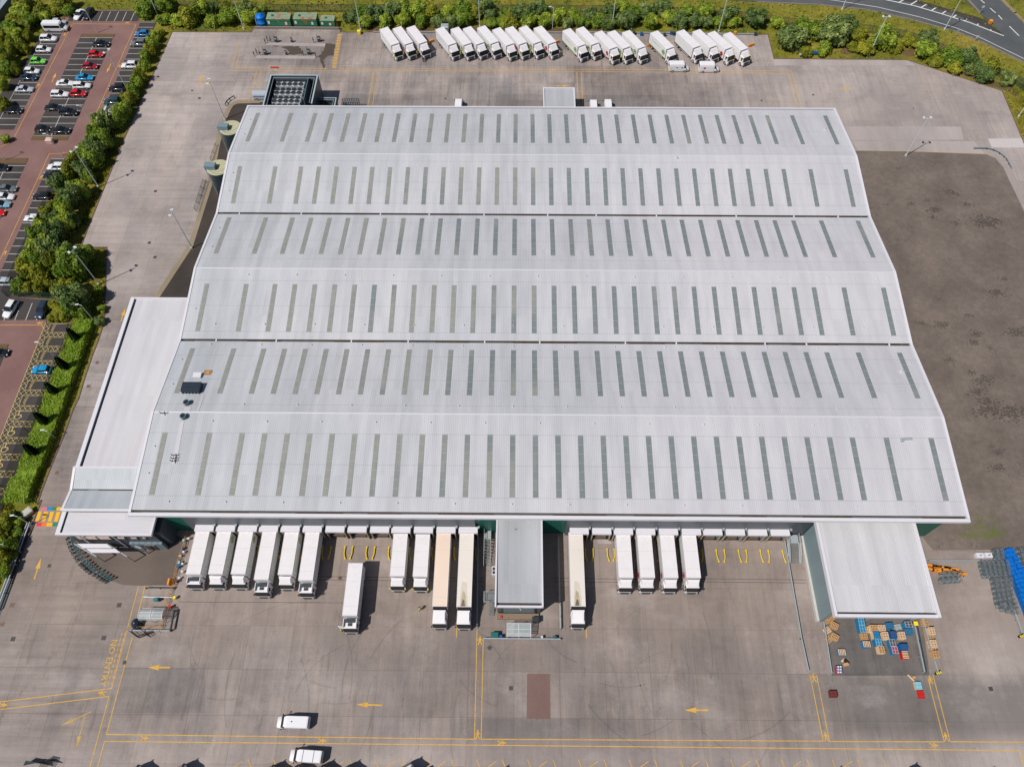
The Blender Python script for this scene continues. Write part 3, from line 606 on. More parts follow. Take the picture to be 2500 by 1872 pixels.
bushes('B', [(30,60,3.4),(100,170,2.5),(230,150,3.2),(320,80,2.8),(410,60,2.2),(440,170,2.4),(570,150,2.8),(560,60,2.4),(660,120,2.6),(740,60,2.4),(760,150,2.6),(860,90,2.2)], 'aabac', "in the hedge left of the blue tank")
bushes('B', [(1690,140,2.6),(1780,90,2.8),(1800,190,2.4),(1900,120,3),(1990,190,2.5),(2060,110,3),(2150,180,2.5),(2190,80,2.8)], 'cacaa', "between the green tanks and first trucks")
bushes('C', [(430,90,3.2),(480,180,2.6),(560,100,2.8),(620,190,2.4),(720,120,3.2),(760,200,2.3),(860,170,2.8),(850,70,2.6),(960,90,2.6),(1040,60,2.8),(1110,190,2.2),(1110,120,2.2),(1230,100,1.8),(1200,180,2),(1280,180,2.5),(1370,110,3),(1440,190,2.6),(1520,100,3),(1580,190,2.5)], 'acaabc', "behind the row of eight trucks")
bushes('C', [(1700,150,2.6),(1790,190,2.2),(1840,120,2.2),(1920,190,2.2),(1990,130,2.6),(2060,180,2.4),(2150,190,2.4),(2170,110,2.4)], 'aca', "behind the row of five trucks")
bushes('D', [(320,200,2.2),(440,70,3),(480,190,3.2),(560,110,2.6),(660,100,2.8),(700,190,2.8),(800,80,2.8),(860,150,2.6),(950,190,2.8),(1010,110,3),(1100,180,2.4),(1180,100,2.8),(1200,190,2.2),(1310,190,2.2),(1400,150,3),(1460,180,2.2),(1640,180,3.2),(1840,190,2.4)], 'acac', "behind the last five trucks")
bushes('D', [(1960,380,4.2,'c'),(2080,280,3.4,'a')], 'c', "in the clump right of the last truck")
bushes('E', [(600,310,4.6,'c'),(720,210,3.6,'c'),(560,400,2.6,'a'),(400,405,2,'b'),(480,260,2.8,'a'),(850,270,2.8,'b'),(900,395,2.6,'b'),(1050,350,3.8,'a'),(800,370,1.8,'b')], 'c', "in the clump around the upper-right lamp post")
bushes('E', [(1160,380,2.2,'b'),(1270,330,2.4),(1390,410,3.2),(1420,320,2.8),(1490,490,2.4,'b'),(1620,480,3.6,'a'),(1740,480,3),(1650,560,2),(1820,560,2.8,'c'),(1880,620,2.6),(1950,550,3,'b'),(2080,640,2.2,'c')], 'acb', "along the diagonal upper-right yard edge")
bushes('A', [(1960,140,3.2,'a'),(1900,60,2.6,'a'),(2160,60,2.8,'c'),(2190,230,2.2,'a')], 'a', "at the car park's top right corner")
bushes('A', [(2130,400,1.6),(2075,480,1.8),(2060,580,1.9),(2010,680,2),(1950,760,2.2),(1930,880,2.0),(1870,1000,2),(1845,1110,2),(1790,1210,2),(1735,1330,2.2),(1680,1450,2.2),(1620,1570,2.3)], 'aab', "in the narrow belt beside the upper car park")
bushes('F', [(1600,190,2.6),(1560,270,2.4),(1420,340,3),(1330,400,2.6),(1400,520,3),(1280,480,2.4,'a'),(1300,640,3),(1200,560,2,'c'),(1180,700,3),(1260,820,3),(1150,900,2.6),(1000,760,2.2,'b'),(960,830,2.4,'b'),(1200,980,2.2),(900,960,2,'b')], 'aaca', "in the belt's part beside the drive bend")
bushes('F', [(820,1150,2.8,'c'),(1080,1200,3),(980,1320,3),(850,1300,2.2),(750,1440,2.4,'b'),(900,1500,3),(960,1600,2.4),(640,1550,2.4,'b'),(720,1600,2.6)], 'ac', "in the belt beside the second car park")
bushes('G', [(700,250,2.6),(620,330,2.8),(860,300,2.8),(780,430,3.2),(560,450,2.8),(500,600,2.8),(700,680,3.2),(620,560,2.6),(420,720,2.6),(880,650,2.4),(1150,680,2.6)], 'aac', "in the belt around the lower lamp post")
bushes('G', [(350,850,2.6),(520,800,2.6),(780,820,3.4),(1050,900,4,'a'),(380,960,2.2,'b'),(240,1100,2.2,'a'),(350,1100,1.8,'b'),(600,1000,2.8,'b'),(520,1130,1.8,'b'),(800,1130,2.6,'b'),(960,1160,2.8,'b'),(1080,1300,4,'c'),(980,1400,2.6,'a'),(1100,1430,2.2,'a'),(1310,1540,1.4,'c'),(1350,1350,1.2,'a'),(1310,1100,1.4,'a')], 'ab', "at the belt's foot by the fence corner")
bushes('G', [(800,1400,1.7,'b'),(700,1350,1.2,'b'),(880,1500,1.5,'b'),(680,1530,1.2,'b'),(780,1530,1.3,'b')], 'b', "in the bed right of the navy car", .6)
bushes('A', [(340,100,3.2),(260,200,3),(180,300,2.6),(130,420,3.2),(300,350,2.8),(390,270,2.4),(560,170,3),(620,220,2.2),(850,60,3.2),(900,130,2.0),(470,60,2.4,'b'),(700,110,2.2,'b')], 'ab', "in the thicket left of the white minibus")
bushes('A', [(60,540,2.4),(230,480,2.6),(180,650,2.6),(40,760,2.4),(130,820,2.6),(60,950,2.6),(210,930,2.0),(30,1130,2),(40,1380,2),(300,620,2.2,'b'),(380,470,1.8,'b')], 'ab', "in the thicket left of the parked cars")
bushes('F', [(40,450,1.6,'a')], 'a', "alone at the car park's left frame edge")
bushes('AD', [(60,330,2.2,'b'),(170,330,1.7,'a'),(30,480,2.4,'b'),(160,460,1.6,'a'),(60,620,2.2,'a'),(20,750,2,'b'),(100,700,1.4,'a'),(20,900,1.8,'a')], 'ab', "in the thicket by the lower-left footpath")
bushes('BG', [(0,1400,0.1)], 'a', 'x'); BUSH.pop()
cnt = {}
for i, (x, y, r, kd, where) in enumerate(BUSH): cnt.setdefault(where, []).append(i)
def sizeword(r): return 'low' if r < 1.9 else 'medium' if r < 2.7 else 'large' if r < 3.5 else 'very large'
KW = dict(a='mid-green', b='olive-yellow', c='grey-green')
for where, ids in cnt.items():
    ids.sort(key=lambda i: BUSH[i][0]) if abs(max(BUSH[i][0] for i in ids)-min(BUSH[i][0] for i in ids)) > abs(max(BUSH[i][1] for i in ids)-min(BUSH[i][1] for i in ids)) else ids.sort(key=lambda i: -BUSH[i][1])
    horiz = abs(max(BUSH[i][0] for i in ids)-min(BUSH[i][0] for i in ids)) > abs(max(BUSH[i][1] for i in ids)-min(BUSH[i][1] for i in ids))
    for n, i in enumerate(ids):
        x, y, r, kd, _ = BUSH[i]; o = tree_kit(kd, i % 4)
        pos = nth(n)+(' from the left' if horiz else ' from the top')
        lab = f'{sizeword(r)} {KW[kd]} bush, {pos} {where}' if len(ids) > 1 else f'{sizeword(r)} {KW[kd]} bush {where}'
        q = o.place('bush' if r < 3.0 else 'tree', lab, 'bush' if r < 3.0 else 'tree', (x, y, -.1), random.uniform(0,6.28), 'bushes '+where)
        hh = (r*random.uniform(1.15,1.45) if y < 190 and x < -80 else r*random.uniform(.85,1.1)) if r > 1.7 else r*.9; sx_ = r*(.93 if x < -80 and y < 190 else 1.03); q.scale = (sx_, sx_*random.uniform(.88,1.05), hh)
# hedge
g = MB(); rn = random.Random(3)
hp = [(-96.1,92.7),(-91.9,92.7),(-91.8,58),(-92.3,51.5),(-96.8,50.2)]
g.prism([(-95.6,92.2),(-92.4,92.2),(-92.3,58),(-92.8,52),(-96.3,50.9)], 0, 1.45, M['hedgel'])
for i in range(15000):
    y = rn.uniform(50.5,92.7); xr = -91.85 if y > 58 else -92.3; xl = -96.1-(.7 if y < 56 else 0)
    if rn.random() < .75: p = Vector((rn.uniform(xl,xr), y, 1.6+.16*math.sin(y*1.3)+.14*math.sin(y*.5+2)+rn.gauss(0,.09))); d = Vector((0,0,1))
    else: side = rn.random() < .5; p = Vector((xl if side else xr, y, rn.uniform(.1,1.6))); d = Vector((-1 if side else 1,0,.3))
    nrm = (d+Vector((rn.gauss(0,.5),rn.gauss(0,.5),rn.gauss(0,.3)))).normalized(); t = nrm.orthogonal().normalized(); t.rotate(Matrix.Rotation(rn.uniform(0,6.28),3,nrm)); b = nrm.cross(t); z = rn.uniform(.10,.24)
    g.add([p-t*z, p-b*z*.6, p+t*z, p+b*z*.6], [(0,1,2,3)], M['hedgel'])
tag(obj('hedge', g.mesh('hedge')), 'long clipped bright green hedge between the visitor bays and the side road', 'hedge')
k = Kit(); g = MB(); g.tube((0,0,0),(0,0,1),.1,M['bark'],7); k.add('trunk', g)
g = MB(); rn = random.Random(5); g.lathe([(.25,.2),(.55,1.0),(.5,2.6),(.3,3.9),(.05,4.6)], M['conif'], 10)
for i in range(1500):
    z = rn.uniform(.3,4.9); R = .72*math.sin(min(1,z/1.4)*1.57)*(1-(z/5.2)**2.2)+.06; a = rn.uniform(0,6.28); d = Vector((math.cos(a), math.sin(a), .6)); p = Vector((R*math.cos(a)*rn.uniform(.8,1.15), R*math.sin(a)*rn.uniform(.8,1.15), z)); t = Vector((0,0,1)).lerp(d,.5).normalized(); b = t.cross(d).normalized(); s_ = rn.uniform(.12,.25)
    g.add([p-t*s_, p-b*s_*.5, p+t*s_, p+b*s_*.5], [(0,1,2,3)], M['conif'])
k.add('crown', g)
for i, (kk, x, y) in enumerate((('H',1080,480),('H',930,860),('H',800,1200),('H',660,1590),('I',530,630))):
    p = w(kk, x, y); k.place('conifer', f'dark columnar conifer standing in the bright green hedge, {nth(i)} from the top', 'tree', (p.x,p.y,0), i, 'conifers in the hedge', scale=(1.1,1.1,1.1))
# rough grass tufts (uncountable)
g = MB(); rn = random.Random(11)
def inpoly(x, y, pl):
    c = False; j = len(pl)-1
    for i in range(len(pl)):
        if ((pl[i][1] > y) != (pl[j][1] > y)) and x < (pl[j][0]-pl[i][0])*(y-pl[i][1])/(pl[j][1]-pl[i][1])+pl[i][0]: c = not c
        j = i
    return c
areas = [(P('SRC',(-100,-60),(2560,-120),(2560,450),(2450,200),(2330,165),(1880,130),(1880,85),(420,78),(380,60),(160,40),(60,330),(-100,600)), 26000, .34), (P('G',(1000,560),(1435,575),(1405,1550),(1250,1600),(1230,900)), 1500, .22), (P('F',(1450,640),(1640,570),(1150,1660),(1080,1660)), 1200, .22), (P('AD',(-100,0),(130,0),(230,420),(100,800),(-100,1300)), 2500, .25), (P('H',(830,500),(940,480),(480,1650),(380,1650)), 900, .2), (P('V',(1870,110),(2070,0),(2200,0),(2300,700),(2070,570)), 2000, .25)]
hwpoly = top+bot[::-1]; sl = P('E',(1550,-300),(1720,0),(1850,120),(1950,200),(2045,300),(2350,500),(2600,560),(2350,330),(2212,200),(2110,100),(2010,0),(1850,-300))
for pl, n, s_ in areas:
    xs = [p.x for p in pl]; yy = [p.y for p in pl]
    for i in range(n):
        x = rn.uniform(min(xs),max(xs)); y = rn.uniform(min(yy),max(yy))
        if not inpoly(x, y, pl) or inpoly(x, y, hwpoly) or inpoly(x, y, yard) or inpoly(x, y, cp) or inpoly(x, y, sl): continue
        for q in range(2):
            a = rn.uniform(0,6.28); h = s_*rn.uniform(.5,1.5); t = Vector((math.cos(a), math.sin(a), 0)); p = Vector((x+rn.gauss(0,.15),y+rn.gauss(0,.15),-.1)); lean = Vector((rn.gauss(0,.3),rn.gauss(0,.3),1)).normalized()
            g.add([p-t*h*.6, p+t*h*.6, p+t*h*.2+lean*h*1.1, p-t*h*.3+lean*h], [(0,1,2,3)], M['tuft'])
o = obj('grass', g.mesh('grass')); o['kind'] = 'stuff'; o['label'] = 'rough yellow-green grass on the verges'
# ------------------------------------------------------------------ warehouse
XL, XR = -66.6, 77.8
wh = thing('warehouse', 'huge warehouse with a pale grey ridged metal roof and rows of skylights', 'warehouse', (5, 97, 0))
g = MB()
SEG = [(45.45,63.7),(63.7,80.7),(81.3,97.6),(97.6,114.7),(115.3,131.7),(131.7,150.3)]
for a, b in SEG:
    za, zb = roofz(a), roofz(b); x0, x1 = XL+.45, XR-.45
    g.add([(x0,a,za),(x1,a,za),(x1,b,zb),(x0,b,zb),(x0,a,za-.15),(x1,a,za-.15),(x1,b,zb-.15),(x0,b,zb-.15)], [(0,1,2,3),(7,6,5,4),(0,4,5,1),(2,6,7,3)], M['roof'])
part('roof', g, wh)
for y in (63.7,97.6,131.7):
    g = MB(); z = roofz(y); g.add([(XL+.45,y-.16,z-.0),(XR-.45,y-.16,z-.0),(XR-.45,y,z+.05),(XL+.45,y,z+.05),(XR-.45,y+.16,z-.0),(XL+.45,y+.16,z-.0)], [(0,1,2,3),(3,2,4,5)], plain('ridge_metal',(.56,.55,.585),.5,.05)); part('ridge_cap', g, wh)
for y in (81,115):
    g = MB(); z = roofz(y)-.32; g.box(XL+.5,XR-.5,y-.31,y+.31,z-.1,z,M['gutter']); g.box(XL+.46,XR-.46,y-.36,y-.3,z,roofz(y)-.0,M['gutterg'])
    for i in range(11): x = XL+8+i*13.1+random.uniform(-3,3); g.box(x,x+.25,y-.3,y+.3,z,z+.2,M['trim'])
    x = XL+3
    while x < XR-14: L = random.uniform(4,14); g.box(x,x+L,y-.25,y+.1,z+.01,z+.02,M['gutterg']); x += L+random.uniform(5,14)
    part('valley_gutter', g, wh)
g = MB(); g.box(XL+.5,XR-.5,44.98,45.47,11.5,11.62,M['gutter']); x = XL+2
while x < XR-14: L = random.uniform(3,12); g.box(x,x+L,44.99,45.3,11.62,11.63,M['gutterg']); x += L+random.uniform(3,12)
g.box(XL+.46,XR-.46,45.44,45.5,11.5,11.97,M['gutterg']); part('eave_gutter', g, wh)
g = MB(); g.box(XL,XR,44.4,44.98,11.35,12.06,M['trim']); part('fascia', g, wh)
g = MB(); g.box(XL,XR,150.62,150.95,9.5,10.1,M['trim']); g.box(XL+.5,XR-.5,150.3,150.62,9.6,9.7,M['chassis']); part('fascia', g, wh)
for x0, x1 in ((XL,XL+.45),(XR-.45,XR)):
    g = MB(); ys_ = [44.98,63.7,81,97.6,115,131.7,150.62]
    for a, b in zip(ys_, ys_[1:]):
        za, zb = roofz(a)+.1, roofz(b)+.1; g.add([(x0,a,za),(x1,a,za),(x1,b,zb),(x0,b,zb),(x0,a,za-.6),(x1,a,za-.6),(x1,b,zb-.6),(x0,b,zb-.6)], [(0,1,2,3),(0,3,7,4),(1,5,6,2)], M['trim'])
    part('verge_trim', g, wh)
for a, b in ((-65.4,-59.4),(-7.2,9.2),(53,76)):
    g = MB(); g.box(a,b,46.0,46.4,0,11.3,M['green']); part('wall', g, wh)
for a, b in ((-59.4,-7.2),(9.2,49.5)):
    g = MB(); g.box(a,b,45.6,46.4,0,11.3,M['grey']); part('dock_wall', g, wh)
g = MB(); g.box(49.5,53,45.75,46.4,0,11.3,M['dark_clad']); part('wall', g, wh)
for x0, x1 in ((-65.4,-65),(75.6,76)):
    g = MB(); pr = [(46.4,0)]+[(150,0)]+[(y, roofz(y)-.3) for y in (150,131.7,115,97.6,81,63.7,46.4)]; g.xprism(pr, x0, x1, M['green']); part('wall', g, wh)
g = MB(); g.box(-65,75.6,149.6,150,0,roofz(150)-.3,M['green']); part('wall', g, wh)
SX = [-63.25,-55.2]+[-49.3+4.063*k for k in range(28)]+[66.5,74.5]
RY = [(48.1,59.65),(67.9,78.9),(82.95,93.8),(101.9,113.6),(117.6,127.9),(136.2,147.9)]
rest = MB(); ns = 0; skm = []
for ri, (y0, y1) in enumerate(RY):
    g = MB(); h = .475; z0, z1 = roofz(y0)+.03, roofz(y1)+.03
    g.add([(-h,y0,z0),(h,y0,z0),(h,y1,z1),(-h,y1,z1),(-h,y0,z0-.06),(h,y0,z0-.06),(h,y1,z1-.06),(-h,y1,z1-.06)], [(0,1,2,3),(0,4,5,1),(1,5,6,2),(2,6,7,3),(3,7,4,0)], M['skylight'])
    me = g.mesh('skylight', (0,97,0))
    for x in SX:
        if ns < 100: o = obj('skylight', me, wh, (x-5,0,0)); ns += 1
        else: rest.add([(vx+x,vy,vz) for vx,vy,vz in g.v], g.f, M['skylight'])
o = part('skylights', rest, wh); o['kind'] = 'stuff'
g = MB(); g.box(-.1,.1,-.1,.1,0,.22,M['trim']); g.tube((0,0,.22),(.14,.06,.26),.03,M['gutterg'],5); am = g.mesh('anchor_post')
for y in (46.9,61.9,65.4,79.9,84.6,96.0,):
    for i in range(14):
        x = -60+9.9*i+(4.9 if y in (61.9,96.0) else 0); obj('anchor_post', am, wh, (x-5, y-97, roofz(y)))
for x in (-64.6,76):
    for y in (52,57,70,76,88,104,110,121,126,139,145): obj('anchor_post', am, wh, (x-5 if x < 0 else x-5.3, y-97, roofz(y)))
# dock shelters
sh = MB(); sh.box(-1.72,1.72,44.5,45.6,4.0,4.22,M['trim']); sh.box(-1.72,1.72,44.42,44.5,3.75,4.26,M['trim']); sh.box(-1.72,1.72,44.9,44.98,4.22,4.27,M['trim'])
po = MB(); po.box(-.09,.09,44.62,45.6,0,4.0,M['blue_grey']); pf = MB(); pf.box(-.07,.07,44.5,44.62,.3,3.75,plain('buffer_orange',(.5,.33,.16),.6))
dr = MB(); dr.box(-1.35,1.35,45.52,45.6,.9,4.0,M['chassis']); lv = MB(); lv.box(-1.1,1.1,44.9,45.6,.0,1.1,plain('dock_leveller_grey',(.12,.09,.07),.7,.4,2)); bfm = MB(); bfm.box(-1.3,-1.05,44.72,44.9,.5,1.1,M['black']); bfm.box(1.05,1.3,44.72,44.9,.5,1.1,M['black'])
lh = MB(); lh.box(-.18,.18,45.2,45.6,4.5,4.75,M['steel']); lh.tube((0,45.3,4.3),(0,45.1,4.9),.06,M['steel'],6)
mm = {k: v.mesh(k) for k, v in dict(dock_shelter=sh, side_post=po, post_buffer=pf, dock_door=dr, dock_leveller=lv, bumper=bfm, wall_lamp=lh).items()}
DL = [498.4,550.5,604,655.6,708.6,762.5,818,872,927,979,1034,1089,1143]; DR = [1413.8,1468.8,1521.5,1575.6,1631.2,1687.2,1739,1794,1848,1903]
DX = [w('SRC',x,1290,4.2).x for x in DL+DR]
for x in DX:
    s_ = obj('dock_shelter', mm['dock_shelter'], wh, (x-5,-97,0)); obj('dock_door', mm['dock_door'], s_); obj('dock_leveller', mm['dock_leveller'], s_); obj('bumper', mm['bumper'], s_)
    for q in (-1.62,1.62): obj('side_post', mm['side_post'], s_, (q,0,0)); obj('post_buffer', mm['post_buffer'], s_, (q,0,0))
    obj('wall_lamp', mm['wall_lamp'], wh, (x-5+1.9,-97,0))
# dock wheel guides (bent yellow rails)
k = Kit(); g = MB()
for s_ in (0,): g.tube((0,.95,.28),(0,-.3,.28),.1,M['yel'],8); g.tube((0,-.3,.28),(.22,-1.15,.28),.1,M['yel'],8); g.box(-.15,.15,.8,1.1,0,.28,M['yel']); g.box(.1,.36,-1.3,-1.0,0,.28,M['yel'])
k.add('rail', g); n = 0; kr = Kit(); g = MB(); g.tube((0,.95,.28),(0,-.3,.28),.1,M['yel'],8); g.tube((0,-.3,.28),(-.22,-1.15,.28),.1,M['yel'],8); g.box(-.15,.15,.8,1.1,0,.28,M['yel']); g.box(-.36,-.1,-1.3,-1.0,0,.28,M['yel']); kr.add('rail', g)
for i, x in enumerate(DX):
    yy = w('M',340,560).y
    for sd_, kt, sx in ((-1,k,1),(1,kr,-1)):
        xx = x+sd_*1.3; side = 'left' if sd_ < 0 else 'right'; grp = 'left' if i < 13 else 'right'; j = i if i < 13 else i-13
        (kr if sd_ < 0 else k).place('wheel_guide', f'bent yellow wheel guide, {side} side of the {nth(j)} bay in the {grp} dock row', 'wheel guide', (xx, yy, 0), 0, 'yellow wheel guides at the dock bays')
# roof plant on the warehouse
def rp(k_, x, y): p = onroof(k_, x, y); return p
p = rp('Y',605,650); t = thing('roof_louvre_unit','dark blue louvred plant unit on the roof near the left end','plant unit',(p.x,p.y,p.z))
g = MB(); hw = 1.75
g.box(p.x-hw,p.x+hw,p.y-1.0,p.y+1.0,p.z+.1,p.z+.95,plain('navy_louvre',(.02,.028,.05),.4)); part('casing', g, t)
g = MB()
for i in range(7): g.box(p.x-hw+.1,p.x+hw-.1,p.y-.92+i*.3,p.y-.84+i*.3,p.z+.95,p.z+1.0,M['dsteel'])
part('louvre', g, t)
g = MB()
for i in range(6): g.box(p.x-1.6+i*.6,p.x-1.45+i*.6,p.y-1.15,p.y-1.0,p.z-.2,p.z+.5,M['dsteel'])
part('bracket', g, t)
for i, (x, y) in enumerate(((540,832),(500,1000))):
    p = rp('Y',x,y); t = thing('roof_fan', 'round blue roof fan cowl, '+('upper' if i == 0 else 'lower')+' one by the left ridge', 'roof fan', p, 0, 'round roof fans'); g = MB(); g.lathe([(.5,-.2),(.48,.6),(.56,.7),(.56,.8)], plain('cowl_blue',(.09,.16,.19),.4), 18, (p.x,p.y)); g.v = [(a,b,c+p.z) for a,b,c in g.v]; part('cowl', g, t)
    g = MB(); g.lathe([(.42,.81),(.42,.82)], M['black'], 14, (p.x,p.y)); g.v = [(a,b,c+p.z) for a,b,c in g.v]; part('fan', g, t)
def roof_strip(k_, pts, name, label):
    g = MB(); q = [rp(k_, *a) for a in pts]; g.add([(a.x,a.y,a.z+.05) for a in q]+[(a.x,a.y,a.z-.02) for a in q], [(0,1,2,3),(0,4,5,1),(1,5,6,2),(2,6,7,3),(3,7,4,0)], M['roof2']); part(name, g, wh)
roof_strip('Y', [(505,870),(590,870),(570,930),(487,930)], 'walkway_sheet', ''); roof_strip('Y', [(455,1050),(500,1050),(425,1460),(370,1460)], 'walkway_sheet', ''); roof_strip('Y', [(715,720),(748,720),(680,925),(645,925)], 'walkway_sheet', ''); roof_strip('AC', [(1435,1180),(1470,1180),(1505,1345),(1470,1345)], 'walkway_sheet', '')
roof_strip('W', [(105,152),(133,152),(150,240),(125,240)], 'walkway_sheet', '')
for i, (kk, x, y, d) in enumerate((('Y',245,960,'lone'),('Y',385,1475,'top'),('Y',380,1512,'middle'),('Y',372,1545,'bottom'))):
    p = rp(kk,x,y); t = thing('vent_pipe', 'small twin roof vent pipe at the left, '+('on its own at the ridge' if i == 0 else d+' one of three in a column'), 'vent pipe', p, 0, 'twin vent pipes'); g = MB(); g.tube(p,p+Vector((-.45,.1,.7)),.09,M['dsteel'],6); g.tube(p,p+Vector((.5,.15,.7)),.09,M['dsteel'],6); g.box(p.x-.3,p.x+.3,p.y-.25,p.y+.25,p.z-.05,p.z+.18,M['trim']); part('pipe', g, t)
p = rp('Y',668,492); g = MB(); g.obox(0,0,1.5,1.1,0,.5,0,M['trim']); tag(obj('roof_hatch', g.mesh('roof_hatch'), None, p), 'white box hatch beside the orange mat on the roof', 'roof hatch')
p = rp('Y',788,450); g = MB(); g.obox(0,0,1.5,1.1,0,.08,0,plain('mat_ochre',(.30,.19,.09),.8,.4,4)); g.obox(.1,0,.5,.4,.08,.16,.4,M['orange']); tag(obj('roof_mat', g.mesh('roof_mat'), None, p), 'small ochre and orange mat lying on the roof at the left', 'mat')
p = rp('AC',1522,1385); g = MB(); 
for i in range(7): a = .15+i*.3; g.tube((-1.0+i*.28,.0+.3*math.sin(a),.25),(-.72+i*.28,.3*math.sin(a+.3),.25),.24,M['steel'],8)
g.box(-1.1,-.6,-.3,.3,0,.3,M['steel']); tag(obj('duct_bend', g.mesh('duct_bend'), None, p), 'curved silver duct bend on the roof near the right end', 'duct')
for kk, x, y, d in (('AC',1475,770,'in the middle of the roof near the right verge'),('V',58,492,'near the rear right corner of the roof'),('Z',1461,343,'near the rear ridge right of centre')):
    p = rp(kk,x,y); g = MB(); g.box(-.35,.35,-.2,.2,0,.3,M['trim']); g.tube((0,0,.3),(.1,0,.7),.08,M['steel'],6); tag(obj('roof_cowl', g.mesh('roof_cowl'), None, p), 'tiny white cowl '+d, 'roof cowl')
# ------------------------------------------------------------------ side annex and wing
ax = thing('annex_building', 'long white flat-roofed annex along the left side of the warehouse', 'building', (-73, 73, 0)); Z0 = 10.0
g = MB(); g.poly([(-78.35,54.3,Z0),(-66.62,54.3,Z0),(-66.62,91.8,Z0),(-78.35,91.8,Z0)], M['roof2']); part('roof', g, ax)
g = MB(); g.box(-79.5,-78.75,54.3,92.2,9.3,Z0+.25,M['trim']); g.box(-78.75,-66.62,91.8,92.2,9.3,Z0+.2,M['trim']); part('parapet', g, ax)
g = MB(); g.box(-78.75,-78.35,54.3,91.8,9.3,9.45,M['chassis']); 
for i in range(18): y = 56+i*2; g.box(-78.7,-78.5,y,y+.8,9.45,9.6,M['gutterg'])
part('gutter', g, ax)
g = MB(); g.box(-79.1,-65.6,54.4,91.6,0,9.3,M['grey']); part('wall', g, ax)
wg = thing('corrugated_wing', 'grey corrugated butterfly-roofed wing at the lower left of the warehouse', 'building', (-73, 50, 0))
ya, yb, yc = w('I',1010,785,10).y, w('I',950,1075,9.24).y, w('I',830,1362,9.7).y
za, zb, zc_ = 10.3, 9.2, 9.9
g = MB()
for (a, z1), (b, z2) in (((yc+.3,zc_),(yb-.12,zb)),((yb+.15,zb),(ya-.2,za))):
    g.add([(-79.3,a,z1),(-66.62,a,z1),(-66.62,b,z2),(-79.3,b,z2),(-79.3,a,z1-.15),(-66.62,a,z1-.15),(-66.62,b,z2-.15),(-79.3,b,z2-.15)], [(0,1,2,3),(0,4,5,1),(2,6,7,3)], M['roof3'])
part('roof', g, wg)
g = MB(); g.box(-79.3,-66.6,yb-.12,yb+.15,zb-.3,zb-.2,M['gutter']); g.box(-76.5,-74.6,yb-.1,yb+.12,zb-.2,zb-.15,M['gutterg']); part('gutter', g, wg)
g = MB(); x0, x1 = -79.75, -79.3
for (a, z1), (b, z2) in (((yc,zc_),(yb,zb)),((yb,zb),(ya,za))): g.add([(x0,a,z1+.1),(x1,a,z1+.1),(x1,b,z2+.1),(x0,b,z2+.1),(x0,a,z1-.5),(x0,b,z2-.5)], [(0,1,2,3),(0,3,5,4)], M['trim'])
g.box(x0,-66.62,ya-.2,ya+.15,za-.5,za+.15,M['trim']); g.box(x0,-66.62,yc-.05,yc+.32,zc_-.45,zc_+.12,M['trim']); part('trim', g, wg)
g = MB(); g.box(-79.2,-66.4,yc+.6,54.3,0,8.6,M['grey']); part('wall', g, wg)
en = thing('entrance_block', 'two-storey dark entrance block with white awnings at the lower left', 'building', (-72, 44, 0))
g = MB(); g.poly([(-79.4,42.6,8.05),(-63.9,42.6,8.05),(-63.9,46.4,8.05),(-79.4,46.4,8.05)], M['roofx']); part('roof', g, en)
g = MB(); g.box(-80.5,-63.6,42.2,42.6,7.6,8.15,M['trim']); g.box(-80.5,-79.75,42.6,47.2,7.6,8.15,M['trim']); g.box(-63.9,-63.6,42.6,46.0,7.6,8.15,M['trim']); g.box(-79.75,-79.4,42.6,46.6,7.5,7.6,M['chassis']); part('trim', g, en)
g = MB(); g.box(-79.3,-64,42.75,46,0,7.6,M['dark_clad']); part('wall', g, en)
g = MB(); g.box(-69.8,-63.9,42.3,42.75,0,3.0,M['blue_grey_y']); g.box(-63.99,-62.9,43.2,46,0,6.9,M['dark_clad']); part('lower_wall', g, en)
wl = plain('window_reflection',(.70,.52,.45),.6,.2,2)  # warm reflection in the panes, painted as pinkish panels over the glass
for x0, x1, z0, z1 in ((-78.2,-74.6,3.9,5.9),(-74.4,-72.2,3.9,5.9),(-71.0,-69.6,4.2,5.6),(-68.6,-67.4,4.2,5.6),(-66.6,-65.8,4.4,5.4)):
    g = MB(); g.box(x0,x1,42.66,42.75,z0,z1,M['glass']); f = part('window', g, en); g = MB(); g.box(x0+.1,x1-.1,42.63,42.66,z0+.7,z1-.1,wl); g.v = [(a+72,b-44,c) for a,b,c in g.v]; obj('reflection_panel', g.mesh('reflection_panel'), f)
g = MB(); a, b = P('AE',(150,368),z=3.3)[0], P('AE',(740,490),z=3.3)[0]
for q in ([(150,368),(555,370),(630,428),(235,428)], [(275,438),(675,438),(740,490),(350,490)]):
    c = P('AE',*q,z=3.3); g.prism([(v.x,v.y) for v in reversed(c)], 3.2, 3.32, M['trim'])
part('awning', g, en)
for q in (((120,370),(418,540)),((560,370),(828,540)),((940,400),(1020,430))):
    A_, B_ = w('AE',*q[0],3.1), w('AE',*q[1],3.1) ; g = MB(); g.tube(A_,B_,.12,M['steel'],6); g.tube((B_.x,B_.y,0),B_,.1,M['steel'],6); g.tube((A_.x,A_.y,0),A_,.1,M['steel'],6); part('awning_frame', g, en)
for x, y in (((150,258),(115,365)),((585,250),(545,365))):
    g = MB(); A_ = w('AE',*x,7.6); g.tube((A_.x,A_.y+.15,7.6),(A_.x,A_.y+.15,0),.11,M['trim'],8); part('column', g, en)
g = MB(); g.box(-67.3,-65.4,42.2,42.3,0,2.4,M['glass']); part('door', g, en)
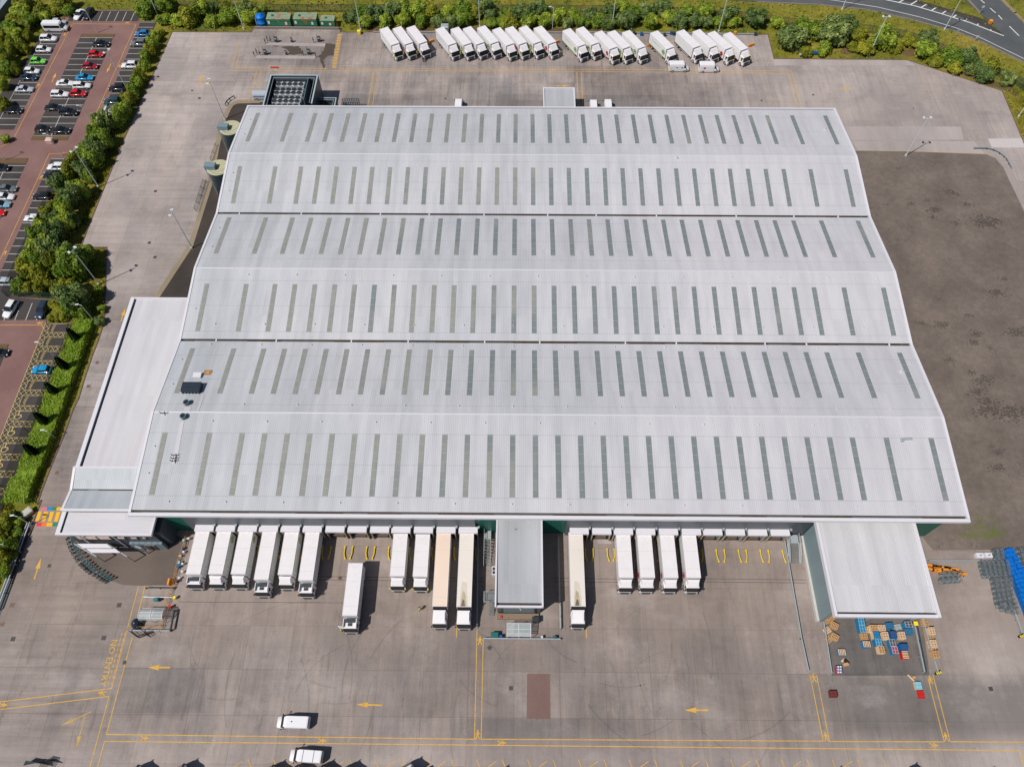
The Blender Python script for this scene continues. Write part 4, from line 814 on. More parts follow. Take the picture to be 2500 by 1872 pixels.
# ------------------------------------------------------------------ centre cabin
cb = thing('dock_office', 'grey ribbed-roof dock office projecting between the two dock rows', 'building', (.8, 38, 0)); zr = 6.9
f_ = w('N',357,1112,zr); f2 = w('N',905,1112,zr); x0, x1, y0 = f_.x, f2.x, f_.y
g = MB(); g.poly([(x0+.28,y0+.75,zr),(x1-.28,y0+.75,zr),(x1-.28,45.9,zr+.35),(x0+.28,45.9,zr+.35)], M['roof4']); part('roof', g, cb)
g = MB(); g.box(x0,x0+.28,y0,46,zr-.5,zr+.42,M['trim']); g.box(x1-.28,x1,y0,46,zr-.5,zr+.42,M['trim']); g.box(x0+.28,x1-.28,y0,y0+.32,zr-.5,zr+.1,M['trim']); part('trim', g, cb)
g = MB(); g.box(x0+.28,x1-.28,y0+.32,y0+.75,zr-.4,zr-.3,M['gutter']); part('gutter', g, cb)
g = MB(); g.box(x0+.35,x1-.35,y0+.7,45.9,0,zr-.45,M['grey']); part('wall', g, cb)
g = MB(); g.box(x0+1.2,x1-1.3,y0+.58,y0+.7,.6,zr-.6,plain('blue_glazing',(.10,.17,.21),.25,.1)); part('glazing', g, cb)
for x in (x0+1.2,x1-1.3):
    g = MB(); g.box(x-.12,x+.12,y0+.5,y0+.58,.4,zr-.6,M['dsteel']); part('door_post', g, cb)
g = MB(); g.box(x0+.3,x1-.6,y0-.45,y0+.5,0,.5,plain('rubble_plinth',(.22,.16,.11),.9,.5,4)); part('plinth', g, cb)
g = MB(); g.tube((.9,y0-.1,zr+.0),(1.1,y0-.4,zr-.2),.12,M['steel'],6); part('lamp', g, cb)
g = MB(); g.tube((-.0,44,zr+.5),(0,44,zr+1.2),.05,M['dsteel'],6); part('flue', g, cb)
def stairs(name, label, xa, xb, yt, yb_, zt, n=9):
    t = thing(name, label, 'steps', ((xa+xb)/2, (yt+yb_)/2, 0)); g = MB(); ym = yt-1.6*(1 if yt > yb_ else -1)
    g.box(xa,xb,min(yt,ym),max(yt,ym),zt-.1,zt,M['steel']); part('landing', g, t); g = MB()
    for i in range(n): f = (i+.5)/n; y = ym+(yb_-ym)*f; g.box(xa+.05,xb-.05,y-.13,y+.13,zt*(1-f)-.03,zt*(1-f)+.02,M['gutterg'])
    part('treads', g, t)
    for x in (xa,xb):
        g = MB()
        for h in (.5,1.0): g.tube((x,yt,zt+h),(x,ym,zt+h),.04,M['steel'],5); g.tube((x,ym,zt+h),(x,yb_,h),.04,M['steel'],5)
        for f in (0,.5,1): y = ym+(yb_-ym)*f; g.tube((x,y,zt*(1-f)),(x,y,zt*(1-f)+1),.04,M['steel'],5)
        g.tube((x,ym,zt-.05),(x,yb_,-.0),.06,M['steel'],5); part('handrail', g, t)
stairs('steel_stairs','galvanised steps left of the dock office roof', *(w('N',240,400,1).x, w('N',315,400,1).x), 45.9, w('N',240,660).y, 1.3)
stairs('steel_stairs','galvanised steps between the last right dock and the blue-grey wall', w('P',1160,500,1).x, w('P',1300,500,1).x, 45.6, w('P',1200,700).y, 1.3)
t = thing('side_platform','small railed steel platform at the left flank of the dock office','platform', (w('N',300,1000).x, w('N',300,1000).y, 0)); g = MB(); a = w('N',238,950,1.2); b = w('N',358,1062,1.2); g.box(a.x,b.x,b.y,a.y,1.1,1.2,M['gutterg']); part('deck', g, t)
g = MB()
for h in (1.7,2.2): g.tube((a.x,a.y,h),(a.x,b.y,h),.04,M['steel'],5); g.tube((a.x,a.y,h),(b.x,a.y,h),.04,M['steel'],5); g.tube((a.x,b.y,h),(a.x+1,b.y,h),.04,M['steel'],5)
for q in ((a.x,a.y),(a.x,b.y),(b.x,a.y)): g.tube((q[0],q[1],0),(q[0],q[1],2.2),.04,M['steel'],5)
part('handrail', g, t)
g = MB(); 
for i in range(6): f = i/6; g.box(a.x+.9,b.x-.1,b.y-.4-f*1.9,b.y-.1-f*1.9,1.1*(1-f)-.05,1.1*(1-f),M['gutterg'])
part('treads', g, t)
for i, yy in enumerate((685,730)):
    p = w('N',348,yy,.8); t = thing('air_conditioner', f'white air conditioning unit at the office flank, {("upper","lower")[i]} of the pair','air conditioner',(p.x,p.y,0),0,'air conditioning units'); g = MB(); g.box(p.x-.35,p.x+.35,p.y-.42,p.y+.42,.15,1.2,M['trim']); part('casing', g, t); g = MB(); g.lathe([(.27,1.2),(.27,1.23)], M['chassis'], 12, (p.x,p.y)); part('fan', g, t)
# ------------------------------------------------------------------ right canopy building
rc = thing('loading_canopy', 'large white-roofed loading canopy with a blue-grey side wall at the lower right', 'building', (61, 37, 0)); zr = 8.0
f_ = w('P',1745,1375,zr); b_ = w('Q',1130,1225,zr); x0, x1, y0 = f_.x, b_.x, f_.y
g = MB(); g.poly([(x0+.45,y0+.85,zr),(x1-.45,y0+.85,zr),(x1-.45,45.9,zr+.3),(x0+.45,45.9,zr+.3)], M['roof5']); part('roof', g, rc)
g = MB(); g.box(x0,x0+.45,y0,46,zr-.6,zr+.4,M['trim']); g.box(x1-.45,x1,y0,46,zr-.6,zr+.4,M['trim']); g.box(x0+.45,x1-.45,y0,y0+.5,zr-.6,zr+.15,M['trim']); part('trim', g, rc)
g = MB(); g.box(x0+.45,x1-.45,y0+.5,y0+.85,zr-.4,zr-.3,M['chassis']); part('gutter', g, rc)
g = MB(); g.box(53.15,53.4,30.3,45.7,.9,zr-.6,M['blue_grey']); g.box(53.4,53.9,30.3,30.6,.0,zr-.6,M['blue_grey']); part('wall', g, rc)
g = MB(); g.box(52.75,53.15,30.2,45.6,0,.9,plain('white_plinth',(.50,.48,.45),.8)); part('plinth', g, rc)
for x in (x0+1.0, (x0+x1)/2, x1-1.0):
    g = MB(); g.box(x-.15,x+.15,y0+1.2,y0+1.5,0,zr-.5,M['steel']); part('column', g, rc)
g = MB(); g.box(x1-1.0,x1-.9,33,38,0,5.5,plain('navy_curtain',(.015,.03,.08),.5)); part('side_curtain', g, rc)
g = MB(); g.box(x0+1,x1-1.2,y0+2,45.9,0,.01,M['court']); part('floor', g, rc)
# ------------------------------------------------------------------ rear canopy, plant enclosure, silos
t = thing('rear_canopy', 'small white-edged canopy projecting behind the warehouse', 'canopy', (10.5, 157, 0)); a = w('C',1570,795,5); b = w('C',1853,795,5); zr = 5
g = MB(); g.box(a.x+.3,b.x-.3,150.95,a.y-.3,zr-.1,zr,M['roof4']); part('roof', g, t)
g = MB(); g.box(a.x,a.x+.3,150.95,a.y,zr-.5,zr+.25,M['trim']); g.box(b.x-.3,b.x,150.95,a.y,zr-.5,zr+.25,M['trim']); g.box(a.x+.3,b.x-.3,a.y-.3,a.y,zr-.5,zr+.25,M['trim']); part('trim', g, t)
g = MB(); g.box(a.x+.6,b.x-.6,151,a.y-.8,0,zr-.5,M['grey']); part('wall', g, t)
pe = thing('plant_enclosure', 'open-topped dark grey enclosure of cooling units behind the warehouse', 'plant enclosure', (-58, 159, 0)); zr = 7.0
a = w('U',1160,180,zr); b = w('U',1805,180,zr); x0, x1, y1 = a.x, b.x, a.y
bd = plain('enclosure_panel',(.10,.14,.16),.5,.1); bw = mat_cladding('enclosure_cladding',(.075,.105,.125),.3,0); bw2 = mat_cladding('enclosure_cladding_side',(.075,.105,.125),.3,1); ef = plain('enclosure_deck',(.16,.15,.13),.8,.3)
for q, mm_ in (((x0,x0+.35,151,y1),bw2),((x1-.35,x1,155.5,y1),bw2),((x0+.35,x1-.35,y1-.35,y1),bw)):
    g = MB(); g.box(*q,0,zr,mm_,plain('light_capping',(.36,.44,.46),.4)); part('wall', g, pe)
g = MB(); g.box(x0+.35,x1-.35,151,y1-.35,0,3.6,ef); part('deck', g, pe)
for q in ((x0+.9,151.5,x0+.9,y1-.9),(x0+.9,y1-.9,x1-.9,y1-.9),(x1-.9,y1-.9,x1-.9,156)):
    g = MB(); g.tube((q[0],q[1],6.7),(q[2],q[3],6.7),.07,M['steel'],5); part('rail', g, pe)
g = MB(); g.box(x1-2.7,x1-2.5,157.5,y1-.4,3.6,6.6,bd); g.box(x1-2.4,x1-.4,157.5,y1-.8,3.61,3.63,M['black']); part('partition', g, pe)
ck = Kit(); g = MB(); g.box(-3.7,3.7,-1.3,1.3,.3,1.6,plain('unit_white',(.42,.44,.44),.5)); g.box(3.72,4.0,-.9,.9,.2,1.5,plain('teal_end',(.03,.12,.16),.5)); g.box(-3.7,3.7,-.03,.03,1.6,1.75,M['trim']); ck.add('casing', g)
g0 = MB(); g0.lathe([(.7,0),(.7,.25),(.68,.28)], M['steel'], 16, (0,0), M['black']); g0.tube((0,0,.28),(0,0,.33),.16,M['chassis'],8)
for i in range(5): g0.obox(0,0,1.05,.09,.285,.30,i*math.pi/5,M['dsteel'])
for ix in range(5):
    for iy in (-.64,.64):
        g = MB(); g.add([(v[0]*.9+(-2.95+ix*1.45), v[1]*.9+iy, v[2]+1.6) for v in g0.v], g0.f, M['trim']); g.m = [g.mi(g0.mats[i]) for i in g0.m]; ck.add('fan', g)
for i, (x, y) in enumerate(((1425,285),(1400,400),(1370,512),(1345,618))):
    p = w('U',x,y,5.4); ck.place('cooling_unit', f'white cooling unit with ten round fans, {nth(i)} row from the rear inside the enclosure', 'cooling unit', (p.x,p.y,3.6), 0, 'cooling units in the enclosure')
t = thing('low_enclosure', 'low open-topped grey enclosure right of the cooling units', 'enclosure', (-49, 154, 0)); a = w('U',1735,487,4.2); b = w('U',2052,487,4.2)
for q in ((a.x,b.x,a.y-.25,a.y),(b.x-.25,b.x,151,a.y-.25),(a.x,a.x+.25,151,a.y-.25)):
    g = MB(); g.box(*q,0,4.2,bw,plain('light_capping',(.36,.44,.46),.4)); part('wall', g, t)
g = MB(); g.tube((a.x+.5,a.y-.7,4.1),(b.x-.7,a.y-.7,4.1),.07,M['steel'],5); g.tube((b.x-.7,a.y-.7,4.1),(b.x-.7,151,4.1),.07,M['steel'],5); part('rail', g, t)
t = thing('cage_stairs', 'black caged fire stairs at the rear wall beside the low enclosure', 'steps', (-43.5,153.5,0)); a = w('U',2070,485,3); b = w('U',2360,590,1); g = MB()
for x in np.linspace(b.x-4.2,b.x,8): g.tube((x,a.y,0),(x,a.y,2.6),.06,M['dsteel'],5); g.tube((x,151.2,2.6),(x,a.y,2.6),.06,M['dsteel'],5)
for z in (1.3,2.6): g.tube((b.x-4.2,a.y,z),(b.x,a.y,z),.06,M['dsteel'],5)
part('cage', g, t); g = MB()
for i in range(9): g.box(b.x-4.1+i*.45,b.x-3.7+i*.45,a.y-2.2,a.y-.9,2.2-i*.24,2.25-i*.24,M['dsteel'])
part('treads', g, t)
for i, (x, y, bx, by) in enumerate((( 618,895,520,870),(455,1430,345,1400))):
    p = w('U',x,y,8.5); c = (-69.15 if i == 0 else -69.35, p.y); t = thing('silo', 'blue-grey steel silo with a lichen-yellow top, '+('rear' if i == 0 else 'front')+' of the pair','silo',(c[0],c[1],0),0,'silos beside the warehouse')
    if i == 0: c = (min(p.x,-69.0), p.y)
    else: c = (min(p.x,-69.0), p.y)
    t.location = (c[0],c[1],0)
    g = MB(); g.lathe([(2.35,0),(2.35,.5),(2.55,.5),(2.55,8.3),(2.62,8.35),(2.62,8.5)], M['silo'], 36, c, M['silotop']); part('shell', g, t)
    q = w('U',bx,by,9.3); g = MB(); g.obox(q.x,q.y,2.5,1.5,8.5,9.6,rad(-3),M['silo']); part('head_box', g, t)
    g = MB()
    for s_ in (-.25,.25): g.tube((c[0]-2.75,c[1]-.6+s_,0),(c[0]-2.75,c[1]-.6+s_,9.3),.05,M['steel'],5)
    for z in range(20): g.tube((c[0]-2.75,c[1]-.85,.4+z*.45),(c[0]-2.75,c[1]-.35,.4+z*.45),.04,M['steel'],4)
    part('ladder', g, t)
    g = MB(); pts = [(c[0]+2.45*math.cos(a_), c[1]+2.45*math.sin(a_), 9.4) for a_ in [rad(d) for d in range(200,361,20)]]
    for u, v in zip(pts, pts[1:]): g.tube(u, v, .04, M['steel'], 4)
    part('guard_rail', g, t)
# ------------------------------------------------------------------ fuel area
for i, (a, b, h, d) in enumerate((((705,512),(1128,512),2.8,3.2),((1185,512),(1598,512),2.8,3.2),((1655,512),(1912,512),2.3,2.6))):
    p, q = w('BC',*a), w('BC',*b); t = thing('fuel_tank', ('rust-streaked green box fuel tank, '+('leftmost beside the blue tank','middle one of three','smallest rightmost one with a ladder')[i]),'tank',((p.x+q.x)/2,p.y+d/2,0),0,'green fuel tanks')
    g = MB(); g.box(p.x,q.x,p.y,p.y+d,0,h,M['tankg'],M['tanktop']); part('shell', g, t)
    g = MB()
    for z in (h*.35,h*.75): g.box(p.x-.02,q.x+.02,p.y-.05,p.y,z,z+.08,M['tankg'])
    part('stiffener', g, t)
    g = MB(); g.tube((p.x+.5,p.y+d*.3,h+.15),(q.x-.4,p.y+d*.3,h+.15),.05,M['steel'],5); g.tube((p.x+1,p.y+d*.7,h+.2),(q.x-1,p.y+d*.7,h+.2),.05,M['steel'],5); part('pipe', g, t)
    g = MB(); g.box(q.x-1.6,q.x-1.0,p.y-.06,p.y-.03,h*.4,h*.7,M['trim']); g.box(p.x+.3,p.x+.9,p.y-.06,p.y-.03,h*.5,h*.8,M['trim']); part('notice', g, t)
    g = MB(); g.lathe([(.35,0),(.35,.25)], M['tankg'], 12, (p.x+1.6,p.y+d*.5)); g.v = [(x,y,z+h) for x,y,z in g.v]; part('hatch', g, t)
p = w('BC',595,470); t = thing('water_tank','bright blue round water tank left of the green tanks','tank',(p.x,p.y+.5,0)); g = MB(); bl = plain('tank_blue',(.005,.17,.62),.4,.08); g.lathe([(1.3,0),(1.32,.9),(1.4,.95),(1.4,1.05),(1.32,1.1),(1.35,2.6),(1.45,2.7),(1.4,2.9),(.4,3.15),(.4,3.2)], bl, 28, (p.x,p.y+.5)); part('shell', g, t); g = MB(); g.tube((p.x-1.2,p.y-.7,0),(p.x-1.2,p.y-.7,2.8),.07,M['trim'],6); part('pipe', g, t)
for k_, a, b, h, nm, lb in (('BC',(470,522),(1975,535),.7,'low_wall','low pale concrete wall in front of the green fuel tanks'),):
    p, q = w(k_,*a), w(k_,*b); g = MB(); d = q-p; c = (p+q)/2; g.obox(0,0,d.length,.35,0,h,math.atan2(d.y,d.x),M['kerb']); tag(obj(nm, g.mesh(nm), None, (c.x,c.y,0)), lb, 'wall')
for i, (a, b) in enumerate((((665,800),(1730,822)),((480,1035),(1550,1045)))):
    p, q = w('BC',*a), w('BC',*b); g = MB(); d = q-p; c = (p+q)/2; g.obox(c.x,c.y,d.length,1.3,0,.14,math.atan2(d.y,d.x),M['ppatch']); struct('pump_island', g)
pk = Kit(); g = MB(); g.box(-.4,.4,-.25,.25,0,1.5,M['dsteel']); g.box(-.35,.35,-.27,-.25,.9,1.35,M['steel']); pk.add('cabinet', g); g = MB(); g.tube((.4,0,1.3),(.9,0,.5),.05,M['black'],5); g.tube((.9,0,.5),(.5,.1,.2),.05,M['black'],5); g.tube((-.3,0,1.5),(-.3,0,2.4),.05,M['black'],5); pk.add('hose', g)
for i, (x, y, d) in enumerate(((850,765,'rear island, left'),(1620,755,'rear island, right'),(655,990,'front island, left'),(1440,985,'front island, right'),(1130,765,'rear island, middle'),(1030,990,'front island, middle'))):
    p = w('BC',x,y); pk.place('fuel_pump', f'dark fuel pump on the {d}', 'fuel pump', (p.x,p.y,.14), 0, 'fuel pumps', scale=(1,1,1) if 'middle' not in d else (.6,.7,.8))
bk_ = Kit(); g = MB(); g.tube((0,0,0),(0,0,1.6),.09,M['dsteel'],7); g.tube((-.15,0,.9),(.15,0,.9),.16,M['dsteel'],7); bk_.add('post', g)
for i, (x, y, d) in enumerate(((655,780,'leftmost on the rear island'),(690,730,'second from the left on the rear island'),(750,750,'third from the left on the rear island'),(455,1005,'leftmost on the front island'),(500,960,'second from the left on the front island'),(560,990,'third from the left on the front island'),(1520,760,'right part of the rear island'),(1335,985,'right part of the front island'),(1560,1020,'end of the front island'))):
    p = w('BC',x,y+15); bk_.place('hose_post', 'dark hose post, '+d, 'post', (p.x,p.y,.1), 0, 'hose posts on the pump islands')
for i, (x, y, m_, s_, h, lb, nm, ct) in enumerate(((1165,480,'orange',.5,1.0,'yellow cone-shaped bin between the first two green tanks','corner_bin','bin'),(1935,490,'orange',.7,1.0,'yellow wedge bin right of the green tanks','corner_bin','bin'),(1860,500,'dblue',.5,.9,'small blue drum beside the rightmost green tank','drum','drum'))):
    p = w('BC',x,y); g = MB(); g.lathe([(s_*.6,0),(s_*.65,h*.5),(s_*.4,h)], M[m_], 10); tag(obj(nm, g.mesh(nm), None, (p.x,p.y+.3,0)), lb, ct)
g = MB(); g.obox(0,0,.3,2.2,0,.25,rad(60),M['redp']); p = w('BC',815,1225); tag(obj('red_barrier', g.mesh('red_barrier'), None, (p.x,p.y,0), rad(30)), 'red plastic barrier lying by the fuel area front line', 'barrier')
# ------------------------------------------------------------------ rails, posts, fences
def rail(label, pts, h=.75, m='steel', beam=.3, post=2.0, name='guard_rail', bz=None, double=False):
    c = sum(pts, Vector((0,0,0)))/len(pts); t = thing(name, label, name.replace('_',' '), (c.x,c.y,0)); g = MB(); gp = []
    for a, b in zip(pts, pts[1:]):
        d = b-a; L = d.length; an = math.atan2(d.y,d.x); mid = (a+b)/2; g.obox(mid.x,mid.y,L+.05,.18,h-beam,h,an,M[m])
        n = max(1,int(L/post))
        for i in range(n+1): q = a.lerp(b,i/n); gp.append(q)
    part('beam', g, t); g = MB()
    for q in gp: g.box(q.x-.07,q.x+.07,q.y-.07,q.y+.07,0,h-.02,M[m if m != 'yel' else 'yel'])
    part('posts', g, t); return t
def tubes(label, pts, hs=(.5,1.0), m='dsteel', r=.045, post=2.2, name='hand_rail'):
    c = sum(pts, Vector((0,0,0)))/len(pts); t = thing(name, label, name.replace('_',' '), (c.x,c.y,0)); g = MB(); gp = MB()
    for a, b in zip(pts, pts[1:]):
        for h in hs: g.tube((a.x,a.y,h),(b.x,b.y,h),r,M[m],5)
        n = max(1,int((b-a).length/post))
        for i in range(n+1): q = a.lerp(b,i/n); gp.tube((q.x,q.y,0),(q.x,q.y,hs[-1]),r*1.1,M[m],5)
    part('bar', g, t); part('posts', gp, t); return t
rail('long galvanised rail left of the moving-lane beside the second long trailer', P('N',(175,345),(160,1340)), beam=.12, m='steel')
rail('galvanised guard rail right of the dock office', P('N',(1072,340),(1092,1360)), .9)
rail('long guard rail running down the right end of the docks', P('P',(1095,400),(1310,1656)) + P('R',(80,740),), .9)
rail('horizontal guard rail in front of the clear-roofed shelter', P('S',(362,266),(1190,272)), .8, beam=.35)
rail('guard rail along the left edge of the pallet area', P('R',(225,275),(300,760)), .9)
rail('guard rail right of the pallet area, inner one', P('R',(1092,310),(1185,750)), .9)
rail('thin guard rail just right of the inner rail', P('R',(1115,315),(1200,750)), .9, beam=.1, m='dsteel')
rail('guard rail right of the pallet area, outer one with yellow end', P('R',(1165,240),(1310,745)), .9)
rail('guard rail along the top of the cage yard', P('BA',(70,572),(670,572)), .8, beam=.15)
rail('guard rail with a black and yellow end below the cages', P('BA',(1030,1120),(1130,1400)), .9)
rail('curved guard rail at the gravel corner on the far right', P('V',(1555,682),(1690,682),(1760,698),(1820,730),(1865,765),(1890,795),(1912,835),(1935,880)), .8, beam=.35)
rail('curved grey barrier left of the plant enclosure', P('U',(562,602),(582,565),(620,530),(680,495)), .8, m='dsteel', beam=.2)
rail('long wheel-stop rail behind the first three white trucks', P('C',(45,298),(600,300)), .5)
rail('long wheel-stop rail behind the row of eight trucks', P('C',(720,300),(1745,302)), .5)
rail('long wheel-stop rail behind the right-hand trucks', P('D',(100,300),(560,305),(1640,318)), .5)
rail('pale guard rail along the footpath at the lower left', P('AD',(372,370),(300,560),(140,1000),(0,1370)), .9, m='steel', beam=.14)
rail('second guard rail along the footpath kerb', P('AD',(345,375),(270,560),(110,1000),(-30,1370)), .9, m='steel', beam=.14)
tubes('black double handrail by the side of the silos, upper', P('X',(690,85),(560,485)), m='dsteel'); tubes('black handrail outside the first by the beige path', P('X',(655,80),(535,465)), m='dsteel')
tubes('black handrail beside the front silo', P('U',(430,1140),(365,1340)), m='dsteel')
rail('dark steel kerb rail running beside the orange barriers', P('AE',(1490,1280),(1440,1540)), 1.0, m='dsteel', beam=.4)
rail('pale steel rail closing the bottom of the smoking area', P('AE',(865,1548),(1420,1552)), .8, m='steel', beam=.2)
rail('white bar above the empty cycle bay', P('AE',(1075,1098),(1450,1100)), .7, m='trim', beam=.1)
rail('dark bar at the top of the empty cycle bay', P('AE',(1095,975),(1470,978)), .7, m='dsteel', beam=.1)
def fence(label, pts, h=2.3, step=3.0):
    c = sum(pts, Vector((0,0,0)))/len(pts); t = thing('mesh_fence', label, 'fence', (c.x,c.y,0)); g = MB(); gp = MB()
    for a, b in zip(pts, pts[1:]):
        g.add([(a.x,a.y,0),(b.x,b.y,0),(b.x,b.y,h),(a.x,a.y,h)], [(0,1,2,3)], M['mesh']); gp.tube((a.x,a.y,h),(b.x,b.y,h),.035,M['dsteel'],4); n = max(1,int((b-a).length/step))
        for i in range(n+1): q = a.lerp(b,i/n); gp.tube((q.x,q.y,-.1),(q.x,q.y,h+.1),.05,M['dsteel'],5)
    part('mesh_panel', g, t); part('posts', gp, t)
fence('green mesh fence around the lower car park corner and visitor bays', P('G',(95,1240),(135,1245),(735,1270),(1010,1570),(985,1680)) + P('H',(945,480),(800,800),(560,1400)) + P('I',(390,300),(100,1080),(0,1350)))
fence('green mesh fence between the tree belt and the second car park', P('F',(830,960),(560,1600)) + P('G',(330,690),(95,1235)), 2.2)
fence('long green perimeter fence behind the top hedge', [p for p in P('B',(-200,60),(900,110),(1700,112)) + P('C',(600,112),(1400,115),(2212,120)) + P('D',(900,140),(1500,175)) + P('E',(240,215),(480,235),(800,260),(1150,310),(1270,340),(1500,430),(1600,485),(2110,680),(2300,830))], 2.4)
LK = Kit(); g = MB(); g.tube((0,0,0),(0,0,11.8),.13,M['lmp'],8,.07); g.box(-.2,.2,-.2,.2,0,.6,M['lmp']); LK.add('pole', g)
g = MB(); g.tube((-.75,0,11.85),(.75,0,11.85),.05,M['lmp'],6); LK.add('bracket', g)
for s_ in (-1,1): g = MB(); g.obox(s_*.85,.25,.42,.75,11.75,11.93,s_*.25,M['lmp']); LK.add('lamp_head', g)
LS = Kit(); g = MB(); g.tube((0,0,0),(0,0,6.8),.09,M['lmp'],8,.06); LS.add('pole', g); g = MB(); g.tube((0,0,6.75),(-.9,.15,6.95),.05,M['lmp'],6); g.obox(-.95,.15,.75,.3,6.9,7.02,.1,M['lmp']); LS.add('lamp_head', g)
for kk, x, y, d, a in (('F',1330,1140,'at the upper tree belt, its shadow on the side road',60),('E',920,467,'rising in front of the upper right bush clump',0),('V',872,750,'on the corner of the gravel lot',0),('G',1340,1075,'at the lower tree belt, its shadow on the side road',60),('X',490,970,'on the beige path left of the warehouse',90),('U',548,785,'behind the rear silo',90),('B',720,262,'left of the blue water tank',0),('B',1772,275,'beside the yellow grit bin',0),('C',1000,245,'behind the fourth of the eight trucks',0),('D',345,265,'behind the row of five trucks',0),('D',1305,290,'between the last two trucks',0),('V',2010,355,'on the grass at the right frame edge',0),('A',1720,1215,'in the narrow belt beside the upper car park',60),('A',2135,225,'at the top right corner of the car park',60),('E',700,82,'on the highway verge, left one',0),('E',1550,250,'on the highway verge, tallest at the right',0)):
    p = w(kk,x,y); LK.place('lamp_post', 'tall twin-headed lamp post '+d, 'lamp post', (p.x,p.y,-.1), rad(a), 'tall lamp posts')
for kk, x, y, d, sc_ in (('A',1310,445,'above the middle bays of the upper car park',1),('F',842,722,'at the corner of the second car park',1),('F',1255,312,'at the bend of the red drive',.9),('F',75,782,'beside the planting bed at the left edge',1),('I',755,388,'in the hedge, its shadow across the side road',.5),('G',1262,1552,'at the tip of the tree belt',.8),('H',765,695,'in front of the hedge beside the visitor bays',.9),('BD',800,432,'by the coloured crossing',.7),('BD',215,1090,'in the thicket below the crossing',.7),('C',1655,258,'between the two groups of trucks at the top hedge',.95),('AD',180,690,'beside the footpath below the crossing',.6)):
    p = w(kk,x,y); LS.place('street_lamp', 'small single-headed street lamp '+d, 'street lamp', (p.x,p.y,-.05), 0, 'small street lamps', scale=(1,1,sc_))
p, q = w('A',-60,360), w('A',262,-60); d = q-p; c = (p+q)/2; g = MB(); g.obox(0,0,d.length,1.6,0,2.6,math.atan2(d.y,d.x),plain('neighbour_wall_blue',(.09,.12,.15),.5),plain('neighbour_capping',(.30,.36,.40),.5)); tag(obj('boundary_wall', g.mesh('boundary_wall'), None, (c.x,c.y,-.1)), 'blue-grey wall of the neighbouring yard in the top left corner', 'wall')
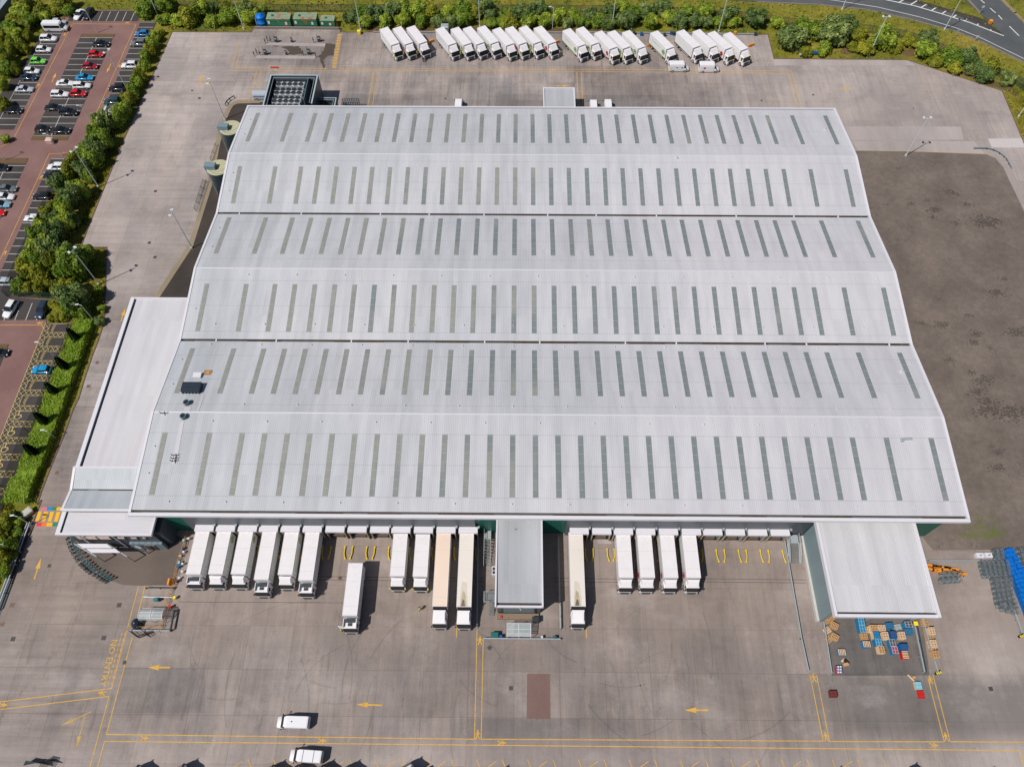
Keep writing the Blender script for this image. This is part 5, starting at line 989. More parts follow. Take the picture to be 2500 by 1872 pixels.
# ------------------------------------------------------------------ vehicles
WH = {}
def wheel(r, wd_):
    if (r, wd_) in WH: return WH[r, wd_]
    g = MB(); g.tube((0,-wd_/2,0),(0,wd_/2,0),r,M['black'],14); 
    g2 = MB(); g2.tube((0,-wd_/2-.01,0),(0,wd_/2+.01,0),r*.58,M['steel'],10); g.add(g2.v, g2.f, M['steel']); me = g.mesh('wheel'); WH[r, wd_] = me; return me
def car_kit(col, typ):
    L, W2, H, HB = dict(hatch=(4.1,.88,1.48,.86), saloon=(4.7,.9,1.44,.84), suv=(4.6,.94,1.68,.98), estate=(4.7,.9,1.5,.86))[typ]
    m = paint('car_'+'_'.join(f'{int(c*100)}' for c in col), col, .6); k = Kit(); g = MB()
    def ring(x, hw, zt, zm=.5): return [(x,-hw*.92,.22),(x,-hw,zm),(x,-hw*.97,zt*.93),(x,-hw*.84,zt),(x,hw*.84,zt),(x,hw*.97,zt*.93),(x,hw,zm),(x,hw*.92,.22)]
    bonnet = HB*.88; boot = HB*(.98 if typ != 'saloon' else 1.0)
    g.loft([ring(-L/2,W2*.80,boot*.80),ring(-L/2+.12,W2*.93,boot*.97),ring(-L/2+.5,W2,boot),ring(-.4,W2,HB),ring(L*.17,W2,HB*.98),ring(L/2-.9,W2*.99,bonnet),ring(L/2-.3,W2*.92,bonnet*.90),ring(L/2-.05,W2*.80,bonnet*.74),ring(L/2,W2*.66,bonnet*.6)], m, True, True)
    xr0 = {'hatch':-L/2+.22,'saloon':-L/2+.75,'suv':-L/2+.16,'estate':-L/2+.2}[typ]; xr1 = {'hatch':-L/2+.62,'saloon':-L/2+1.45,'suv':-L/2+.5,'estate':-L/2+.5}[typ]; xf1 = L*.03; xf0 = L*.21
    tw = W2*.70; bw_ = W2*.86
    g.add([(xr1,-tw,H-.02),(xf1,-tw,H-.02),(xf1,tw,H-.02),(xr1,tw,H-.02),(xr1+.1,-tw*.8,H+.03),(xf1-.15,-tw*.8,H+.03),(xf1-.15,tw*.8,H+.03),(xr1+.1,tw*.8,H+.03)], [(0,1,5,4),(1,2,6,5),(2,3,7,6),(3,0,4,7),(4,5,6,7)], m, True)
    for s_ in (-1,1):
        for a, b in (((xr0,xr1),.07),((xf0,xf1),.06)): g.add([(a[0]-b,s_*bw_*1.005,HB*.97),(a[0]+b,s_*bw_*1.005,HB*.97),(a[1]+b,s_*tw*1.02,H-.02),(a[1]-b,s_*tw*1.02,H-.02)], [(0,1,2,3)], m)
        xm = (xr1+xf1)/2; g.add([(xm-.04,s_*bw_*1.01,HB),(xm+.04,s_*bw_*1.01,HB),(xm+.04,s_*tw*1.03,H-.02),(xm-.04,s_*tw*1.03,H-.02)], [(0,1,2,3)], m)
    b0 = k.add('body', g)
    g = MB(); g.add([(xr0,-bw_,HB*.96),(xf0,-bw_,HB*.96),(xf0,bw_,HB*.96),(xr0,bw_,HB*.96),(xr1,-tw,H-.02),(xf1,-tw,H-.02),(xf1,tw,H-.02),(xr1,tw,H-.02)], [(0,1,5,4),(1,2,6,5),(2,3,7,6),(3,0,4,7)], M['glass']); k.add('windows', g)
    for x in (-L*.29,L*.31):
        for s_ in (-1,1):
            me = wheel(.33,.22); q = MB(); q.v = [(v.co.x+x, v.co.y+s_*(W2-.1), v.co.z+.33) for v in me.vertices]; q.f = [tuple(pg.vertices) for pg in me.polygons]; q.mats = list(me.materials); q.m = [pg.material_index for pg in me.polygons]; q.sm = [False]*len(q.f); k.add('wheel', q)
    for s_ in (-1,1):
        g = MB(); g.obox(L/2-.17,s_*W2*.62,.3,.26,bonnet*.62,bonnet*.86,s_*-.5,plain('headlamp',(.6,.62,.62),.2)); k.add('headlight', g)
        g = MB(); g.obox(-L/2+.08,s_*W2*.72,.12,.26,boot*.7,boot*.93,0,plain('tail_lamp',(.35,.01,.01),.3)); k.add('tail_light', g)
        g = MB(); g.obox(xf0-.15,s_*(W2+.07),.14,.2,HB,HB+.13,0,m); k.add('mirror', g)
    return k
CK = {}
CC = dict(white=(.72,.72,.74), silver=(.42,.46,.50), grey=(.13,.15,.16), black=(.012,.014,.018), navy=(.015,.035,.07), red=(.55,.01,.012), darkred=(.33,.008,.02), blue=(.02,.17,.40), brightblue=(.01,.26,.52), green=(.17,.60,.07), teal=(.02,.06,.07), lightblue=(.20,.38,.5))
def car(kk, x, y, col, typ, face, label, z=.7):
    if (col, typ) not in CK: CK[col, typ] = car_kit(CC[col], typ)
    p = w(kk, x, y, z); CK[col, typ].place('parked_car', label, 'car', (p.x, p.y, .012), rad(face)+random.uniform(-.02,.02), 'cars parked in the staff car park')
car('A',790,295,'silver','hatch',0,'silver car mostly hidden behind the white minibus')
car('A',652,520,'white','suv',0,'white car directly below the white minibus')
car('A',585,665,'white','hatch',0,'white car just above the bright green car')
car('A',510,820,'green','hatch',0,'bright green car in the left column of bays')
car('A',425,955,'white','hatch',0,'white car below the bright green car, touching a navy one')
car('A',378,1038,'navy','saloon',0,'navy saloon just below a white car in the left column')
car('A',325,1200,'silver','saloon',0,'silver saloon alone in the left column')
car('A',172,1485,'black','saloon',0,'black saloon at the left edge, lowest of the left column')
car('A',1062,190,'white','saloon',-100,'white saloon nose-down in the top row of bays')
car('A',1195,190,'black','suv',-100,'black car nose-down in the top row beside a white saloon')
car('A',1360,588,'black','saloon',0,'black car at the top of the middle island bays')
car('A',1292,728,'red','hatch',0,'red car, upper of two reds above the blue saloon')
car('A',1212,888,'darkred','hatch',0,'crimson hatchback directly above the blue saloon')
car('A',1135,1040,'brightblue','saloon',0,'bright blue saloon in the middle island bays')
car('A',875,1118,'white','saloon',0,'white saloon left of another white car, below the blue saloon')
car('A',1100,1150,'white','estate',0,'white car directly below the blue saloon, above the scarlet one')
car('A',803,1265,'white','estate',0,'white car left of the scarlet hatchback')
car('A',1052,1255,'red','hatch',0,'scarlet hatchback right of a white car in the island bays')
car('A',722,1448,'black','saloon',0,'black saloon, upper left of two blacks low in the island')
car('A',925,1512,'black','suv',0,'black car, lower right of two blacks low in the island')
car('F',577,355,'black','hatch',0,'black hatchback in the lowest left island bay')
car('F',818,372,'black','saloon',0,'black saloon in the lowest right island bay')
car('A',1915,450,'blue','hatch',180,'blue hatchback at the top of the right column')
car('A',1868,582,'grey','suv',180,'dark grey car second from the top of the right column')
car('A',1745,878,'white','suv',180,'white car alone in the right column beside the hedge')
car('A',1578,1185,'black','suv',180,'black estate in the right column, above a dark teal car')
car('A',1510,1365,'teal','suv',180,'dark teal car in the right column above the disabled bays')
car('F',1370,290,'blue','suv',180,'blue car half hidden by bushes below the disabled bays')
car('F',760,868,'white','suv',180,'white car at the top of the second car park column')
car('F',705,968,'black','saloon',180,'black saloon just below the white car, second car park')
car('F',565,1258,'black','estate',180,'black estate alone in the second car park column')
car('F',435,1558,'white','hatch',180,'white hatchback low in the second car park column')
car('F',-5,880,'black','suv',0,'black car cut by the left frame edge under a bed')
car('F',90,1158,'grey','saloon',0,'dark grey saloon near the left frame edge')
car('F',55,1268,'white','saloon',0,'white saloon cut by the left frame edge, below the grey one')
car('F',0,1370,'lightblue','saloon',0,'pale blue saloon cut by the left frame edge')
car('F',-70,1480,'red','saloon',0,'red car mostly outside the left frame edge')
car('G',50,1040,'silver','suv',180,'silver car at the left frame edge below the empty bays')
car('G',138,1400,'white','suv',-98,'white car nose-down in the bottom bays by the fence')
car('G',572,1408,'navy','suv',-98,'dark navy car nose-down beside the fence corner')
car('H',-20,610,'black','hatch',0,'black car cut off at the left edge by the lower bed')
car('H',558,838,'brightblue','hatch',180,'bright blue hatchback alone in the yellow-hatched visitor bays')
def van_kit(L=5.6, H=2.4, side=True, col=(.74,.73,.75), win=False):
    m = paint('van_'+str(int(col[0]*100)), col, .2); k = Kit(); W2 = .98; g = MB()
    def ring(x, hw, zt): return [(x,-hw*.97,.3),(x,-hw,.8),(x,-hw*.97,zt*.8),(x,-hw*.86,zt),(x,hw*.86,zt),(x,hw*.97,zt*.8),(x,hw,.8),(x,hw*.97,.3)]
    g.loft([ring(-L/2,W2*.96,H*.97),ring(-L/2+.2,W2,H),ring(L/2-1.9,W2,H),ring(L/2-1.55,W2*.98,H*.97)], m, True, False)
    g.loft([[(x,-hw*.97,.3),(x,-hw,.75),(x,-hw*.9,zt),(x,hw*.9,zt),(x,hw,.75),(x,hw*.97,.3)] for x, hw, zt in ((L/2-1.6,W2*.98,1.35),(L/2-.85,W2*.97,1.25),(L/2-.15,W2*.86,1.0),(L/2,W2*.72,.75))], m, True, True)
    tw = W2*.78; g.add([(L/2-1.56,-tw,H*.96),(L/2-1.3,-tw*.95,H*.86),(L/2-1.3,tw*.95,H*.86),(L/2-1.56,tw,H*.96)], [(0,1,2,3)], m)
    k.add('body', g)
    g = MB(); bw_ = W2*.9; g.add([(L/2-.8,-bw_,1.27),(L/2-.8,bw_,1.27),(L/2-1.32,tw,H*.865),(L/2-1.32,-tw,H*.865)], [(0,1,2,3)], M['glass']); k.add('windscreen', g)
    for s_ in (-1,1):
        g = MB(); g.add([(L/2-1.58,s_*W2*.95,1.3),(L/2-.85,s_*W2*.91,1.27),(L/2-1.32,s_*tw*1.0,H*.85),(L/2-1.58,s_*W2*.90,H*.88)], [(0,1,2,3)], M['glass']); k.add('side_window', g)
        if win: g = MB(); g.add([(-L/2+.3,s_*(W2+.005),1.25),(L/2-1.7,s_*(W2+.005),1.25),(L/2-1.7,s_*(W2*.975),H*.78),(-L/2+.3,s_*(W2*.975),H*.78)], [(0,1,2,3)], M['glass']); k.add('side_window', g)
        g = MB(); g.obox(L/2-1.0,s_*(W2+.12),.12,.2,1.25,1.55,0,M['black']); k.add('mirror', g)
        for x in (-L*.3,L*.31):
            me = wheel(.36,.24); q = MB(); q.v = [(v.co.x+x, v.co.y+s_*(W2-.12), v.co.z+.36) for v in me.vertices]; q.f = [tuple(pg.vertices) for pg in me.polygons]; q.mats = list(me.materials); q.m = [pg.material_index for pg in me.polygons]; q.sm = [False]*len(q.f); k.add('wheel', q)
    g = MB(); g.add([(-L/2-.005,-W2*.8,1.4),(-L/2-.005,W2*.8,1.4),(-L/2-.005,W2*.75,H*.88),(-L/2-.005,-W2*.75,H*.88)], [(0,1,2,3)], M['glass']); k.add('rear_window', g)
    g = MB(); g.box(L/2-.05,L/2+.04,-W2*.7,W2*.7,.35,.62,M['chassis']); k.add('bumper', g)
    return k
V1 = van_kit(); V2 = van_kit(5.3,2.0,win=True); V3 = van_kit(6.6,2.6,win=True); VS = van_kit(5.2,1.8,col=(.40,.45,.52),win=True)
mk = plain('blue_marking',(.03,.16,.35)); mkr = plain('red_marking',(.4,.03,.05))
def emb(r_, pts, m_, nm='side_emblem'):
    for i, (x, y, z, lx, lz, m__) in enumerate(pts):
        g = MB(); g.box(x-lx/2,x+lx/2,y-.006,y+.006,z-lz/2,z+lz/2,m__); obj(nm, g.mesh(nm), r_)
p = w('D',950,600,1.2); r_ = V1.place('panel_van','white van with blue side marks parked below the lone truck','van',(p.x,p.y,.01),0,'white vans'); emb(r_,[(-.6,-.99,1.5,.5,.25,mk),(.7,-.99,1.5,.4,.3,mk),(-2.3,-.99,1.0,.15,.9,M['yelp'])],None)
p = w('D',1222,605,1.2); r_ = V1.place('panel_van','white van with red side marks, right of the one with blue marks','van',(p.x,p.y,.01),0,'white vans'); emb(r_,[(-1.4,-.99,1.5,.55,.5,mkr)],None)
p = w('T',510,365,1.0); r_ = V2.place('panel_van','white van facing left in the near yard, upper of two','van',(p.x,p.y,.0),rad(179),'white vans'); g = MB(); g.lathe([(.09,2.0),(.09,2.12)], M['black'], 8); obj('roof_vent', g.mesh('roof_vent'), r_)
p = w('T',650,730,1.0); r_ = V2.place('panel_van','white van with roof bars facing left in the near yard, lower of two','van',(p.x,p.y,.0),rad(177),'white vans')
g = MB(); g.tube((.3,-.9,2.08),(.3,.9,2.08),.03,M['steel'],5); g.tube((-1.4,-.9,2.08),(-1.4,.9,2.08),.03,M['steel'],5); obj('roof_bar', g.mesh('roof_bar'), r_)
p = w('A',748,358,1.2); V3.place('minibus','white minibus with dark side windows at the top left bays','minibus',(p.x,p.y,.01),0)
for kk, x, y, d, h_ in (('C',806,944,'left one on its own',0),('D',183,952,'middle one right of the rear canopy',0),('D',315,948,'right one right of the rear canopy',0)):
    p = w(kk,x,y,2.2); V1.place('panel_van','white van top showing just behind the rear eave, '+d,'van',(p.x,p.y+.9,0),rad(90),'white vans')
p = w('U',1030,460,.9); VS.place('pickup','silver van parked against the plant enclosure','van',(p.x+.6,p.y,0),rad(0))
# trucks
gm = plain('emblem_green',(.10,.25,.03)); em_r = plain('emblem_red',(.5,.02,.03)); lime = plain('lettering_lime',(.50,.58,.12)); gl = plain('lettering_grey',(.40,.50,.42))
side_w = paint('truck_side',(.76,.75,.75),.5)
def disc(g, x, y, z, r, m, s_):
    g.add([(x+r*math.cos(t), y, z+r*math.sin(t)) for t in [rad(d) for d in range(0,360,30)]], [tuple(range(12))], m)
def truck_kit(L=10.2, cabL=1.95, bx=None, H=3.9, roofm=None, hatch=False, deflect=True, livery=None, fridge=False, tractor=False, mirror='black', stain=False):
    k = Kit(); W2 = 1.27; xb = L/2-cabL-(.85 if tractor else .22); rm = roofm or M['wpaint']
    g = MB(); g.box(-L/2,xb,-W2,W2,1.05,H,side_w,rm); ln_ = plain('roof_seam',(.52,.51,.52),.6)
    for q in (((-L/2+.03,-W2*.7),(-L/2+.95,0)),((-L/2+.95,0),(-L/2+.03,W2*.7)),((-L/2+3.2,-W2+.05),(-L/2+3.2,W2-.05)),((xb-1.6,-W2+.05),(xb-1.6,W2-.05)),((xb-.1,-W2+.05),(xb-.1,W2-.05))): g.strip(*q, .045, ln_, H+.003)
    for s_ in (-1,1):
        for xx in (xb-.5,xb-1.2,xb-1.9): g.box(xx,xx+.04,s_*W2-.008,s_*W2+.008,1.2,H-1.2,M['gutterg'])
        g.box(-L/2+.02,-L/2+.1,s_*W2-.01,s_*W2+.01,1.1,H-.1,M['dsteel'])
    k.add('cargo_box', g)
    g = MB(); e = .05
    for y in (-W2,W2): g.box(-L/2,xb,y-.02,y+.02,H-.02,H+.03,M['trim']); g.box(-L/2,xb,y-.03,y+.03,1.0,1.1,M['dsteel'])
    g.box(-L/2-.02,-L/2+.04,-W2,W2,H-.02,H+.03,M['trim']); k.add('edge_rail', g, 0)
    g = MB(); g.box(-L/2+.3,L/2-.4,-.45,.45,.65,.95,M['chassis']); g.box(-L/2,-L/2+.15,-W2+.1,W2-.1,.5,.8,M['chassis'])
    for s_ in (-1,1): g.box(-L/2+2.6,xb-1.2,s_*1.15-.03,s_*1.15+.03,.5,.95,M['steel'])
    k.add('chassis', g)
    # cab
    x0 = xb+(.55 if tractor else .22); x1 = L/2; g = MB(); ch = 2.75 if not tractor else 3.0
    g.loft([[(x,-hw,.45),(x,-hw,zt-.15),(x,-hw*.92,zt),(x,hw*.92,zt),(x,hw,zt-.15),(x,hw,.45)] for x, hw, zt in ((x0,1.18,ch),(x1-.55,1.18,ch),(x1-.46,1.17,ch-.08))], M['wpaint'], True)
    g.loft([[(x,-hw,.45),(x,-hw,zt),(x,hw,zt),(x,hw,.45)] for x, hw, zt in ((x1-.46,1.17,1.62),(x1-.05,1.10,1.58),(x1,1.0,1.5))], M['wpaint'], True); c_ = k.add('cab', g)
    g = MB(); g.add([(x1-.02,-1.06,1.59),(x1-.02,1.06,1.59),(x1-.43,1.08,ch-.06),(x1-.43,-1.08,ch-.06)], [(0,1,2,3)], M['glass'])
    for s_ in (-1,1): g.add([(x1-.1,s_*1.165,1.55),(x0+.7,s_*1.19,1.55),(x0+.7,s_*1.19,ch-.25),(x1-.32,s_*1.18,ch-.25)], [(0,1,2,3)], M['glass'])
    k.add('windscreen', g, c_)
    g = MB(); g.box(x1-.02,x1+.06,-1.15,1.15,.42,.85,M['dsteel']); g.box(x1+.0,x1+.05,-.75,.75,.95,1.35,M['chassis']); k.add('bumper', g, c_)
    for s_ in (-1,1): g = MB(); g.box(x1+.055,x1+.075,s_*.9-.17,s_*.9+.17,.55,.75,plain('headlamp',(.6,.62,.62),.2)); k.add('headlight', g, c_)
    if deflect:
        g = MB(); hh = min(H-.05, ch+.95)
        g.add([(x0+.05,-1.1,ch),(x1-.55,-.95,ch),(x1-.55,.95,ch),(x0+.05,1.1,ch),(x0+.05,-1.1,hh),(x0+.05,1.1,hh),(x0+.45,-.95,hh-.06),(x0+.45,.95,hh-.06)], [(0,4,6,1),(3,2,7,5),(1,6,7,2),(4,5,7,6),(0,3,5,4)], M['wpaint'], False); k.add('roof_deflector', g, c_)
    else:
        g = MB(); g.box(x0+.1,x0+.7,-.8,.8,ch,ch+.35,M['dsteel']); g.box(x0+.08,x1-.6,-1.15,-1.05,ch,ch+.5,M['wpaint']); g.box(x0+.08,x1-.6,1.05,1.15,ch,ch+.5,M['wpaint']); k.add('cab_roof_frame', g, c_)
    if hatch: g = MB(); z_ = ch+.01; g.box(x0+.75,x0+1.25,-.38,.38,z_,z_+.06,M['chassis']); k.add('roof_hatch', g, c_)
    if fridge: g = MB(); g.box(xb+.01,xb+.38,-1.12,1.12,1.6,H-.06,M['black']); k.add('fridge_unit', g)
    for s_ in (-1,1):
        g = MB(); g.box(x1-.25,x1-.12,s_*1.36-.1,s_*1.36+.1,1.7,2.35,M['yelp'] if mirror == 'yellow' else M['black']); g.tube((x1-.3,s_*1.15,2.3),(x1-.18,s_*1.36,2.3),.03,M['black'],4); k.add('mirror', g, c_)
    ax_ = [-L/2+1.7,L/2-1.15]+([-L/2+2.95] if L > 10 else [])+([-L/2+4.2,L/2-4.3] if L > 13 else [])
    for x in ax_:
        for s_ in (-1,1):
            me = wheel(.5,.32); q = MB(); q.v = [(v.co.x+x, v.co.y+s_*1.07, v.co.z+.5) for v in me.vertices]; q.f = [tuple(pg.vertices) for pg in me.polygons]; q.mats = list(me.materials); q.m = [pg.material_index for pg in me.polygons]; q.sm = [False]*len(q.f); k.add('wheel', q)
    if livery:
        for s_ in (-1,1):
            g = MB(); y = s_*(W2+.012)
            if livery == 'green':
                disc(g, -L/2+1.2, y, 2.6, .62, gm, s_); disc(g, -L/2+1.2, y+s_*.004, 2.6, .45, plain('emblem_pale',(.5,.55,.3)), s_); g.box(-L/2+.95,-L/2+1.4,y-.002,y+s_*.012+.002,2.45,2.8,gm)
                xx = -L/2+2.3; random.seed(4)
                for i in range(15): wd_ = random.uniform(.12,.2); hh_ = random.choice((.28,.42)); g.box(xx,xx+wd_,y-.004,y+.004,2.35,2.35+hh_,gl if i < 9 else lime); xx += wd_+.12
            elif livery == 'front_green':
                disc(g, xb-1.0, y, 2.4, .72, gm, s_); disc(g, xb-1.0, y+s_*.004, 2.4, .5, plain('emblem_pale',(.5,.55,.3)), s_); g.box(xb-1.3,xb-.75,y-.002,y+s_*.012+.002,2.2,2.65,plain('emblem_black',(.03,.05,.02)))
                xx = -L/2+1.4; random.seed(5)
                for i in range(14): wd_ = random.uniform(.12,.22); hh_ = random.choice((.26,.4)); g.box(xx,xx+wd_,y-.004,y+.004,2.6,2.6+hh_,lime if i > 8 else gl); xx += wd_+.12
                g.box(-L/2+.2,xb-.2,y-.004,y+.004,1.15,1.28,lime)
            elif livery == 'red':
                disc(g, xb-.9, y, 2.2, .6, em_r, s_); g.box(xb-1.2,xb-.6,y-.002,y+s_*.01+.002,1.5,1.75,em_r)
                g.box(-L/2+.3,-L/2+1.5,y-.004,y+.004,1.2,1.4,lime)
            k.add('side_emblem', g, 0)
    if stain:
        g = MB(); st_ = plain('soot_stain',(.42,.35,.24),.7,.35,1.2); dk = plain('soot_dark',(.16,.13,.09),.7,.5,1.5)
        g.poly([(xb-4.4,-.5),(xb-4.2,.35),(xb-.1,.7),(xb-.1,-.8),(xb-2,-.7)], plain('soot_pale',(.60,.54,.46),.7,.12,1.2), H+.004); g.poly([(xb-2.8,-.3),(xb-2.4,.15),(xb-.1,.45),(xb-.1,-.6),(xb-1.4,-.5)], st_, H+.008); g.poly([(xb-1.3,-.2),(xb-1.1,.05),(xb-.1,.2),(xb-.1,-.5),(xb-.6,-.4)], dk, H+.012); k.add('exhaust_stain', g, 0)
    return k
T1 = truck_kit(livery=None); T1y = truck_kit(mirror='yellow'); T1g = truck_kit(livery='front_green'); T1r = truck_kit(livery='red', mirror='yellow')
HD = rad(-60.7); c_, s_ = math.cos(HD), math.sin(HD)
RT = [('C',95,268),('C',215,262),('C',340,255),('C',600,268),('C',735,268),('C',848,262),('C',975,255),('C',1112,272),('C',1225,262),('C',1352,255),('C',1485,258),('C',1745,280),('C',1865,265),('D',185,302),('D',303,298),('D',435,298),('D',688,302),('D',924,292),('D',1070,290),('D',1205,305),('D',1345,315)]
kinds = [T1y,T1r,T1,T1y,T1g,T1,T1g,T1y,T1r,T1g,T1r,T1g,T1g,T1r,T1g,T1g,T1g,T1,T1,T1r,T1y]
def rlab(i):
    if i < 3: return ('leftmost','middle','rightmost')[i]+' of the first three white trucks at the top'
    if i < 11: return nth(i-3)+' from the left in the row of eight white trucks'
    if i < 16: return nth(i-11)+' from the left in the row of five white trucks'
    if i == 16: return 'lone white truck above the van with blue marks'
    return nth(i-17)+' from the left in the last group of four white trucks'
for i, ((kk, x, y), kt) in enumerate(zip(RT, kinds)):
    p = w(kk, x, y, 3.9); lx, ly = -5.1, -1.27; ox = p.x-(lx*c_-ly*s_); oy = p.y-(lx*s_+ly*c_)
    lab = rlab(i); lab = lab if lab.startswith('lone') else 'white box truck, '+lab
    kt.place('box_truck', lab, 'truck', (ox,oy,0), HD+random.uniform(-.012,.012), 'white trucks parked along the top hedge')
def dock_truck(kk, x, y, kt, L, label, rearY=44.62, name='box_truck', grp='white trucks backed up to the loading docks'):
    p = w(kk, x, y, .45); yc_ = p.y+L/2 if rearY is None else None
    return kt.place(name, label, 'truck', (p.x, p.y+L/2, 0), rad(-90), grp)
D1 = truck_kit(9.8, 1.7, livery=None, deflect=False); D1g = truck_kit(9.8, 1.7, livery='green'); D2 = truck_kit(11.4, 2.1, H=4.0, hatch=True, deflect=False, fridge=False)
D3 = truck_kit(9.6, 1.7, mirror='yellow'); D4 = truck_kit(9.9,1.7,livery='red'); D4p = truck_kit(9.9,1.7)
def deflong(k_): return k_
dock_truck('L',235,1108,D1,9.8,'white truck with an open cab-roof frame, leftmost at the docks')
dock_truck('L',530,1106,D1g,9.8,'white truck with a green round emblem, second from the left dock end')
dock_truck('L',832,1106,D1g,9.8,'white truck with a green round emblem, third from the left dock end')
dock_truck('L',1135,1213,D2,11.4,'longer white truck with a cab roof hatch, fourth from the left')
dock_truck('L',1455,1114,D1g,9.8,'white truck with a green emblem between two longer trucks')
dock_truck('L',1725,1222,D2,11.4,'longer white truck with a cab roof hatch, beside the empty bays')
dock_truck('M',1000,1062,D3,9.6,'white truck with yellow mirrors, just right of the empty left bays')
dock_truck('M',1285,1068,D3,9.6,'white truck with yellow mirrors, next to the orange-topped trailer')
AO = truck_kit(16.3, 2.3, H=3.95, roofm=plain('faded_orange_roof',(.76,.60,.49),.6,.12,.1), hatch=False, fridge=True, tractor=True)
AS = truck_kit(16.3, 2.3, H=3.95, roofm=plain('cream_roof',(.70,.64,.58),.6,.08,.2), hatch=False, fridge=True, tractor=True, stain=True)
dock_truck('M',1525,1536,AO,16.3,'long articulated truck with a faded orange trailer roof',name='articulated_truck')
dock_truck('M',1828,1542,AS,16.3,'long white articulated truck with a soot-stained roof beside the orange one',name='articulated_truck')
dock_truck('O',308,1535,AS,16.3,'long white articulated truck with a soot-stained roof, right of the dock office',name='articulated_truck')
dock_truck('O',900,1082,D4p,9.9,'white truck, leftmost of four together at the right docks')
dock_truck('O',1170,1082,D4,9.9,'white truck with a red emblem, second of four at the right docks')
dock_truck('O',1460,1084,D4,9.9,'white truck with a red emblem, third of four at the right docks')
dock_truck('O',1742,1084,D4,9.9,'white truck with a red emblem, rightmost of four at the right docks')
p = w('M',408,1590,.45); mv = D2.place('box_truck','white truck standing clear of the docks with its cab door open','truck',(p.x,p.y+5.7,0),rad(-90),'white trucks backed up to the loading docks')
g = MB(); g.obox(4.9,-1.65,.1,.95,.6,2.4,rad(-10),M['wpaint']); obj('cab_door', g.mesh('cab_door'), mv)
for i, (x, y, d) in enumerate(((330,1893,'first from the left'),(440,1890,'second from the left'),(655,1893,'third from the left'),(715,1892,'fourth from the left'),(775,1892,'fifth from the left'),(838,1893,'sixth from the left'),(990,1885,'with its cab corner just in frame'),(1203,1906,'eighth from the left'),(2020,1908,'ninth from the left'),(2205,1900,'tenth from the left'),(2395,1910,'rightmost'))):
    p = w('SRC',x,y-16); a = rad(118); T1.place('box_truck', f'white truck barely entering the bottom edge, {d}', 'truck', (p.x-5.1*math.cos(a),p.y-5.1*math.sin(a),0), a, 'trucks parked along the near edge')
# ------------------------------------------------------------------ people
def skin_person(arm=0.35, leg=.2):
    import bmesh as bmm
    V = [(0,0,.95),(0,0,1.2),(0,0,1.42),(0,0,1.52),(0.02,0,1.62),(0.01,0,1.75)]; Rr = [.15,.155,.16,.06,.10,.07]
    Ed = [(0,1),(1,2),(2,3),(3,4),(4,5)]
    for s2 in (-1,1):
        b = len(V); V += [(0,s2*.19,1.42),(s2*arm*.5,s2*.26,1.12),(s2*arm*.8+.1,s2*.27,.88),(s2*arm*.9+.16,s2*.27,.80)]; Rr += [.07,.05,.04,.035]; Ed += [(2,b),(b,b+1),(b+1,b+2),(b+2,b+3)]
        b = len(V); V += [(0,s2*.1,.88),(s2*leg*.6,s2*.11,.48),(s2*leg-.04,s2*.11,.08),(s2*leg+.12,s2*.12,.04)]; Rr += [.10,.075,.05,.04]; Ed += [(0,b),(b,b+1),(b+1,b+2),(b+2,b+3)]
    me = bpy.data.meshes.new('body'); me.from_pydata(V, Ed, []); o = bpy.data.objects.new('body', me); COL.objects.link(o)
    md = o.modifiers.new('s','SKIN'); 
    for i, r_ in enumerate(Rr): me.skin_vertices[0].data[i].radius = (r_, r_)
    me.skin_vertices[0].data[0].use_root = True
    o.modifiers.new('d','SUBSURF').levels = 1
    bpy.context.view_layer.update(); out = bpy.data.meshes.new_from_object(o.evaluated_get(bpy.context.evaluated_depsgraph_get())); bpy.data.objects.remove(o)
    out.name = 'body'; return out
def person(k_, x, y, label, top='hiviz', rz=0, z0=0):
    me = skin_person(); me.materials.clear(); me.materials.append(M['cloth']); me.materials.append(M['skin']); me.materials.append(M[top])
    for pg in me.polygons: zc__ = pg.center.z; pg.material_index = 1 if zc__ > 1.5 or (abs(pg.center.y) > .22 and zc__ < .86) else 2 if zc__ > .92 else 0; pg.use_smooth = True
    p = w(k_, x, y); t = thing('person', label, 'person', (p.x,p.y,z0), rad(rz)); obj('body', me, t)
    g = MB(); g.blob((-.02,0,1.74),.11,.1,.1,M['hair'],10,6); obj('hair', g.mesh('hair'), t)
    if top == 'hiviz': g = MB(); g.loft([[(.20*math.cos(a),.25*math.sin(a),z) for a in [rad(d) for d in range(0,360,45)]] for z in (.95,1.2,1.42)], M['hiviz'], False, True); obj('vest', g.mesh('vest'), t)
    return t
person('M',1272,1282,'person in a yellow hi-vis vest walking in the open yard','hiviz',20)
person('M',300,1562,'person in a yellow hi-vis vest at the open cab door','hiviz',-90)
person('BD',452,655,'person in pale clothing on the footpath, left of the two','wcloth',-70)
person('BD',500,660,'person in pale clothing on the footpath, right of the two','wcloth',-70)
person('D',1105,548,'person in a hi-vis vest beside the cab of a parked truck','hiviz',-90)
person('C',492,560,'person in brown standing in front of the third truck','maroon',-90)
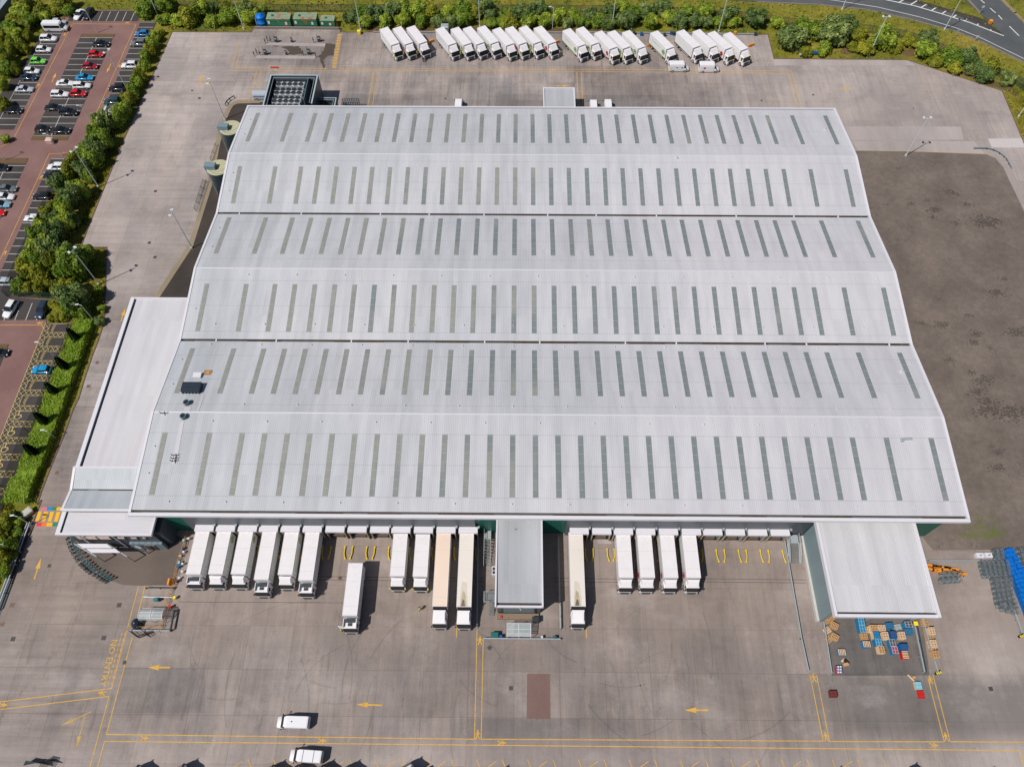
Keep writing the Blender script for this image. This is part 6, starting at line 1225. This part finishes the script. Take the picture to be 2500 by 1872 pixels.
# ------------------------------------------------------------------ pallets, crates, cages
def stack_kit(m_, layers, top=None, crate=False):
    k = Kit(); g = MB(); L, W_2 = 1.2, 1.0; h = .145; tm = M[top] if top else M[m_]
    for i in range(layers):
        z = i*h
        for y in (-.45,0,.45): g.box(-.6,.6,y-.05,y+.05,z,z+.09,M[m_])
        mt = tm if i == layers-1 else M[m_]
        if crate and i == layers-1: continue
        for j in range(5): x = -.6+j*.265; g.box(x,x+.14,-.5,.5,z+.09,z+.13,mt)
        if i == layers-1: g.box(-.58,.58,-.48,.48,z+.0,z+.02,M['gutter'])  # dark sheet puts shade into the gaps between the top boards
    if crate:
        z = (layers-1)*h+.09; g.box(-.6,.6,-.5,.5,z,z+.02,tm)
        for q in ((-.6,.6,-.5,-.44),(-.6,.6,.44,.5),(-.6,-.54,-.44,.44),(.54,.6,-.44,.44),(-.03,.03,-.44,.44),(-.54,-.03,-.03,.03),(.03,.54,-.03,.03)): g.box(*q,z+.02,z+.14,M['skyb'] if m_ in ('bluep','dblue') else tm)
    k.add('pallets', g); return k
ST = {}
def stack(x, y, m_, ly, label, rz=0, top=None, crate=False, kk='BB', sc_=1.0, zt=None):
    key = (m_, ly, top, crate)
    if key not in ST: ST[key] = stack_kit(*key)
    z = ly*.145; p = w(kk, x, y, z); ST[key].place('pallet_stack', label, 'pallet stack', (p.x,p.y,0), rad(rz), 'pallet stacks by the loading canopy')
S_ = [(690,245,'bluep',10,'bright blue pallet stack at the canopy edge, topmost of the left column',90,None,True),(710,362,'bluep',9,'blue pallet stack, second in the left column',90,'bluep',True),(748,475,'wood',7,'brown pallet stack below the blue ones in the left column',90),(780,612,'bluep',8,'pale-topped stack, bottom of the left column',0,'lwood'),(258,305,'wood',6,'tilted brown pallet stack by the left rail',-30),(115,232,'wood',3,'low brown pallets in the corner by the left wall',20),(195,190,'wood',4,'brown pallets leaning near the wall corner',40),(132,392,'lwood',2,'single pale pallet lying by the left rail',30),(262,490,'wood',6,'tilted brown pallet stack, lower one by the left rail',-35),(160,535,'wood',2,'loose brown pallets below the tilted stacks',35),(900,345,'lwood',8,'pale pallet stack, left of a pair in the top row',0,'wood'),(1030,345,'lwood',8,'pale pallet stack, right of a pair in the top row',0,'lwood'),(820,375,'lwood',5,'low pale stack at the left of the top row',0),(1158,310,'bluep',8,'blue pallet stack beside the grey crate in the top row',5),(1285,335,'steel',3,'low grey crate at the end of the top row',10,None,True),(1462,292,'bluep',9,'blue stack with a rust-red crate on top',0,'maroon',True),(1475,408,'bluep',6,'dark blue stack below the rust-red crate by the inner rail',0),(938,465,'lwood',9,'blue-topped stack below the pale pair',90,'bluep',True),(1090,472,'lwood',9,'pale slatted stack in the middle of the second row',90),(1222,460,'dblue',9,'blue shrink-wrapped stack in the second row',90),(1365,468,'lwood',8,'pale stack at the right of the second row',90),(972,582,'bluep',9,'blue stack with crate top, third row left',90,None,True),(1025,702,'lwood',8,'golden pallet stack at the bottom of the third column',90,'wood'),(1200,592,'bluep',8,'stack topped with rusty red-brown crate, middle',90,'maroon',True),(1240,712,'bluep',8,'stack topped with bright red-brown crate, lower middle',90,'redp',True),(1395,658,'dblue',10,'tall deep blue stack at the right',0),(1412,787,'redp',8,'pale stack with red sides at the bottom right',90,'lwood'),
(1740,262,'wood',6,'brown pallets outside the outer rail, topmost',90),(1850,395,'lwood',10,'tall pale stack outside the outer rail, first',90),(1782,405,'wood',4,'low brown stack beside the first tall pale one',90),(1825,515,'wood',4,'low brown stack between the two tall pale ones',90),(1878,602,'lwood',9,'tall pale stack outside the outer rail, second',90),(1858,660,'wood',4,'low brown stack under the second tall one',90),(1915,778,'wood',8,'brown pallet stack, lowest outside the outer rail',90),(375,745,'bluep',5,'pale-topped blue stack alone left of centre',0,'lwood'),(330,1030,'redp',5,'blue crate stack with round white tubs by the left rail',90,'bluep'),(235,1430,'maroon',5,'dark maroon pallet stack alone on the yard',0,None,True),(1625,1292,'lwood',4,'pale stack with light blue crates on the yard',90,'skyb',True),(1668,1440,'redp',2,'bright red crate alone on the yard',90,None,True)]
for q in S_: stack(*q)
for q in range(6):
    p = w('BB',308+(q%2)*40,985+(q//2)*45,.8); g = MB(); g.lathe([(.13,0),(.15,.25)], M['trim'], 10); tag(obj('tub', g.mesh('tub'), None, (p.x,p.y,.72)), f'round white tub on the blue crates, {("top","middle","bottom")[q//2]} {("left","right")[q%2]}', 'tub', 'white tubs')
p = w('BB',1572,282,.6); g = MB(); g.lathe([(.42,0),(.5,.8),(.52,.85)], M['yelp'], 4); tag(obj('yellow_bin', g.mesh('yellow_bin'), None, (p.x,p.y,0), rad(45)), 'yellow bin under the canopy corner between the rails', 'bin')
for kk, x, y, lab in (('BB',1930,1085,'black and yellow rail end post by the outer rail'),('BA',1140,1430,'black and yellow rail end post below the cages')):
    p = w(kk,x,y); t = thing('end_post', lab, 'rail end', (p.x,p.y,0)); g = MB(); g.obox(p.x,p.y,1.0,.35,0,.5,.4,M['black']); part('block', g, t); g = MB()
    for i in range(3): g.obox(p.x-.3+i*.33,p.y-.15+i*.1,.18,.3,.3,.56,.4,M['yelp'])
    part('stripe', g, t)
g = MB(); p = w('BB',1510,1180); g.obox(0,0,1.6,.2,0,.12,rad(-50),M['lwood']); g.obox(.4,.2,.5,.4,.0,.3,.3,M['wood']); tag(obj('broken_pallet', g.mesh('broken_pallet'), None, (p.x,p.y,0)), 'broken pallet pieces beside the yellow walkway', 'debris')
p = w('BB',440,900); g = MB(); g.obox(0,0,1.0,.5,0,.25,-.8,M['black']); g.obox(-.5,.2,.8,.3,0,.2,.6,M['lwood']); g.obox(-.2,-.5,.9,.5,0,.3,.2,M['wood']); tag(obj('scrap_pile', g.mesh('scrap_pile'), None, (p.x,p.y,0)), 'small heap of scrap above the crate with white tubs', 'debris')
# roll cages
ck2 = Kit(); g = MB(); 
for x in (-.36,.36):
    for y in (-.4,.4): g.tube((x,y,0),(x,y,1.5),.025,M['cage'],4)
for z in (.15,.6,1.05,1.5):
    for a, b in (((-.36,-.4),(.36,-.4)),((.36,-.4),(.36,.4)),((.36,.4),(-.36,.4)),((-.36,.4),(-.36,-.4))): g.tube((*a,z),(*b,z),.02,M['cage'],4)
for i in range(3): x = -.18+i*.18; g.tube((x,-.4,1.5),(x,.4,1.5),.015,M['steel'],3); g.tube((-.36,-.2+i*.2,.15),(-.36,-.2+i*.2,1.5),.012,M['cage'],3)
ck2.add('frame', g); g = MB(); g.box(-.36,.36,-.4,.4,.12,.16,M['cage']); g.box(-.3,.3,-.36,.1,.16,.35,M['steel']); ck2.add('shelf', g)
rn = random.Random(2); nc = 0
def cages(quad, nu, nv, where):
    global nc
    c4 = P('BA',*quad,z=1.0)
    for i in range(nu):
        for j in range(nv):
            a = c4[0].lerp(c4[1],(i+.5)/nu); b = c4[3].lerp(c4[2],(i+.5)/nu); p = a.lerp(b,(j+.5)/nv)
            ck2.place('roll_cage', f'wire roll cage, {nth(j)} row, {nth(i)} from left, {where}', 'roll cage', (p.x+rn.uniform(-.05,.05),p.y+rn.uniform(-.05,.05),0), rn.uniform(-.08,.08), 'roll cages '+where); nc += 1
cages([(670,570),(1000,565),(1030,740),(720,750)], 6, 4, 'upper block below the rail')
cages([(830,430),(940,430),(960,550),(850,555)], 2, 3, 'beside the white sacks')
cages([(810,760),(1040,745),(1080,1060),(880,1100)], 4, 6, 'in the middle block')
cages([(900,1060),(1100,1040),(1140,1180),(920,1120)], 3, 2, 'at the foot of the block')
cages([(1105,410),(1260,405),(1300,690),(1180,700)], 3, 5, 'at the right frame edge')
cages([(230,690),(450,680),(455,810),(210,820)], 4, 2, 'behind the yellow barriers')
for i, (x, y) in enumerate(((672,500),(772,497))):
    p = w('BA',x,y,.8); t = thing('bulk_sack', 'white bulk sack left of the cages, '+('left' if i == 0 else 'right')+' of two','sack',(p.x,p.y,0),0,'white sacks'); g = MB(); g.loft([[(p.x+sx*hw,p.y+sy*hw*.75,z) for sx,sy in ((-1,-1),(1,-1),(1,1),(-1,1))] for z,hw in ((0,.6),(.5,.68),(.95,.62))], M['trim']); part('bag', g, t); g = MB(); g.obox(p.x+.1,p.y,.5,.12,.96,1.02,.5,M['chassis']); part('handle', g, t)
bk2 = Kit(); g = MB()
for i in range(7): z = i*.2; g.box(-.42,.42,-.32,.32,z,z+.17,M['dblue']); g.box(-.45,.45,-.35,.35,z+.17,z+.2,plain('tray_blue',(.005,.14,.50),.4,.1))
bk2.add('trays', g)
g = MB(); 
for q in ((-.45,.45,-.35,-.31),(-.45,.45,.31,.35),(-.45,-.41,-.31,.31),(.41,.45,-.31,.31)): g.box(*q,1.4,1.5,plain('tray_blue',(.005,.14,.50),.4,.1))
bk2.add('top_tray', g)
c4 = P('BA',(940,440),(1035,410),(1360,1160),(1230,1200),z=1.0); c5 = P('BA',(955,450),(1230,1190),z=1.0)
for i in range(15):
    for j in range(3):
        a = c4[0].lerp(c4[3],(i+.5)/15); b = c4[1].lerp(c4[2],(i+.5)/15); p = a.lerp(b,(j+.5)/3)
        bk2.place('tray_stack', f'stack of blue plastic trays beside the cages, {nth(i)} row from the top, {nth(j)} across', 'tray stack', (p.x,p.y,0), rn.uniform(-.1,.1), 'blue tray stacks', scale=(1,1,rn.uniform(.75,1.1)))
yb_ = Kit(); g = MB(); g.box(-1.3,1.3,-.16,.16,.0,.9,M['orange']); g.box(-.35,.0,-.17,.17,.3,.91,M['black']); yb_.add('panel', g); g = MB(); g.box(-1.2,-1.0,-.3,.3,0,.12,M['black']); g.box(1.0,1.2,-.3,.3,0,.12,M['black']); yb_.add('foot', g)
for i, (x, y) in enumerate(((150,618),(235,630),(345,645),(150,665),(250,660),(400,672),(440,690))):
    p = w('BA',x,y,.9); yb_.place('plastic_barrier', f'yellow and black plastic barrier right of the canopy roof, {nth(i)} in the jumble', 'barrier', (p.x,p.y,0), rad(-8)+rn.uniform(-.15,.15), 'yellow barriers by the canopy')
# orange clutter beside the smoking area
ob = Kit(); g = MB(); 
for z in (.4,.95): g.tube((0,-.9,z),(0,.9,z),.03,plain('orange_tube',(.55,.27,.05),.6),6)
for y in (-.9,.9): g.tube((0,y,0),(0,y,1.0),.03,plain('orange_tube',(.5,.25,.05),.6),6)
ob.add('frame', g)
for i in range(16):
    f = i/15; a = w('AE',1640,275); b = w('AE',1300,1490); p = a.lerp(b,f); ob.place('orange_barrier', f'orange tubular barrier along the court wall, {nth(i)} from the top', 'barrier', (p.x+rn.uniform(-.15,.15),p.y,0), rad(-6)+rn.uniform(-.2,.2), 'orange barriers along the court')
for i in range(3):
    p = w('AE',930+i*160,1508-i*6); ob.place('orange_barrier', f'orange tubular barrier lying along the bottom rail, {nth(i)} from the left', 'barrier', (p.x,p.y,0), rad(90), 'orange barriers along the court')
for i, (x, y, m_, d) in enumerate(((1598,325,'skyb','pale blue'),(1572,435,'dblue','deep blue'),(1530,625,'skyb','pale blue'),(1522,675,'dblue','deep blue'),(1545,535,'trim','white'),(1590,480,'trim','white'),(1575,640,'trim','white'),(1570,745,'trim','white'),(1530,830,'trim','white'),(1655,300,'trim','white'),(1470,1095,'yelp','yellow'),(1412,1215,'redp','red'),(1495,870,'maroon','maroon'))):
    p = w('AE',x,y,.6); g = MB(); g.lathe([(.15,0),(.19,.7),(.2,.75)] if m_ == 'trim' else [(.22,0),(.26,.8),(.27,.85)], M[m_], 10); tag(obj('bin', g.mesh('bin'), None, (p.x,p.y,0)), f'{d} bin beside the orange barriers, {nth(i)} in the row', 'bin', 'bins beside the orange barriers')
p = w('AE',1398,890,.6); g = MB(); g.box(-.15,.15,-.5,.6,0,1.1,M['orange']); tag(obj('sign_board', g.mesh('sign_board'), None, (p.x,p.y,0)), 'orange upright board at the bottom of the court', 'board')
bc = Kit(); g = MB()
for x in (-.52,.52):
    pts = [(x+.33*math.cos(t),0,.34+.33*math.sin(t)) for t in [rad(d) for d in range(0,361,36)]]
    for a, b in zip(pts, pts[1:]): g.tube(a,b,.05,M['black'],4)
bc.add('wheel', g); g = MB(); tq = plain('bike_teal',(.02,.13,.15),.4)
for a, b in (((-.52,0,.34),(-.1,0,.35)),((-.1,0,.35),(-.25,0,.85)),((-.1,0,.35),(.38,0,.8)),((-.22,0,.75),(.38,0,.8)),((.38,0,.85),(.52,0,.34)),((-.52,0,.34),(-.22,0,.75))): g.tube(a,b,.055,tq,5)
g.box(.4,.7,-.16,.16,.85,1.1,tq)
bc.add('frame', g); g = MB(); g.box(-.38,-.12,-.07,.07,.86,.92,M['black']); bc.add('saddle', g); g = MB(); g.tube((.36,-.28,1.0),(.36,.28,1.0),.02,M['black'],5); g.tube((.36,0,.85),(.36,0,1.0),.02,M['black'],5); bc.add('handlebar', g)
crv = P('AE',(65,300),(95,400),(130,480),(180,560),(240,650),(300,700),(350,750),(450,800),(520,850),(590,880))
for i in range(17):
    f = i/16*(len(crv)-1.001); p = crv[int(f)].lerp(crv[int(f)+1], f-int(f)); bc.place('bicycle', f'teal bicycle on the curved pavement, {nth(i)} from the entrance end', 'bicycle', (p.x+.15,p.y+.1,0), rad(35), 'bicycles on the curved pavement')
tubes('dark teal rail carrying the bicycles along the curve', [p+Vector((-.35,-.25,0)) for p in crv], (.8,), 'dsteel', .05, name='cycle_rail')
# clear shelters
t = thing('clear_shelter','curved clear-roofed shelter with white ribs at the lower left','shelter',(0,0,0)); a = w('AE',1018,1232,2.2); b = w('AE',1335,1232,2.2); c = w('AE',1018,1400,1.8); t.location = ((a.x+b.x)/2,(a.y+c.y)/2,0)
g = MB(); N_ = 9; arc = [(c.y+(a.y-c.y)*(1-math.cos(math.pi*i/N_))/2, 1.7+.9*math.sin(math.pi*i/N_)) for i in range(N_+1)]
for (y0_, z0_), (y1_, z1_) in zip(arc, arc[1:]): g.add([(a.x,y0_,z0_),(b.x,y0_,z0_),(b.x,y1_,z1_),(a.x,y1_,z1_)], [(0,1,2,3)], M['meshw'])
part('clear_roof', g, t)
for x in (a.x,(a.x+b.x)/2,b.x):
    g = MB()
    for (y0_, z0_), (y1_, z1_) in zip(arc, arc[1:]): g.tube((x,y0_,z0_+.03),(x,y1_,z1_+.03),.06,M['trim'],5)
    for y in (arc[0][0],arc[-1][0]): g.tube((x,y,0),(x,y,1.7),.05,M['trim'],5)
    part('rib', g, t)
g = MB()
for q in (2,5,8): g.tube((a.x,arc[q][0],arc[q][1]+.03),(b.x,arc[q][0],arc[q][1]+.03),.04,M['trim'],5)
part('purlin', g, t)
a = w('S',615,92,2.6); b = w('S',872,92,2.6); c = w('S',615,232,2.2); t = thing('clear_shelter','flat clear-roofed shelter with a white grid frame below the dock office','shelter',((a.x+b.x)/2,(a.y+c.y)/2,0))
g = MB(); g.add([(a.x,c.y,2.2),(b.x,c.y,2.2),(b.x,a.y,2.6),(a.x,a.y,2.6)], [(0,1,2,3)], M['meshw']); part('clear_roof', g, t)
for x in (a.x,(a.x+b.x)/2,b.x): g = MB(); g.tube((x,c.y,2.23),(x,a.y,2.63),.06,M['trim'],5); g.tube((x,c.y,0),(x,c.y,2.2),.05,M['trim'],5); g.tube((x,a.y,0),(x,a.y,2.6),.05,M['trim'],5); part('rib', g, t)
g = MB()
for f in (0,.2,.55,1): y = c.y+(a.y-c.y)*f; g.tube((a.x,y,2.24+.4*f),(b.x,y,2.24+.4*f),.04,M['trim'],5)
part('purlin', g, t)
# misc boxes
def crate(kk, x, y, sx, sy, h, m_, name, label, cat, rz=0, lid=None, z=0):
    p = w(kk, x, y, h/2); t = thing(name, label, cat, (p.x,p.y,z), rad(rz)); g = MB(); g.loft([[(sx_*sx/2*q,sy_*sy/2*q,zz) for sx_,sy_ in ((-1,-1),(1,-1),(1,1),(-1,1))] for zz,q in ((.08,.9),(h*.85,1.0))], M[m_] if isinstance(m_,str) else m_); obj('body', g.mesh('body'), t)
    g = MB(); g.loft([[(sx_*sx/2*q,sy_*sy/2*q,zz) for sx_,sy_ in ((-1,-1),(1,-1),(1,1),(-1,1))] for zz,q in ((h*.85,1.06),(h*.92,1.06),(h,.8))], M[lid or m_] if isinstance(lid or m_,str) else (lid or m_)); obj('lid', g.mesh('lid'), t); return t
crate('S',480,222,1.3,.85,1.2,'green' if 0 else plain('bin_teal',(.02,.12,.11),.5),'wheeled_bin','dark green wheeled bin above the long horizontal rail','bin')
crate('S',548,240,.5,.5,1.0,'dblue','wheeled_bin','blue wheeled bin beside the dark green one','bin')
crate('S',993,245,.35,.35,1.0,'trim','wheeled_bin','small white bin on the long horizontal rail','bin')
crate('S',1130,248,.6,.45,1.0,plain('bin_teal2',(.02,.11,.12),.5),'wheeled_bin','teal bin near the right end of the long rail','bin')
crate('N',818,1255,1.2,.9,1.4,plain('bin_black',(.03,.035,.045),.5),'wheeled_bin','black wheeled bin at the front corner of the dock office','bin')
crate('N',432,1222,.4,.4,.7,'redp','fire_point','red and white fire point at the foot of the dock office','fire point')
crate('AE',1228,1122,.8,.5,1.1,plain('bin_teal3',(.03,.18,.2),.5),'wheeled_bin','teal bin under the white bar of the cycle bay','bin')
crate('BF',562,832,1.7,1.3,1.1,plain('beige_box',(.46,.42,.38),.6),'grit_bin','beige lidded box on the pavement beside the coloured crossing','box',50)
crate('F',672,520,1.6,1.3,1.4,plain('pink_box',(.62,.42,.36),.6),'ticket_box','pinkish box at the lower end of the parking island','box')
crate('B',1757,292,.9,.8,1.2,'yelp','grit_bin','bright yellow grit bin left of the first three trucks','bin')
crate('C',688,262,2.1,1.8,2.4,'steel','utility_cabinet','grey metal cabinet behind the row of eight trucks','cabinet')
crate('E',480,440,1.1,.8,.9,'dblue','grit_bin','blue box on the grass below the upper right bushes','box')
crate('BE',1492,480,.8,.8,1.2,'orange','traffic_bollard','orange and white bollard at the tip of the slip road','bollard')
for i, (x, y, m_, d) in enumerate(((545,300,'dsteel','dark'),(612,308,'dblue','blue'),(880,298,'dblue','blue'),(905,305,'dsteel','dark'),(820,315,'dsteel','dark'),(1455,300,'orange','orange'),(1640,308,'dsteel','dark'))):
    crate('D',x,y,.7,.5,1.1,m_,'wheeled_bin',f'{d} bin by the rail behind the right-hand trucks, {nth(i)} from the left','bin')
for i, (kk, x, y, r_) in enumerate((('C',560,372,35),('C',1690,380,35),('D',1600,405,25),('D',690,405,15))):
    p = w(kk,x,y,.5); g = MB(); g.obox(0,0,1.8,.35,.05,.8,0,M['orange']); g.obox(0,0,.3,.6,0,.1,0,M['black']); tag(obj('lane_divider', g.mesh('lane_divider'), None, (p.x,p.y,0), rad(r_)), f'orange plastic divider between parked trucks, {nth(i)} from the left', 'divider', 'orange dividers by the trucks')
p = w('AE',948,1440,.8); t = thing('tarpaulin_heap','glossy black tarpaulin-covered heap left of the curved shelter','heap',(p.x,p.y,0)); g = MB(); tp = plain('black_sheet',(.02,.03,.045),.25,.4,3); g.blob((p.x,p.y,.6),.85,.95,.95,tp,9,6); g.blob((p.x+.4,p.y-.35,.4),.6,.6,.6,tp,8,5); part('cover', g, t)
t = thing('gate_panels','black steel gate panels standing open at the bottom left','gate',(w('AE',1000,1600).x,w('AE',1000,1600).y,0)); 
for q in (((870,1540),(1000,1640)),((1000,1640),(1190,1560)),((1050,1540),(1150,1630))):
    a, b = w('AE',*q[0]), w('AE',*q[1]); g = MB()
    for h in (.15,.7,1.25): g.tube((a.x,a.y,h),(b.x,b.y,h),.045,M['black'],5)
    for i in range(9): c = a.lerp(b,i/8); g.tube((c.x,c.y,.15),(c.x,c.y,1.25),.03,M['black'],4)
    part('panel', g, t)
t = thing('metal_rack','stack of dark metal racks cut by the bottom edge at the left','rack',(w('K',430,1610).x,w('K',430,1610).y,0))
for i in range(8):
    a, b = w('K',250+i*8,1622-i*6,.5), w('K',560+i*6,1560+i*10,.5); g = MB(); g.tube((a.x,a.y,.4+i*.12),(b.x,b.y,.4+i*.12),.06,M['dsteel'],5); part('bar', g, t)
for i in range(6):
    a = w('K',520+i*14,1562+i*3); g = MB(); g.tube((a.x,a.y,1.3),(a.x-.4,a.y-1.4,1.3),.05,M['black'],5); g.tube((a.x,a.y,0),(a.x,a.y,1.3),.05,M['black'],5); part('frame', g, t)
# road signs
for kk, x, y, h, m_, lab in (('BE',720,800,1.6,'steel','small grey sign seen from behind on the grass verge'),('BE',1250,300,2.0,'lmp','rail end sign at the gore of the slip road'),('BE',1150,900,1.4,'lmp','thin marker post on the verge by the white edge line'),('E',345,480,1.0,'trim','small white marker at the yard edge below the bushes'),('G',1235,-380+0,1.2,'trim','small white box beneath the trees beside the side road')):
    p = w(kk,x,y); t = thing('road_sign', lab, 'sign', (p.x,p.y,-.1)); g = MB(); g.tube((0,0,0),(0,0,h),.05,M['steel'],6); obj('post', g.mesh('post'), t); g = MB(); g.box(-.35,.35,-.03,.03,h-.1,h+.5,M[m_]); obj('plate', g.mesh('plate'), t)
# ------------------------------------------------------------------ world, sun, camera
wd = bpy.data.worlds.new('World'); sc.world = wd; wd.use_nodes = True
sky = wd.node_tree.nodes.new('ShaderNodeTexSky'); sky.sky_type = 'NISHITA'; sky.sun_disc = False
sd = Vector((-.565,-.40,1.0)).normalized()
sky.sun_elevation = math.asin(sd.z); sky.sun_rotation = math.atan2(sd.x, sd.y); sky.air_density = 1.0; sky.dust_density = .6
bg = wd.node_tree.nodes['Background']; bg.inputs[1].default_value = .062
wd.node_tree.links.new(sky.outputs[0], bg.inputs[0])
sl_ = bpy.data.lights.new('sun', 'SUN'); sl_.energy = 4.2; sl_.angle = rad(.5); sl_.color = (1,.96,.9)
so = bpy.data.objects.new('sun', sl_); COL.objects.link(so); so.rotation_euler = sd.to_track_quat('Z', 'Y').to_euler(); so.location = (-80,-50,150)
cam = bpy.data.cameras.new('camera'); cam.sensor_width = 36; cam.lens = F0/2500*36; cam.clip_end = 3000; cam.clip_start = 1
co = bpy.data.objects.new('camera', cam); COL.objects.link(co)
co.matrix_world = Matrix(((AR[0],AU[0],-AF[0],0),(AR[1],AU[1],-AF[1],0),(AR[2],AU[2],-AF[2],HC),(0,0,0,1)))
sc.camera = co
sc.view_settings.view_transform = 'Standard'; sc.view_settings.look = 'None'; sc.view_settings.exposure = 0; sc.view_settings.gamma = 1
sc.cycles.max_bounces = 6; sc.cycles.transparent_max_bounces = 8
